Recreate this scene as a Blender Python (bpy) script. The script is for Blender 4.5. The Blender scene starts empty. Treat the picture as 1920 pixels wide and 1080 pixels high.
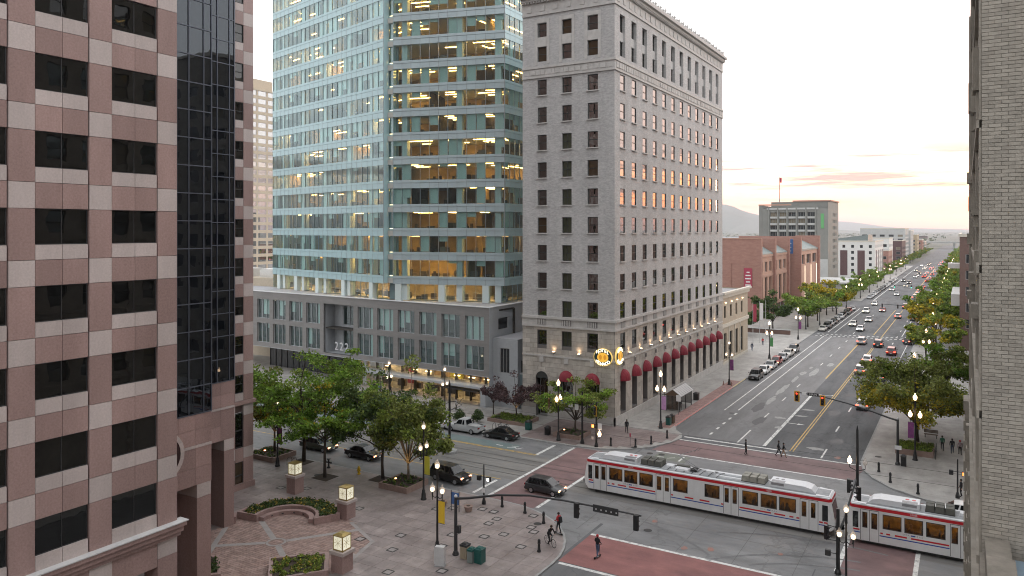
import bpy, bmesh, math, random
import numpy as np
from mathutils import Vector, Matrix
R = math.radians
sc = bpy.context.scene
col = sc.collection

# ------------------------------------------------------------------ camera
cam_d = bpy.data.cameras.new('camera')
cam = bpy.data.objects.new('camera', cam_d)
col.objects.link(cam)
cam.location = (0, 0, 26.8)
cam.rotation_euler = (R(90), 0, R(30.787))
cam_d.sensor_width = 36.0
cam_d.lens = 1430 / 1920 * 36
cam_d.shift_y = -109 / 1920
cam_d.clip_start = 0.2
cam_d.clip_end = 60000
sc.camera = cam

# ------------------------------------------------------------------ world, sun, exposure
SUN_EL, SUN_AZ = 2.6, 10.0            # the sun is nearly down, beyond the end of the wide street (+Y, a little to +X)
w = bpy.data.worlds.new('World'); sc.world = w; w.use_nodes = True
nt = w.node_tree; N = nt.nodes; L = nt.links
for n in list(N): N.remove(n)
out = N.new('ShaderNodeOutputWorld'); bg = N.new('ShaderNodeBackground')
L.new(bg.outputs[0], out.inputs[0])
sky = N.new('ShaderNodeTexSky'); sky.sky_type = 'NISHITA'; sky.sun_disc = False
sky.sun_elevation = R(SUN_EL); sky.sun_rotation = R(SUN_AZ)
sky.air_density = 1.0; sky.dust_density = 3.0; sky.ozone_density = 1.0
geo = N.new('ShaderNodeNewGeometry')
sep = N.new('ShaderNodeSeparateXYZ'); 
vm = N.new('ShaderNodeVectorMath'); vm.operation = 'SCALE'; vm.inputs[3].default_value = -1.0
L.new(geo.outputs['Incoming'], vm.inputs[0]); L.new(vm.outputs[0], sep.inputs[0])
# thin high cloud veil: white overhead, thinning towards the horizon
veil = N.new('ShaderNodeMapRange'); veil.inputs['From Min'].default_value = 0.0; veil.inputs['From Max'].default_value = 0.10
veil.inputs['To Min'].default_value = 0.20; veil.inputs['To Max'].default_value = 0.92
L.new(sep.outputs['Z'], veil.inputs['Value'])
hs = N.new('ShaderNodeHueSaturation'); hs.inputs['Saturation'].default_value = 1.5; hs.inputs['Hue'].default_value = 0.474
L.new(sky.outputs[0], hs.inputs['Color'])
mixv = N.new('ShaderNodeMix'); mixv.data_type = 'RGBA'
L.new(veil.outputs[0], mixv.inputs['Factor']); L.new(hs.outputs[0], mixv.inputs['A'])
mixv.inputs['B'].default_value = (2.08, 2.08, 2.11, 1)
# low streaks of dusk cloud, all round the horizon
mp = N.new('ShaderNodeMapping'); mp.inputs['Scale'].default_value = (2.2, 2.2, 34.0)
L.new(vm.outputs[0], mp.inputs['Vector'])
nz = N.new('ShaderNodeTexNoise'); nz.inputs['Scale'].default_value = 2.6; nz.inputs['Detail'].default_value = 5; nz.inputs['Roughness'].default_value = 0.55
L.new(mp.outputs[0], nz.inputs['Vector'])
cr = N.new('ShaderNodeValToRGB'); cr.color_ramp.elements[0].position = 0.49; cr.color_ramp.elements[1].position = 0.60
L.new(nz.outputs['Fac'], cr.inputs[0])
band = N.new('ShaderNodeValToRGB'); e = band.color_ramp.elements
e[0].position = 0.015; e[0].color = (0, 0, 0, 1); e[1].position = 0.05; e[1].color = (1, 1, 1, 1)
e2 = band.color_ramp.elements.new(0.085); e2.color = (1, 1, 1, 1); e3 = band.color_ramp.elements.new(0.125); e3.color = (0, 0, 0, 1)
L.new(sep.outputs['Z'], band.inputs[0])
mul = N.new('ShaderNodeMath'); mul.operation = 'MULTIPLY'; L.new(cr.outputs[0], mul.inputs[0]); L.new(band.outputs[0], mul.inputs[1])
mul2 = N.new('ShaderNodeMath'); mul2.operation = 'MULTIPLY'; mul2.inputs[1].default_value = 0.9; L.new(mul.outputs[0], mul2.inputs[0])
mixc = N.new('ShaderNodeMix'); mixc.data_type = 'RGBA'
L.new(mul2.outputs[0], mixc.inputs['Factor']); L.new(mixv.outputs['Result'], mixc.inputs['A'])
mixc.inputs['B'].default_value = (0.62, 0.47, 0.44, 1)
L.new(mixc.outputs['Result'], bg.inputs['Color'])
bg.inputs['Strength'].default_value = 0.09

sun_d = bpy.data.lights.new('sun', 'SUN'); sun = bpy.data.objects.new('sun', sun_d); col.objects.link(sun)
sun_d.energy = 0.12; sun_d.angle = R(12); sun_d.color = (1.0, 0.68, 0.45)
sdir = Vector((math.sin(R(SUN_AZ)) * math.cos(R(SUN_EL)), math.cos(R(SUN_AZ)) * math.cos(R(SUN_EL)), math.sin(R(SUN_EL))))
sun.rotation_euler = sdir.to_track_quat('Z', 'Y').to_euler()

sc.view_settings.view_transform = 'Standard'; sc.view_settings.look = 'None'
sc.view_settings.gamma = 1.0; sc.view_settings.use_curve_mapping = False
sc.view_settings.exposure = 3.42
sc.render.engine = 'CYCLES'
sc.cycles.use_denoising = True; sc.cycles.filter_width = 1.05
sc.cycles.max_bounces = 6; sc.cycles.diffuse_bounces = 3; sc.cycles.glossy_bounces = 3
sc.cycles.transparent_max_bounces = 14; sc.cycles.volume_bounces = 0
sc.cycles.caustics_reflective = False; sc.cycles.caustics_refractive = False
sc.cycles.sample_clamp_indirect = 1.5

# ------------------------------------------------------------------ materials
MATS = {}
def mat(name, c, rough=0.7, var=0.0, scale=2.0, c2=None, bump=0.0, bscale=30.0, metal=0.0, spec=0.5, emit=None, es=0.0,
        stretch=(1, 1, 1), island=0.0, coord='Object', wear=None, dirt=None, cracks=0.0):
    m = bpy.data.materials.new(name); m.use_nodes = True
    nt = m.node_tree; N = nt.nodes; L = nt.links; b = N['Principled BSDF']
    b.inputs['Roughness'].default_value = rough; b.inputs['Metallic'].default_value = metal
    b.inputs['Specular IOR Level'].default_value = spec
    c = tuple(c) + (1,)
    b.inputs['Base Color'].default_value = c
    src = None
    if var or bump or c2:
        tc = N.new('ShaderNodeNewGeometry') if coord == 'World' else N.new('ShaderNodeTexCoord')
        mpn = N.new('ShaderNodeMapping'); mpn.inputs['Scale'].default_value = stretch
        L.new(tc.outputs['Position' if coord == 'World' else 'Object'], mpn.inputs['Vector'])
    if var or c2:
        nz = N.new('ShaderNodeTexNoise'); nz.inputs['Scale'].default_value = scale; nz.inputs['Detail'].default_value = 6; nz.inputs['Roughness'].default_value = 0.62
        L.new(mpn.outputs[0], nz.inputs['Vector'])
        rp = N.new('ShaderNodeValToRGB'); rp.color_ramp.elements[0].position = 0.3; rp.color_ramp.elements[1].position = 0.7
        if c2:
            rp.color_ramp.elements[0].color = c; rp.color_ramp.elements[1].color = tuple(c2) + (1,)
        else:
            rp.color_ramp.elements[0].color = tuple(x * (1 - var) for x in c[:3]) + (1,)
            rp.color_ramp.elements[1].color = tuple(min(1, x * (1 + var)) for x in c[:3]) + (1,)
        L.new(nz.outputs['Fac'], rp.inputs[0]); src = rp.outputs[0]
    if island:
        g = N.new('ShaderNodeNewGeometry'); oi = N.new('ShaderNodeObjectInfo')
        ad = N.new('ShaderNodeMath'); ad.operation = 'ADD'; L.new(g.outputs['Random Per Island'], ad.inputs[0]); L.new(oi.outputs['Random'], ad.inputs[1])
        fr = N.new('ShaderNodeMath'); fr.operation = 'FRACT'; L.new(ad.outputs[0], fr.inputs[0])
        mr = N.new('ShaderNodeMapRange'); mr.inputs['To Min'].default_value = 1 - island; mr.inputs['To Max'].default_value = 1 + island
        L.new(fr.outputs[0], mr.inputs['Value'])
        h = N.new('ShaderNodeHueSaturation'); L.new(mr.outputs[0], h.inputs['Value'])
        if src: L.new(src, h.inputs['Color'])
        else: h.inputs['Color'].default_value = c
        src = h.outputs[0]
    if wear:                       # worn paint: patches of the surface below show through
        nw = N.new('ShaderNodeTexNoise'); nw.inputs['Scale'].default_value = 1.7; nw.inputs['Detail'].default_value = 8; nw.inputs['Roughness'].default_value = 0.75
        gp = N.new('ShaderNodeNewGeometry'); L.new(gp.outputs['Position'], nw.inputs['Vector'])
        wr = N.new('ShaderNodeValToRGB'); wr.color_ramp.elements[0].position = 0.5; wr.color_ramp.elements[1].position = 0.64
        L.new(nw.outputs['Fac'], wr.inputs[0])
        mx = N.new('ShaderNodeMix'); mx.data_type = 'RGBA'; L.new(wr.outputs[0], mx.inputs['Factor'])
        if src: L.new(src, mx.inputs['A'])
        else: mx.inputs['A'].default_value = c
        mx.inputs['B'].default_value = tuple(wear) + (1,); src = mx.outputs['Result']
    def mult(fac_socket, lo, hi, src):
        mr = N.new('ShaderNodeMapRange'); mr.inputs['From Min'].default_value = 0.32; mr.inputs['From Max'].default_value = 0.68
        mr.inputs['To Min'].default_value = lo; mr.inputs['To Max'].default_value = hi; L.new(fac_socket, mr.inputs['Value'])
        mm = N.new('ShaderNodeVectorMath'); mm.operation = 'SCALE'; L.new(mr.outputs[0], mm.inputs[3])
        if src: L.new(src, mm.inputs[0])
        else: mm.inputs[0].default_value = c[:3]
        return mm.outputs[0]
    if dirt:                       # stains and wear of their own shape: (strength, scale, stretch)
        gp2 = N.new('ShaderNodeNewGeometry'); mp2 = N.new('ShaderNodeMapping'); mp2.inputs['Scale'].default_value = dirt[2]
        L.new(gp2.outputs['Position'], mp2.inputs['Vector'])
        nd = N.new('ShaderNodeTexNoise'); nd.inputs['Scale'].default_value = dirt[1]; nd.inputs['Detail'].default_value = 9; nd.inputs['Roughness'].default_value = 0.7
        L.new(mp2.outputs[0], nd.inputs['Vector']); src = mult(nd.outputs['Fac'], 1 - dirt[0], 1 + dirt[0] * .6, src)
    if cracks:
        gp3 = N.new('ShaderNodeNewGeometry'); vo = N.new('ShaderNodeTexVoronoi'); vo.feature = 'DISTANCE_TO_EDGE'; vo.inputs['Scale'].default_value = cracks
        nw2 = N.new('ShaderNodeTexNoise'); nw2.inputs['Scale'].default_value = .5; nw2.inputs['Detail'].default_value = 5
        va = N.new('ShaderNodeVectorMath'); va.operation = 'ADD'; vs = N.new('ShaderNodeVectorMath'); vs.operation = 'SCALE'; vs.inputs[3].default_value = 5.0
        L.new(gp3.outputs['Position'], nw2.inputs['Vector']); L.new(nw2.outputs['Color'], vs.inputs[0]); L.new(vs.outputs[0], va.inputs[0]); L.new(gp3.outputs['Position'], va.inputs[1]); L.new(va.outputs[0], vo.inputs['Vector'])
        ms_ = N.new('ShaderNodeMath'); ms_.operation = 'MULTIPLY'; ms_.inputs[1].default_value = 40.0; L.new(vo.outputs['Distance'], ms_.inputs[0])
        src = mult(ms_.outputs[0], .80, 1.0, src)
    if src: L.new(src, b.inputs['Base Color'])
    if bump:
        nb = N.new('ShaderNodeTexNoise'); nb.inputs['Scale'].default_value = bscale; nb.inputs['Detail'].default_value = 4
        L.new(mpn.outputs[0], nb.inputs['Vector'])
        bp = N.new('ShaderNodeBump'); bp.inputs['Strength'].default_value = bump; bp.inputs['Distance'].default_value = 0.05
        L.new(nb.outputs['Fac'], bp.inputs['Height']); L.new(bp.outputs[0], b.inputs['Normal'])
    if emit:
        b.inputs['Emission Color'].default_value = tuple(emit) + (1,); b.inputs['Emission Strength'].default_value = es
    MATS[name] = m
    return m

def glass(name, tint, ior=1.5, rough=0.0, see=1.0, dark=(0.01, 0.012, 0.012), gcol=(1, 1, 1), wav=0.0):
    """clear or dark coated glass: see = share of light let through between the reflections"""
    m = bpy.data.materials.new(name); m.use_nodes = True
    nt = m.node_tree; N = nt.nodes; L = nt.links
    for n in list(N):
        if n.type == 'BSDF_PRINCIPLED': N.remove(n)
    o = N['Material Output']
    fr = N.new('ShaderNodeFresnel'); fr.inputs['IOR'].default_value = ior
    gl = N.new('ShaderNodeBsdfGlossy'); gl.inputs['Roughness'].default_value = rough; gl.inputs['Color'].default_value = tuple(gcol) + (1,)
    tr = N.new('ShaderNodeBsdfTransparent'); tr.inputs['Color'].default_value = tuple(tint) + (1,)
    df = N.new('ShaderNodeBsdfDiffuse'); df.inputs['Color'].default_value = tuple(dark) + (1,)
    m1 = N.new('ShaderNodeMixShader'); m1.inputs[0].default_value = see
    L.new(df.outputs[0], m1.inputs[1]); L.new(tr.outputs[0], m1.inputs[2])
    bf_ = N.new('ShaderNodeNewGeometry'); om = N.new('ShaderNodeMath'); om.operation = 'SUBTRACT'; om.inputs[0].default_value = 1.0; L.new(bf_.outputs['Backfacing'], om.inputs[1])
    fm = N.new('ShaderNodeMath'); fm.operation = 'MULTIPLY'; L.new(fr.outputs[0], fm.inputs[0]); L.new(om.outputs[0], fm.inputs[1])
    m2 = N.new('ShaderNodeMixShader'); L.new(fm.outputs[0], m2.inputs[0]); L.new(m1.outputs[0], m2.inputs[1]); L.new(gl.outputs[0], m2.inputs[2])
    if wav:
        tc = N.new('ShaderNodeNewGeometry'); nz = N.new('ShaderNodeTexNoise'); nz.inputs['Scale'].default_value = 0.55; nz.inputs['Detail'].default_value = 2
        L.new(tc.outputs['Position'], nz.inputs['Vector'])
        bp = N.new('ShaderNodeBump'); bp.inputs['Strength'].default_value = wav; bp.inputs['Distance'].default_value = 0.06
        L.new(nz.outputs['Fac'], bp.inputs['Height']); L.new(bp.outputs[0], gl.inputs['Normal']); L.new(bp.outputs[0], fr.inputs['Normal'])
    L.new(m2.outputs[0], o.inputs[0])
    MATS[name] = m
    return m

# ground and roads
mat('asphalt', (0.115, 0.117, 0.122), 0.85, spec=0.2, c2=(0.165, 0.166, 0.170), scale=0.12, bump=0.25, bscale=40, coord='World', stretch=(1, 0.35, 1), dirt=(.30, .5, (1, .16, 1)), cracks=.09)
mat('asphalt_dark', (0.106, 0.107, 0.111), 0.6, c2=(0.158, 0.159, 0.162), scale=0.2, bump=0.25, bscale=40, coord='World', stretch=(1, 0.3, 1), dirt=(.32, .55, (1, .16, 1)), cracks=.10)
mat('road_concrete', (0.15, 0.152, 0.158), 0.62, c2=(0.225, 0.225, 0.225), scale=0.16, bump=0.15, bscale=30, coord='World', stretch=(0.6, 1, 1), dirt=(.30, .45, (.35, 1, 1)), cracks=.11)
mat('track_concrete', (0.15, 0.145, 0.138), 0.65, c2=(0.22, 0.213, 0.202), scale=0.5, bump=0.2, bscale=30, coord='World', stretch=(0.12, 1, 1), dirt=(.30, .8, (.12, 1, 1)))
mat('sidewalk', (0.262, 0.250, 0.236), 0.55, c2=(0.37, 0.356, 0.338), scale=0.35, bump=0.15, bscale=25, coord='World', dirt=(.25, .6, (1, .5, 1)))
mat('kerb', (0.30, 0.30, 0.295), 0.75, var=0.18, scale=1.5, coord='World')
mat('joint', (0.10, 0.098, 0.095), 0.9)
mat('crosswalk_red', (0.215, 0.088, 0.085), 0.7, c2=(0.285, 0.118, 0.108), scale=0.5, bump=0.3, bscale=14, coord='World', dirt=(.28, .5, (.4, 1, 1)))
mat('crosswalk_worn', (0.155, 0.098, 0.098), 0.7, c2=(0.215, 0.132, 0.13), scale=0.45, bump=0.3, bscale=14, coord='World', dirt=(.3, .5, (.4, 1, 1)))
mat('paint_white', (0.66, 0.66, 0.64), 0.6, var=0.12, scale=3, wear=(0.2, 0.2, 0.2), coord='World')
mat('paint_yellow', (0.55, 0.36, 0.075), 0.6, var=0.15, scale=3, wear=(0.17, 0.15, 0.12), coord='World')
mat('paint_green', (0.15, 0.165, 0.135), 0.6, var=0.2, scale=2, wear=(0.17, 0.17, 0.165), coord='World')
mat('bike_teal', (0.12, 0.165, 0.165), 0.65, c2=(0.155, 0.20, 0.195), scale=0.6, wear=(0.15, 0.155, 0.155), coord='World')
mat('paint_red', (0.55, 0.07, 0.06), 0.6, wear=(0.3, 0.22, 0.2), coord='World')
mat('paint_orange', (0.29, 0.15, 0.12), 0.7, wear=(0.2, 0.19, 0.19), coord='World')
mat('patch_white', (0.33, 0.33, 0.32), 0.75, wear=(0.15, 0.15, 0.15), coord='World')
mat('patch_dark', (0.045, 0.046, 0.05), 0.6, var=0.2, coord='World')
mat('tyre_dark', (0.125, 0.126, 0.13), 0.55, var=0.15, wear=(0.175, 0.177, 0.18), coord='World')
mat('rail_steel', (0.10, 0.095, 0.09), 0.35, metal=0.6, var=0.2, coord='World')
mat('iron', (0.03, 0.03, 0.03), 0.6, var=0.3, coord='World')
mat('paver_corner', (0.165, 0.125, 0.12), 0.6, c2=(0.235, 0.19, 0.183), scale=0.6, bump=0.12, bscale=30, coord='World', island=0.1)
mat('paver_slab', (0.195, 0.160, 0.153), 0.5, c2=(0.330, 0.284, 0.271), scale=0.33, bump=0.12, bscale=30, coord='World', island=0.11, dirt=(.28, .7, (1, 1, 1)))
mat('paver_red', (0.23, 0.150, 0.130), 0.7, c2=(0.34, 0.245, 0.215), scale=1.6, bump=0.2, bscale=20, coord='World', island=0.2)
mat('red_strip', (0.235, 0.135, 0.12), 0.75, c2=(0.30, 0.18, 0.165), scale=1.0, bump=0.3, bscale=10, coord='World', island=0.16)
mat('stone_band', (0.29, 0.268, 0.258), 0.65, var=0.15, scale=1.2, coord='World')
mat('plain_land', (0.062, 0.072, 0.058), 0.95, c2=(0.17, 0.165, 0.145), scale=0.006, coord='World')
mat('hill', (0.12, 0.115, 0.095), 0.95, c2=(0.07, 0.08, 0.055), scale=0.002, coord='World')
mat('soil', (0.05, 0.036, 0.026), 0.95, var=0.3)
# granite building
mat('granite_pink', (0.265, 0.176, 0.162), 0.34, c2=(0.370, 0.256, 0.236), scale=9, bump=0.03, bscale=60, coord='World', island=0.13, spec=0.45, dirt=(.16, .45, (1, 1, .25)))
mat('granite_light', (0.425, 0.362, 0.345), 0.36, c2=(0.525, 0.455, 0.435), scale=9, bump=0.03, bscale=60, coord='World', island=0.09, spec=0.45, dirt=(.14, .45, (1, 1, .25)))
mat('granite_joint', (0.12, 0.08, 0.075), 0.8)
glass('granite_glass', (0.15, 0.15, 0.15), 1.7, see=0.12, dark=(0.006, 0.006, 0.006), wav=0.12)
glass('curtain_glass', (0.1, 0.1, 0.1), 1.75, see=0.08, dark=(0.005, 0.006, 0.008), gcol=(0.85, 0.92, 1.0), wav=0.10)
mat('curtain_mullion', (0.10, 0.115, 0.145), 0.4, metal=0.4)
# glass tower and podium
glass('tower_glass', (0.87, 0.945, 0.935), 2.4, see=0.985, dark=(0.22, 0.42, 0.42), gcol=(0.80, 0.97, 1.0), wav=0.05)
glass('spandrel_glass', (0.5, 0.6, 0.6), 1.6, see=0.0, dark=(0.40, 0.555, 0.585), gcol=(0.9, 0.97, 1.0), wav=0.04, rough=0.08)
mat('spandrel_face', (0.40, 0.48, 0.505), 0.35, var=0.06, scale=0.5, spec=0.6, coord='World', island=0.04)
mat('mullion', (0.30, 0.34, 0.36), 0.4, metal=0.5)
mat('tower_slab', (0.58, 0.57, 0.53), 0.8)
mat('office_wall', (0.46, 0.34, 0.20), 0.85, var=0.25, scale=0.3, coord='World')
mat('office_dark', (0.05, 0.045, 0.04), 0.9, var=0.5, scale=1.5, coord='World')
mat('office_desk', (0.14, 0.11, 0.085), 0.8, island=0.7)
mat('blind', (0.55, 0.67, 0.645), 0.85, island=0.08)
mat('column_cover', (0.62, 0.70, 0.69), 0.6)
mat('office_light', (1, 0.8, 0.5), 0.5, emit=(1.0, 0.52, 0.14), es=3.0)
mat('podium_wall', (0.195, 0.188, 0.184), 0.7, c2=(0.24, 0.232, 0.227), scale=0.8, bump=0.06, bscale=40, coord='World', island=0.03, stretch=(0.4, 0.4, 3))
mat('podium_metal', (0.38, 0.40, 0.42), 0.5, var=0.06, coord='World')
mat('podium_roof', (0.34, 0.34, 0.36), 0.85, var=0.1, coord='World')
mat('white_trim', (0.62, 0.63, 0.65), 0.5)
mat('teal_panel', (0.20, 0.27, 0.29), 0.5)
glass('store_glass', (0.85, 0.85, 0.8), 1.45, see=0.97)
mat('shop_light', (1, 0.8, 0.5), 0.5, emit=(1.0, 0.68, 0.34), es=3.0)
mat('notch_strip', (1, 0.8, 0.5), 0.5, emit=(1.0, 0.85, 0.5), es=0.25)
# hotel
mat('hotel_brick', (0.325, 0.318, 0.318), 0.8, c2=(0.525, 0.512, 0.505), scale=4.5, bump=0.35, bscale=9, coord='World', stretch=(0.55, 0.55, 1.5), dirt=(.15, .35, (1, 1, .22)))
mat('hotel_stone', (0.345, 0.315, 0.28), 0.75, c2=(0.50, 0.462, 0.418), scale=0.9, bump=0.12, bscale=20, coord='World', island=0.11, dirt=(.2, .5, (1, 1, .3)))
mat('hotel_trim', (0.455, 0.438, 0.422), 0.75, var=0.13, scale=1.2, bump=0.15, bscale=15, coord='World')
mat('hotel_dark', (0.13, 0.12, 0.115), 0.85)
glass('hotel_glass', (0.5, 0.5, 0.45), 3.1, see=0.0, dark=(0.020, 0.017, 0.013), wav=0.08)
glass('gold_glass', (0.5, 0.5, 0.45), 5.5, see=0.0, dark=(0.03, 0.025, 0.02))
glass('hotel_glass_blind', (0.5, 0.5, 0.45), 1.7, see=0.0, dark=(0.060, 0.064, 0.043), wav=0.08)
glass('hotel_glass_warm', (0.5, 0.5, 0.45), 1.7, see=0.0, dark=(0.055, 0.036, 0.020), wav=0.08)
mat('sash', (0.025, 0.028, 0.027), 0.6)
mat('awning', (0.20, 0.014, 0.028), 0.75, var=0.12, scale=4)
mat('sign_plate', (0.02, 0.05, 0.05), 0.5)
mat('sign_gold', (0.7, 0.5, 0.15), 0.4, emit=(1.0, 0.72, 0.22), es=0.06)
mat('sign_face', (0.8, 0.5, 0.08), 0.4, emit=(1.0, 0.50, 0.05), es=0.05)
mat('sign_face_dark', (0.5, 0.25, 0.03), 0.5, emit=(0.8, 0.3, 0.02), es=0.05)
mat('sign_bulb', (1, 0.9, 0.7), 0.4, emit=(1.0, 0.84, 0.58), es=0.22)
mat('lamp_warm', (1, 0.8, 0.6), 0.5, emit=(1.0, 0.62, 0.33), es=0.8)
# other buildings
mat('beige_stone', (0.47, 0.40, 0.31), 0.75, var=0.08, coord='World')
mat('tan_brick', (0.40, 0.33, 0.25), 0.8, c2=(0.48, 0.41, 0.32), scale=1.5, coord='World')
mat('cream_trim', (0.55, 0.51, 0.44), 0.7, var=0.06, coord='World')
mat('red_brick', (0.285, 0.150, 0.120), 0.85, c2=(0.37, 0.205, 0.165), scale=0.7, bump=0.2, bscale=8, coord='World', stretch=(1, 1, 2.5))
mat('brick_light', (0.42, 0.25, 0.19), 0.8, var=0.1, coord='World')
mat('copper_roof', (0.17, 0.20, 0.195), 0.6, var=0.15, coord='World')
mat('concrete_grey', (0.21, 0.21, 0.195), 0.8, var=0.1, scale=0.3, coord='World')
mat('concrete_light', (0.42, 0.42, 0.41), 0.8, var=0.1, scale=0.3, coord='World')
mat('stucco_white', (0.62, 0.61, 0.59), 0.8, var=0.07, coord='World')
mat('maroon_brick', (0.10, 0.055, 0.055), 0.85, var=0.15, coord='World')
mat('tan_wall', (0.38, 0.30, 0.2), 0.85, var=0.1, coord='World')
mat('brown_wall', (0.16, 0.10, 0.085), 0.8, var=0.15, coord='World')
mat('roof_grey', (0.26, 0.26, 0.27), 0.9, var=0.15, coord='World')
mat('roof_blue', (0.20, 0.265, 0.32), 0.6, var=0.15, scale=0.8, coord='World')
mat('parapet_stone', (0.13, 0.115, 0.095), 0.85, c2=(0.22, 0.195, 0.165), scale=2.0, bump=0.2, bscale=14, coord='World', island=0.12)
mat('ochre_brick', (0.315, 0.285, 0.245), 0.85, var=0.12, scale=5, island=0.13, bump=0.15, bscale=30, coord='World')
mat('mortar', (0.20, 0.183, 0.16), 0.95)
mat('old_stone', (0.20, 0.178, 0.148), 0.8, c2=(0.33, 0.298, 0.255), scale=1.1, bump=0.15, bscale=12, coord='World', island=0.08)
glass('dull_glass', (0.4, 0.4, 0.4), 1.5, see=0.0, dark=(0.035, 0.037, 0.04))
glass('warm_glass', (0.4, 0.4, 0.4), 1.5, see=0.0, dark=(0.20, 0.17, 0.12))
mat('window_frame', (0.33, 0.33, 0.33), 0.6)
# metal, street furniture
mat('black_metal', (0.012, 0.012, 0.013), 0.42, spec=0.5)
mat('dark_metal', (0.03, 0.03, 0.032), 0.5)
mat('grey_metal', (0.25, 0.25, 0.26), 0.45, metal=0.5, var=0.1)
mat('pale_metal', (0.5, 0.5, 0.5), 0.5, var=0.1)
mat('globe_lit', (1, 0.85, 0.7), 0.3, emit=(1.0, 0.62, 0.34), es=0.62)
mat('globe_core', (1, 0.85, 0.7), 0.3, emit=(1.0, 0.80, 0.55), es=0.40)
glass('globe_clear', (0.95, 0.93, 0.9), 1.45, see=0.72, dark=(0.75, 0.70, 0.65))
mat('signal_yellow', (0.62, 0.33, 0.02), 0.5)
mat('signal_red', (0.9, 0.1, 0.03), 0.4, emit=(1.0, 0.06, 0.02), es=0.28)
mat('signal_off', (0.02, 0.02, 0.02), 0.25)
mat('signal_orange', (0.9, 0.2, 0.05), 0.4, emit=(1.0, 0.22, 0.05), es=0.5)
mat('signal_green', (0.1, 0.9, 0.5), 0.4, emit=(0.1, 1.0, 0.6), es=0.5)
mat('signal_walk', (0.9, 0.9, 0.85), 0.4, emit=(1.0, 0.95, 0.85), es=0.25)
mat('banner_purple', (0.11, 0.035, 0.13), 0.8, c2=(0.28, 0.06, 0.22), scale=3)
mat('banner_lilac', (0.46, 0.25, 0.47), 0.8, var=0.15, scale=3)
mat('banner_yellow', (0.72, 0.47, 0.03), 0.75)
mat('banner_lime', (0.45, 0.42, 0.04), 0.75)
mat('banner_red', (0.36, 0.05, 0.085), 0.75)
mat('banner_blue', (0.04, 0.10, 0.28), 0.75)
mat('banner_green', (0.12, 0.36, 0.14), 0.75)
mat('sign_white', (0.7, 0.7, 0.7), 0.6)
mat('sign_green', (0.02, 0.16, 0.09), 0.5)
mat('sign_blue', (0.06, 0.14, 0.34), 0.5)
mat('hydrant', (0.62, 0.40, 0.02), 0.5, var=0.1)
mat('bin_tan', (0.30, 0.25, 0.18), 0.7)
mat('bin_green', (0.012, 0.085, 0.075), 0.5)
mat('bin_grey', (0.20, 0.23, 0.22), 0.6)
mat('planter_stone', (0.215, 0.145, 0.12), 0.7, c2=(0.275, 0.195, 0.165), scale=3, coord='World')
mat('lantern_glass', (0.70, 0.70, 0.58), 0.4, c2=(.85, .85, .75), scale=1.2, emit=(1.0, 0.93, 0.66), es=0.045)
mat('lantern_core', (1, 0.95, 0.8), 0.4, emit=(1.0, 0.92, 0.70), es=0.5)
mat('brass', (0.34, 0.25, 0.09), 0.4, metal=0.6, var=0.2)
mat('shelter_roof', (0.35, 0.35, 0.35), 0.5, var=0.1)
glass('shelter_glass', (0.7, 0.7, 0.7), 1.45, see=0.8, dark=(0.05, 0.045, 0.04))
mat('wood', (0.11, 0.07, 0.045), 0.75, var=0.2)
# plants
mat('bark', (0.060, 0.045, 0.034), 0.9, var=0.3, scale=8)
mat('bark_pale', (0.14, 0.115, 0.085), 0.9, var=0.3, scale=8)
def leafmat(name, c, c2, isl=0.55):
    m = mat(name, c, 0.6, c2=c2, scale=0.45, island=isl, spec=0.25)
    nt = m.node_tree; b = nt.nodes['Principled BSDF']; o = nt.nodes['Material Output']
    tl = nt.nodes.new('ShaderNodeBsdfTranslucent'); ms = nt.nodes.new('ShaderNodeMixShader'); ms.inputs[0].default_value = 0.4
    src = b.inputs['Base Color'].links[0].from_socket
    nt.links.new(src, tl.inputs['Color'])
    nt.links.new(b.outputs[0], ms.inputs[1]); nt.links.new(tl.outputs[0], ms.inputs[2]); nt.links.new(ms.outputs[0], o.inputs[0])
leafmat('leaf_green', (0.105, 0.200, 0.028), (0.215, 0.335, 0.042))
leafmat('leaf_mid', (0.125, 0.190, 0.034), (0.245, 0.300, 0.055))
leafmat('leaf_dark', (0.055, 0.098, 0.032), (0.105, 0.150, 0.048))
leafmat('leaf_olive', (0.145, 0.185, 0.046), (0.260, 0.285, 0.075))
leafmat('leaf_turning', (0.235, 0.25, 0.026), (0.54, 0.38, 0.028))
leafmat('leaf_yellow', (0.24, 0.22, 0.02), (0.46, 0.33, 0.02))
leafmat('leaf_purple', (0.085, 0.052, 0.056), (0.155, 0.100, 0.100))
leafmat('leaf_far', (0.050, 0.080, 0.030), (0.095, 0.115, 0.04))
mat('flower', (0.30, 0.22, 0.03), 0.7, island=0.4)
# tram
mat('tram_white', (0.70, 0.70, 0.70), 0.32, var=0.035, scale=0.8, spec=0.5, coord='World', dirt=(.10, .6, (1, 1, .5)))
mat('tram_red', (0.50, 0.008, 0.018), 0.35)
mat('tram_blue', (0.015, 0.055, 0.32), 0.35)
mat('tram_roof', (0.20, 0.21, 0.22), 0.6, c2=(0.32, 0.33, 0.34), scale=1.5, coord='World')
mat('tram_unit', (0.62, 0.63, 0.65), 0.45, var=0.05)
mat('tram_box', (0.27, 0.26, 0.225), 0.7, var=0.15)
mat('tram_box_dark', (0.095, 0.095, 0.082), 0.7, var=0.15)
mat('tram_under', (0.02, 0.02, 0.02), 0.8)
mat('tram_trim', (0.02, 0.02, 0.022), 0.35)
glass('tram_glass', (0.62, 0.58, 0.48), 1.45, see=0.96, dark=(0.02, 0.02, 0.02))
mat('tram_inside', (0.40, 0.27, 0.09), 0.8, var=0.75, scale=1.5, coord='World')
mat('tram_seat', (0.06, 0.035, 0.03), 0.8)
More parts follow.
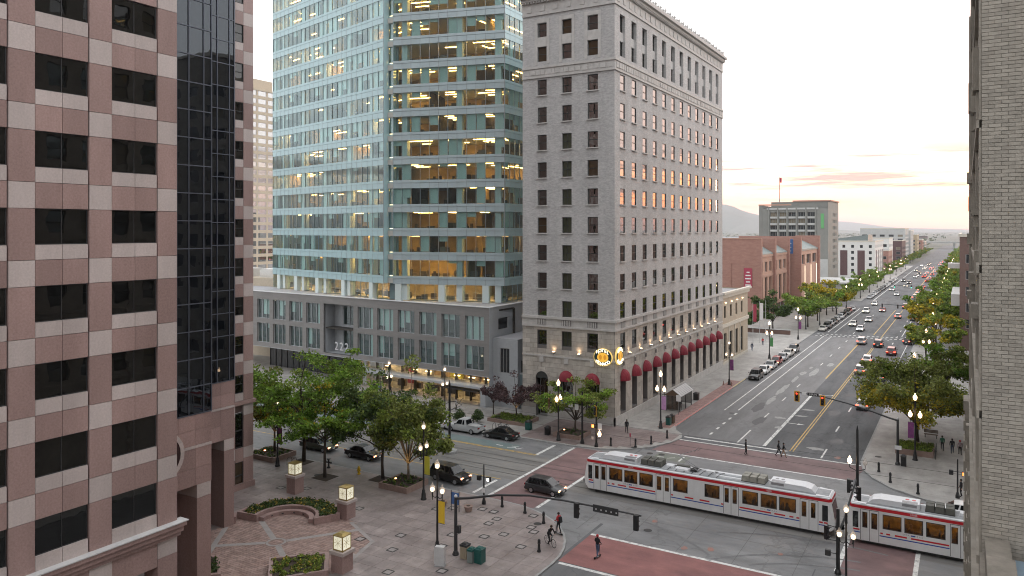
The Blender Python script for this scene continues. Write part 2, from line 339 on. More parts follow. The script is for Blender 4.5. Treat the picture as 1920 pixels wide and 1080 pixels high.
mat('tram_lamp', (1, 0.8, 0.5), 0.4, emit=(1.0, 0.62, 0.18), es=1.5)
mat('tram_yellow', (0.7, 0.45, 0.02), 0.6)
mat('door_glow', (0.36, 0.26, 0.04), 0.5)
# cars
mat('tyre', (0.012, 0.012, 0.012), 0.8)
mat('rim', (0.42, 0.42, 0.43), 0.35, metal=0.7)
glass('car_glass', (0.3, 0.3, 0.3), 1.55, see=0.0, dark=(0.012, 0.013, 0.014))
mat('head_on', (1, 0.9, 0.75), 0.3, emit=(1.0, 0.80, 0.55), es=1.2)
mat('head_red', (1, 0.4, 0.3), 0.3, emit=(1.0, 0.35, 0.15), es=0.8)
mat('head_off', (0.6, 0.6, 0.6), 0.2)
mat('tail_on', (0.9, 0.05, 0.03), 0.3, emit=(1.0, 0.06, 0.03), es=1.3)
mat('tail_off', (0.30, 0.02, 0.02), 0.25)
mat('plate', (0.6, 0.6, 0.58), 0.6)
for n, c in dict(black=(0.010, 0.010, 0.011), charcoal=(0.03, 0.031, 0.034), silver=(0.42, 0.43, 0.44), white=(0.68, 0.68, 0.67), red=(0.30, 0.025, 0.02),
                 blue=(0.05, 0.10, 0.20), grey=(0.16, 0.165, 0.17), pale=(0.52, 0.50, 0.46), green=(0.05, 0.06, 0.045)).items():
    m = mat('paint_car_' + n, c, 0.28, spec=0.55); m.node_tree.nodes['Principled BSDF'].inputs['Coat Weight'].default_value = 0.35
    m.node_tree.nodes['Principled BSDF'].inputs['Coat Roughness'].default_value = 0.06
# people
for n, c in dict(skin=(0.42, 0.26, 0.19), hair=(0.03, 0.02, 0.015), cloth_black=(0.012, 0.012, 0.014), cloth_navy=(0.03, 0.04, 0.075), cloth_grey=(0.13, 0.13, 0.135),
                 cloth_red=(0.42, 0.03, 0.035), cloth_green=(0.02, 0.10, 0.055), cloth_white=(0.6, 0.6, 0.6), cloth_jeans=(0.07, 0.10, 0.17), cloth_mauve=(0.25, 0.19, 0.20),
                 cloth_tan=(0.3, 0.2, 0.13), cloth_teal=(0.12, 0.2, 0.25)).items():
    mat(n, c, 0.85, var=0.12, scale=12)
# ------------------------------------------------------------------ mesh helpers
OFF = {}                          # world offset of every object's frame (things stand unrotated at their base; parts share that frame)
def put(o, parent=None, name=None):
    col.objects.link(o)
    if parent is not None:
        o.parent = parent
    return o
def off(p): return OFF.get(p, Vector((0, 0, 0))) if p is not None else Vector((0, 0, 0))
def thing(name, label, cat, loc=(0, 0, 0), group=None):
    o = bpy.data.objects.new(name, None); o.empty_display_size = 0.3; col.objects.link(o)
    o.location = loc; OFF[o] = Vector(loc)
    o['label'] = label; o['category'] = cat
    if group: o['group'] = group
    return o
def tag(o, label, cat, group=None):
    o['label'] = label; o['category'] = cat
    if group: o['group'] = group
    return o
class MB:
    def __init__(s): s.v = []; s.f = []; s.m = []; s.mi = 0
    def quad(s, a, b, c, d):
        n = len(s.v); s.v += [a, b, c, d]; s.f.append((n, n + 1, n + 2, n + 3)); s.m.append(s.mi); return s
    def poly(s, pts):
        n = len(s.v); s.v += list(pts); s.f.append(tuple(range(n, n + len(pts)))); s.m.append(s.mi); return s
    def hexa(s, p):                # 8 corners: bottom 4 ccw, top 4 ccw
        n = len(s.v); s.v += list(p)
        for q in ((3, 2, 1, 0), (4, 5, 6, 7), (0, 1, 5, 4), (1, 2, 6, 5), (2, 3, 7, 6), (3, 0, 4, 7)):
            s.f.append(tuple(n + i for i in q)); s.m.append(s.mi)
        return s
    def box(s, x0, y0, z0, x1, y1, z1):
        return s.hexa([(x0, y0, z0), (x1, y0, z0), (x1, y1, z0), (x0, y1, z0), (x0, y0, z1), (x1, y0, z1), (x1, y1, z1), (x0, y1, z1)])
    def obox(s, cx, cy, z0, z1, lx, ly, a=0.0):
        c, d = math.cos(a), math.sin(a)
        P = [(cx + x * c - y * d, cy + x * d + y * c) for x, y in ((-lx / 2, -ly / 2), (lx / 2, -ly / 2), (lx / 2, ly / 2), (-lx / 2, ly / 2))]
        return s.hexa([(x, y, z0) for x, y in P] + [(x, y, z1) for x, y in P])
    def prism(s, poly, z0, z1, cap=True, bottom=True):
        n = len(s.v); k = len(poly)
        s.v += [(x, y, z0) for x, y in poly] + [(x, y, z1) for x, y in poly]
        for i in range(k):
            j = (i + 1) % k; s.f.append((n + i, n + j, n + k + j, n + k + i)); s.m.append(s.mi)
        if cap: s.f.append(tuple(n + k + i for i in range(k))); s.m.append(s.mi)
        if bottom: s.f.append(tuple(n + k - 1 - i for i in range(k))); s.m.append(s.mi)
        return s
    def tube(s, pts, rad, n=8, caps=True):
        pts = [Vector(p) for p in pts]
        if not hasattr(rad, '__len__'): rad = [rad] * len(pts)
        rings = []; up = None
        for i, p in enumerate(pts):
            d = (pts[min(i + 1, len(pts) - 1)] - pts[max(i - 1, 0)])
            if d.length < 1e-9: d = Vector((0, 0, 1))
            d.normalize()
            ref = up if up is not None else (Vector((1, 0, 0)) if abs(d.z) > 0.9 else Vector((0, 0, 1)))
            a = (ref - d * ref.dot(d))
            if a.length < 1e-6: a = Vector((0, 1, 0)) - d * d.y
            a.normalize(); up = a; b = d.cross(a)
            r0 = len(s.v)
            for k in range(n):
                t = 2 * math.pi * k / n
                q = p + (a * math.cos(t) + b * math.sin(t)) * rad[i]; s.v.append(tuple(q))
            rings.append(r0)
        for i in range(len(rings) - 1):
            for k in range(n):
                j = (k + 1) % n; s.f.append((rings[i] + k, rings[i] + j, rings[i + 1] + j, rings[i + 1] + k)); s.m.append(s.mi)
        if caps:
            s.f.append(tuple(rings[0] + n - 1 - k for k in range(n))); s.m.append(s.mi)
            s.f.append(tuple(rings[-1] + k for k in range(n))); s.m.append(s.mi)
        return s
    def lathe(s, prof, cx=0, cy=0, cz=0, n=12):
        rings = []
        for r, z in prof:
            rings.append(len(s.v))
            for k in range(n):
                t = 2 * math.pi * k / n; s.v.append((cx + r * math.cos(t), cy + r * math.sin(t), cz + z))
        for i in range(len(rings) - 1):
            for k in range(n):
                j = (k + 1) % n; s.f.append((rings[i] + k, rings[i] + j, rings[i + 1] + j, rings[i + 1] + k)); s.m.append(s.mi)
        s.f.append(tuple(rings[0] + n - 1 - k for k in range(n))); s.m.append(s.mi)
        s.f.append(tuple(rings[-1] + k for k in range(n))); s.m.append(s.mi)
        return s
    def mesh(s, name, mats, origin=(0, 0, 0), smooth=False):
        ox, oy, oz = origin
        me = bpy.data.meshes.new(name)
        me.from_pydata([(x - ox, y - oy, z - oz) for x, y, z in s.v], [], s.f)
        if not isinstance(mats, (list, tuple)): mats = [mats]
        for m in mats: me.materials.append(MATS[m])
        if len(mats) > 1: me.polygons.foreach_set('material_index', s.m)
        if smooth: me.polygons.foreach_set('use_smooth', [True] * len(me.polygons))
        me.update()
        return me
    def build(s, name, mats, parent=None, smooth=False, base=None):
        """one mesh object; world coordinates in, frame of the parent (or base) out"""
        o = off(parent) if parent is not None else Vector(base or (0, 0, 0))
        ob = bpy.data.objects.new(name, s.mesh(name, mats, o, smooth))
        put(ob, parent)
        if parent is None: ob.location = o
        OFF[ob] = o
        return ob
UNIT = {}
def unit_box(m):
    if m not in UNIT:
        UNIT[m] = MB().box(-.5, -.5, -.5, .5, .5, .5).mesh('unit_' + m, m)
    return UNIT[m]
def inst(name, me, parent, loc, scale=(1, 1, 1), rz=0.0):
    o = bpy.data.objects.new(name, me); put(o, parent)
    o.location = Vector(loc) - off(parent); o.scale = scale; o.rotation_euler = (0, 0, rz)
    return o
def piece(name, m, parent, c, size, rz=0.0):
    return inst(name, unit_box(m), parent, c, size, rz)
def pbox(name, m, parent, x0, y0, z0, x1, y1, z1):
    return piece(name, m, parent, ((x0 + x1) / 2, (y0 + y1) / 2, (z0 + z1) / 2), (x1 - x0, y1 - y0, z1 - z0))
def copy_tree(o, parent=None):
    c = o.copy(); col.objects.link(c)
    if parent is not None: c.parent = parent
    for ch in KIDS(o): copy_tree(ch, c)
    return c
def KIDS(o): return list(o.children)
def struct(name, mb, m, base=(0, 0, 0)):
    o = mb.build(name, m, None, base=base); o['kind'] = 'structure'; return o
def text_mesh(s, size, m, extrude=0.02, align='CENTER'):
    cu = bpy.data.curves.new('t', 'FONT'); cu.body = s; cu.size = size; cu.extrude = extrude; cu.align_x = align; cu.align_y = 'CENTER'; cu.resolution_u = 3
    o = bpy.data.objects.new('t', cu); col.objects.link(o)
    dg = bpy.context.evaluated_depsgraph_get()
    me = bpy.data.meshes.new_from_object(o.evaluated_get(dg))
    bpy.data.objects.remove(o); bpy.data.curves.remove(cu)
    me.materials.clear(); me.materials.append(MATS[m]); me.name = 'lettering'
    return me
def letters(name, s, size, m, parent, loc, rot, extrude=0.02):
    o = bpy.data.objects.new(name, text_mesh(s, size, m, extrude)); put(o, parent)
    o.location = Vector(loc) - off(parent); o.rotation_euler = rot
    return o
class Face:
    """a vertical wall: origin O, running along u; the outside is to the right of u"""
    def __init__(s, O, E):
        s.O = Vector((O[0], O[1])); d = Vector((E[0], E[1])) - s.O; s.W = d.length; s.u = d / s.W
        s.n = Vector((s.u.y, -s.u.x)); s.a = math.atan2(s.u.y, s.u.x)
    def p(s, u, z, d=0.0):           # d = outwards
        q = s.O + s.u * u + s.n * d; return (q.x, q.y, z)
    def wall(s, mb, z0, z1, holes=(), depth=0.3, u0=0.0, u1=None, d=0.0):
        u1 = s.W if u1 is None else u1
        us = sorted({u0, u1} | {h[0] for h in holes} | {h[1] for h in holes}); zs = sorted({z0, z1} | {h[2] for h in holes} | {h[3] for h in holes})
        us = [x for x in us if u0 <= x <= u1]; zs = [x for x in zs if z0 <= x <= z1]
        for i in range(len(us) - 1):
            j = 0
            while j < len(zs) - 1:
                um = (us[i] + us[i + 1]) / 2
                inh = lambda jj: any(h[0] < um < h[1] and h[2] < (zs[jj] + zs[jj + 1]) / 2 < h[3] for h in holes)
                if inh(j): j += 1; continue
                k = j
                while k + 1 < len(zs) - 1 and not inh(k + 1): k += 1
                mb.quad(s.p(us[i], zs[j], d), s.p(us[i + 1], zs[j], d), s.p(us[i + 1], zs[k + 1], d), s.p(us[i], zs[k + 1], d)); j = k + 1
        for a, b, c, e in holes:
            mb.quad(s.p(a, c, d), s.p(a, e, d), s.p(a, e, d - depth), s.p(a, c, d - depth))
            mb.quad(s.p(b, e, d), s.p(b, c, d), s.p(b, c, d - depth), s.p(b, e, d - depth))
            mb.quad(s.p(a, c, d), s.p(a, c, d - depth), s.p(b, c, d - depth), s.p(b, c, d))
            mb.quad(s.p(a, e, d - depth), s.p(a, e, d), s.p(b, e, d), s.p(b, e, d - depth))
    def box(s, mb, u0, u1, z0, z1, d0, d1):     # d0 inner, d1 outer
        P = [s.p(u0, z0, d1), s.p(u1, z0, d1), s.p(u1, z0, d0), s.p(u0, z0, d0), s.p(u0, z1, d1), s.p(u1, z1, d1), s.p(u1, z1, d0), s.p(u0, z1, d0)]
        mb.hexa(P)
    def piece(s, name, m, parent, u0, u1, z0, z1, d0, d1):
        return piece(name, m, parent, s.p((u0 + u1) / 2, (z0 + z1) / 2, (d0 + d1) / 2), (u1 - u0, d1 - d0, z1 - z0), s.a)
    def inst(s, name, me, parent, u, z, d=0.0, scale=(1, 1, 1)):
        return inst(name, me, parent, s.p(u, z, d), scale, s.a)
    def text(s, name, st, size, m, parent, u, z, d, ex=0.02):
        return letters(name, st, size, m, parent, s.p(u, z, d), (R(90), 0, s.a), ex)
# window units, 1 x 1 in local x and z, outside towards -y
def frame_mesh(name, m, t=0.05, tz=0.04, mid=True, mull=0, dep=0.08):
    b = MB(); b.box(-.5, -dep / 2, -.5, -.5 + t, dep / 2, .5); b.box(.5 - t, -dep / 2, -.5, .5, dep / 2, .5)
    b.box(-.5 + t, -dep / 2, .5 - tz, .5 - t, dep / 2, .5); b.box(-.5 + t, -dep / 2, -.5, .5 - t, dep / 2, -.5 + tz)
    if mid: b.box(-.5 + t, -dep / 3, -.02, .5 - t, dep / 3, .02)
    for k in range(mull):
        x = -.5 + (k + 1) / (mull + 1); b.box(x - t / 3, -dep / 3, -.5 + tz, x + t / 3, dep / 3, .5 - tz)
    return b.mesh(name, m)
def pane_mesh(m, y=0.03): return MB().box(-.5, y, -.5, .5, y + .015, .5).mesh('pane_' + m, m)
WF = frame_mesh('sash_frame', 'sash', 0.05, 0.035, True, 0)
WF2 = frame_mesh('sash_frame_cross', 'sash', 0.05, 0.035, True, 1)
WG = frame_mesh('plain_frame', 'window_frame', 0.05, 0.04, False, 0)
WGM = frame_mesh('mullion_frame', 'window_frame', 0.04, 0.03, False, 2)
PANES = {k: pane_mesh(k) for k in ('hotel_glass', 'gold_glass', 'hotel_glass_blind', 'hotel_glass_warm', 'dull_glass', 'warm_glass', 'granite_glass', 'curtain_glass', 'store_glass')}
def window(face, parent, u0, u1, z0, z1, d, fm, pm):
    w = face.inst('window', fm, parent, (u0 + u1) / 2, (z0 + z1) / 2, d, (u1 - u0, 1, z1 - z0))
    q = bpy.data.objects.new('pane', PANES[pm]); col.objects.link(q); q.parent = w
    return w
def block(parent, x0, y0, x1, y1, z0, z1, m, name='wall', faces='xXyYt'):
    b = MB(); b.box(x0, y0, z0, x1, y1, z1); return b.build(name, m, parent)
rnd = random.Random(7)
# ------------------------------------------------------------------ ground, roads, pavements
def sheet(mb, x0, y0, x1, y1, z): mb.quad((x0, y0, z), (x1, y0, z), (x1, y1, z), (x0, y1, z))
b = MB(); sheet(b, -9000, -600, 9000, 24000, -0.08); struct('ground', b, 'plain_land')
b = MB(); sheet(b, -34.2, 85, -10.2, 1500, 0); sheet(b, -28.7, -60, -10.2, 64, 0); struct('road', b, 'asphalt')
b = MB(); sheet(b, -400, 64, 300, 85, 0); struct('road', b, 'road_concrete')
b = MB(); sheet(b, -46, 50, 8, 101, -.012); struct('road', b, 'road_concrete')
b = MB(); sheet(b, -400, 286, -34.2, 312, -0.03); sheet(b, -10.2, 286, 300, 312, -0.03); sheet(b, -400, 640, -34.2, 662, -0.03); struct('road', b, 'asphalt')
CONC = struct('road_apron', (lambda q: (sheet(q, -34.0, 85, -10.3, 88.3, .004), sheet(q, -28.4, 61.4, -10.3, 64, .004), q)[2])(MB()), 'road_concrete')
b = MB(); sheet(b, -400, 70.2, 300, 79.0, .004); TRK = struct('track_bed', b, 'track_concrete')
b = MB(); sheet(b, -28.6, -40, -10.3, 54.6, .004); struct('road_surface', b, 'asphalt_dark')
b = MB(); sheet(b, -34.1, 96.9, -21.6, 205, .004); struct('road_surface', b, 'asphalt_dark')

def arc(cx, cy, r, a0, a1, n=10): return [(cx + r * math.cos(R(a0 + (a1 - a0) * i / n)), cy + r * math.sin(R(a0 + (a1 - a0) * i / n))) for i in range(n + 1)]
SW = 0.13
def ribbon(mb, pts, w, z0, z1=None, side=0.0):
    """strip of width w along a path, shifted sideways by side (left positive); flat when z1 is None"""
    P = [Vector(p) for p in pts]; Lf = []; Rt = []
    for i, p in enumerate(P):
        d = (P[min(i + 1, len(P) - 1)] - P[max(i - 1, 0)]).normalized(); n = Vector((-d.y, d.x))
        Lf.append(p + n * (side + w / 2)); Rt.append(p + n * (side - w / 2))
    for i in range(len(P) - 1):
        if z1 is None:
            mb.quad((*Rt[i], z0), (*Rt[i + 1], z0), (*Lf[i + 1], z0), (*Lf[i], z0))
        else:
            mb.hexa([(*Rt[i], z0), (*Rt[i + 1], z0), (*Lf[i + 1], z0), (*Lf[i], z0), (*Rt[i], z1), (*Rt[i + 1], z1), (*Lf[i + 1], z1), (*Lf[i], z1)])
K1 = [(-300, 64.0)] + arc(-38.5, 54.0, 10.0, 90, 0) + [(-28.5, -40)]
K2 = [(-300, 84.9), (-42.5, 84.9), (-38.5, 85.5), (-35.6, 86.9), (-33.4, 89.3), (-32.0, 92.4), (-31.5, 95.2), (-32.0, 97.0), (-33.4, 98.7), (-34.0, 100.5), (-34.0, 284.0)]
K3 = [(-10.4, 284.0), (-10.4, 96.0), (-9.9, 93.2), (-8.6, 90.4), (-6.6, 87.8), (-3.6, 85.9), (0, 85.1), (3, 84.9), (200, 84.9)]
K4 = [(200, 64.0), (-3.0, 64.0), (-6.5, 62.8), (-9.2, 60.0), (-10.4, 56.0), (-10.4, -40)]
def pave(name, kerbpts, closing, m):
    poly = kerbpts + closing
    a = sum(poly[i][0] * poly[(i + 1) % len(poly)][1] - poly[(i + 1) % len(poly)][0] * poly[i][1] for i in range(len(poly)))
    if a < 0: poly = poly[::-1]
    o = struct(name, MB().prism(poly, -0.06, SW, bottom=False), m)
    k = MB(); ribbon(k, kerbpts, 0.2, -0.05, SW + 0.006, side=0.0); kb = k.build('kerb', 'kerb', o)
    return o
PLAZA = pave('plaza', K1, [(-300, -40)], 'paver_slab')
PAVL = pave('pavement', K2, [(-300, 284)], 'sidewalk')
PAVR = pave('pavement', K3, [(200, 284)], 'sidewalk')
PAVN = pave('pavement', K4, [(200, -40)], 'sidewalk')
pave('pavement', [(-34.0, 314), (-34.0, 638)], [(-300, 638), (-300, 314)], 'sidewalk')
pave('pavement', [(-10.4, 638), (-10.4, 314)], [(200, 314), (200, 638)], 'sidewalk')

# crosswalks (coloured paving) and their white edges
b = MB(); sheet(b, -28.4, 55.0, -10.4, 61.1, .008); struct('crosswalk', b, 'crosswalk_red')
b = MB(); b.poly([(-33.0, 88.6, .008), (-10.4, 88.6, .008), (-9.7, 94.4, .008), (-31.9, 94.4, .008)]); struct('crosswalk', b, 'crosswalk_worn')
b = MB(); sheet(b, -41.2, 64.1, -35.8, 84.8, .008); struct('crosswalk', b, 'crosswalk_worn')
b = MB(); sheet(b, -8.6, 64.1, -3.6, 84.8, .008); struct('crosswalk', b, 'crosswalk_worn')
def mark(name, m, rects, z=.013):
    b = MB()
    for r in rects:
        if len(r) == 4: sheet(b, *r, z)
        else: ribbon(b, r[0], r[1], z)
    return struct(name, b, m)
mark('crosswalk_edge', 'paint_white', [(-28.4, 61.1, -10.4, 61.45), (-28.2, 54.5, -10.4, 54.85), (-32.3, 88.2, -10.4, 88.5), (-31.6, 94.6, -9.8, 94.9), (-41.6, 64.4, -41.25, 84.6),
      (-35.75, 64.4, -35.4, 84.6), (-8.95, 64.4, -8.6, 84.6), (-3.6, 64.4, -3.25, 84.6)])
mark('stop_line', 'paint_white', [(-31.4, 96.1, -18.6, 96.5), (-43.4, 64.8, -43.05, 69.4), (-44.2, 79.6, -43.8, 84.2)])
mark('stop_line', 'paint_white', [(-18.0, 52.6, -10.6, 53.0)])
# long lines of the wide street
mark('bike_lane_line', 'paint_white', [(-31.0, 113.5, -30.8, 206), (-29.2, 114.5, -29.0, 206), (-31.3, 214, -31.05, 284), (-29.6, 214, -29.4, 284)])
mark('dashed_line', 'paint_white', [(-29.0, 99 + 3.1 * k, -28.7, 100.2 + 3.1 * k) for k in range(5)])
mark('lane_line', 'paint_white', [(-24.9, 97.0, -24.7, 104)] + [(-24.9, 112 + 12.2 * k, -24.7, 115 + 12.2 * k) for k in range(8)])
mark('lane_line', 'paint_white', [(-21.75, 97.2, -21.35, 131)])
mark('lane_line', 'paint_white', [(-14.75, 95.4, -14.55, 99.8)] + [(-15.0, 109 + 12.8 * k, -14.8, 112.2 + 12.8 * k) for k in range(14)])
mark('lane_line', 'paint_white', [(-11.9, 160, -11.75, 205), (-11.6, 215, -11.4, 284), (-14.0, 214, -13.8, 284)])
mark('centre_line', 'paint_yellow', [(-18.45, 96.6, -18.3, 190), (-18.1, 96.6, -17.95, 190), (-21.9, 147, -21.65, 204), (-18.3, 192, -18.1, 284)])
mark('centre_line', 'paint_yellow', [(-20.4, 214, -20.2, 284), (-18.9, 330, -18.6, 620)])
mark('lane_line', 'paint_white', [(-16.4, 205 + 0, -16.2, 206)] + [(-25.2, 214 + 12 * k, -25.0, 217 + 12 * k) for k in range(5)] + [(-30.4, 320, -30.1, 630), (-13.5, 320, -13.2, 630)])
rr = random.Random(3)
mark('midblock_crossing', 'paint_white', [(-33 + 1.05 * k, 205.6 + d + .12 * k, -32.45 + 1.05 * k, 206.5 + d + .12 * k) for k in range(22) for d in (0, 3.2)])
mark('main_street_line', 'paint_yellow', [(-300, 79.2, -44, 79.36), (-300, 79.5, -44, 79.62), (-300, 69.75, -43, 69.9), (0, 69.3, 200, 69.45), (0, 79.2, 200, 79.36)])
mark('bike_box', 'bike_teal', [(-140, 79.8, -47.5, 82.0)], .009)
mark('bike_symbol', 'paint_white', [([(-48.6, 80.4), (-47.8, 80.9)], .18), ([(-47.8, 80.9), (-47.2, 80.4)], .18), ([(-48.4, 81.2), (-47.4, 81.3)], .15), ([(-50.4, 80.8), (-49.4, 80.7)], .2), ([(-47.2, 80.4), (-46.8, 81.2)], .15)], .017)
mark('green_bike_box', 'paint_green', [(-31.8, 85.3, -27.8, 87.9)], .009)
mark('bike_box_symbol', 'paint_white', [([(-28.6, 85.6), (-28.6, 87.6)], .25), ([(-30.2, 86.2), (-29.4, 86.8)], .15), ([(-31.4, 86.3), (-30.6, 86.4)], .15)], .013)
# turn arrow, sanded patches, manholes, utility paint marks
def arrow(x, y, s):
    b = MB()
    for pts in ([(x - 1.3 * s, y + .7), (x - 1.25 * s, y + .15), (x - .7 * s, y - .1), (x + .3 * s, y - .1)],): ribbon(b, pts, .24, .013)
    b.poly([(x + .3 * s, y - .5, .013), (x + 1.3 * s, y - .1, .013), (x + .3 * s, y + .3, .013)][::1 if s > 0 else -1]); return b
struct('turn_arrow', arrow(-20.3, 110.6, 1), 'paint_white'); struct('turn_arrow', arrow(-19.9, 132, -1), 'paint_white')
def blob(x, y, rx, ry, seed, z=.013, n=18, a=0):
    q = random.Random(seed); b = MB(); P = []
    for k in range(n):
        t = 2 * math.pi * k / n; r = 0.78 + q.random() * .4; u, v = rx * r * math.cos(t), ry * r * math.sin(t); P.append((x + u * math.cos(a) - v * math.sin(a), y + u * math.sin(a) + v * math.cos(a), z))
    b.poly(P); return b
for i, (x, y, rx, ry) in enumerate([(-24.6, 152.4, .55, 4.6), (-23.2, 162.5, .6, 2.2), (-26.4, 124, .45, 3.4), (-26.5, 133.5, .5, 5.2), (-26.4, 143.5, .35, 3.6), (-26.2, 150, .5, 2.0), (-25.9, 157, .3, 1.2),
                                   (-22.9, 113.0, .9, .6), (-20.4, 115.5, .9, .5), (-20.2, 120, 1.0, .5), (-21.9, 107.3, .5, .6), (-15.9, 99.2, 1.0, .6)]):
    struct('road_patch', blob(x, y, rx, ry, i, .0135), 'patch_white')
for i, (x, y, rx, ry) in enumerate([(-16.6, 120, .9, 2.0), (-14.0, 104, .9, 1.3), (-27.0, 118, .8, 3.5), (-16, 134, 1.2, 1.4), (-25, 110, .7, 3)]):
    struct('road_patch', blob(x, y, rx, ry, 40 + i, .0045 + .001 * i), 'patch_dark')
for i, (x, y, r) in enumerate([(-20.4, 62.6, .26), (-18.4, 63.4, .3), (-36.6, 80.4, .5), (-13.0, 96.6, .4), (-13.2, 65.5, .2), (-24.6, 67.0, .25)]):
    struct('survey_mark', blob(x, y, r, r * 1.5, 70 + i, .0172, 12), 'paint_orange')
def cover(x, y, r=.38, z=.0175):
    b = MB(); b.poly([(x + r * math.cos(t * math.pi / 8), y + r * math.sin(t * math.pi / 8), z) for t in range(16)])
    return struct('manhole_cover', b, 'iron')
for x, y in ((-24.4, 64.6), (-29.5, 112.2), (-32.6, 87.0), (-31.2, 87.2), (-35.0, 87.9), (-33.4, 60.6), (-60.6, 60.4), (-8.9, 99)):
    cover(x, y, z=.0175 if y in (64.6, 112.2, 87.0, 87.2) else SW + .02)
for k, (cx, cy, r0, a0, a1) in enumerate([(-6, 52, 13.5, 95, 175), (-6, 52, 15.2, 95, 172), (-9, 50, 20, 80, 120), (-30, 50, 17, 20, 75)]):
    b = MB(); ribbon(b, [p for p in arc(cx, cy, r0, a0, a1, 24) if 61.7 < p[1] < 71.0 or 79.8 < p[1] < 88], .26, .0158 + .0003 * k)
    b.v = [p for p in b.v]; struct('tyre_mark', b, 'tyre_dark')
# rails in the street, with dark flange gaps
for yy in (71.88, 73.31, 75.75, 77.18):
    o = struct('tram_rail', (lambda q: (ribbon(q, [(-300, yy), (200, yy)], .07, .012), q)[1])(MB()), 'rail_steel')
    g = MB(); ribbon(g, [(-300, yy - .075), (200, yy - .075)], .05, .0095); g.build('flange_gap', 'iron', o)
# concrete joints of the intersection
b = MB()
for yy in (66.8, 70.1, 79.1, 82.0): ribbon(b, [(-34.5, yy), (-9, yy)], .03, .0165)
for xx in (-30, -25.4, -20.8, -16.2, -11.6): ribbon(b, [(xx, 61.6), (xx, 71.0)], .03, .0165)
struct('road_joint', b, 'joint')

# ---- paving slabs and pavers as pieces
def pip(x, y, P):
    c = False; j = len(P) - 1
    for i in range(len(P)):
        if (P[i][1] > y) != (P[j][1] > y) and x < (P[j][0] - P[i][0]) * (y - P[i][1]) / (P[j][1] - P[i][1]) + P[i][0]: c = not c
        j = i
    return c
PLZ_C = (-50.6, 45.6)
COURT = [(-57.4, 46.2), (-58.6, 53.6), (-48.2, 52.4), (-43.6, 50.0), (-42.2, 44.0), (-44.5, 38.0), (-57.4, 38.0)]
slab_me = MB().box(-.79, -.79, -.004, .79, .79, .014).mesh('paving_slab', 'paver_slab')
cnt = 0; rest = MB()
cells = []
for i in range(46):
    for j in range(22):
        x = -96 + 1.6 * i + .4; y = 29.4 + 1.6 * j
        if not pip(x + .8 if x < -29 else x, y, K1 + [(-300, -40)]) or (x + .85 > -28.5 - 0 and True): continue
        dx, dy = x + 38.5, y - 54
        if dx > -.8 and dy > -.8 and math.hypot(max(dx, 0) + .9, max(dy, 0) + .9) > 9.8: continue
        if y + .8 > 63.7 or x + .8 > -28.8: continue
        if pip(x, y, COURT): continue
        if x < -41 and y < 29.6 + max(0, (-41 - x)) * 1.0 - 1.2: continue
        cells.append((x * x + y * y, x, y))
cells.sort()
for k, (d, x, y) in enumerate(cells):
    if k < 300: inst('paving_slab', slab_me, PLAZA, (x, y, SW))
    else: rest.box(x - .79, y - .79, SW - .004, x + .79, y + .79, SW + .014)
o = rest.build('paving_slabs', 'paver_slab', PLAZA); o['kind'] = 'stuff'
rest = MB(); q = random.Random(5)
for i in range(80):
    for j in range(70):
        x = -60 + .41 * i; y = 36 + .26 * j
        if j % 2: x += .2
        if y > 53.8 or not pip(x, y, COURT): continue
        rest.box(x - .195, y - .12, SW - .004, x + .195, y + .12, SW + .012 + q.random() * .004)
o = rest.build('brick_pavers', 'paver_red', PLAZA); o['kind'] = 'stuff'
# pale stone bands of the court, round its ring
BI = 0
for pts, wd in (([(-50.08, 46.31), (-46.3, 51.4)], .5), ([(-51.28, 45.04), (-56.2, 41.0)], .5), ([(-49.85, 45.14), (-43.8, 41.4)], .5), ([(-51.37, 46.02), (-55.4, 48.2)], .5), ([(-57.0, 45.6), (-52.0, 39.0)], .45), ([(-48.2, 52.2), (-43.4, 49.8)], .35), ([(-43.6, 49.8), (-42.3, 45)], .35)):
    b = MB(); ribbon(b, pts, wd, SW + .0205 + .0012 * BI); b.build('stone_band', 'stone_band', PLAZA); BI += 1
b = MB()
ring = arc(*PLZ_C, .75, 0, 360, 28); ribbon(b, ring, .22, SW + .034); b.build('ring', 'stone_band', PLAZA)
# engraved inset tiles
TILES = [(-39.7, 61.1), (-38.4, 61.05), (-37.2, 59.7), (-37.25, 58.4), (-36, 55.7), (-34.8, 57), (-34.7, 62.1), (-33.5, 59.6), (-32.8, 58.8), (-32.2, 55.5), (-38.6, 54.6), (-42.3, 59.9), (-49.9, 55.2), (-42.4, 52.2), (-41.1, 49.5),
         (-44.9, 49.8), (-43.5, 58.9), (-38, 52.2), (-58.4, 56.7), (-60.9, 55.5), (-35.2, 48.4), (-38.7, 46.1)]
fr = MB()
for s in (-1, 1):
    fr.box(-.42, s * .42 - .06, 0, .42, s * .42 + .06, .012); fr.box(s * .42 - .06, -.36, 0, s * .42 + .06, .36, .012)
fr_me = fr.mesh('tile_frame', 'iron'); pl_me = MB().box(-.3, -.3, 0, .3, .3, .012).mesh('tile_plate', 'stone_band')
for x, y in TILES:
    o = inst('inset_tile', fr_me, PLAZA, (x, y, SW + .0155), (.84, .84, 1)); q = bpy.data.objects.new('plate', pl_me); col.objects.link(q); q.parent = o
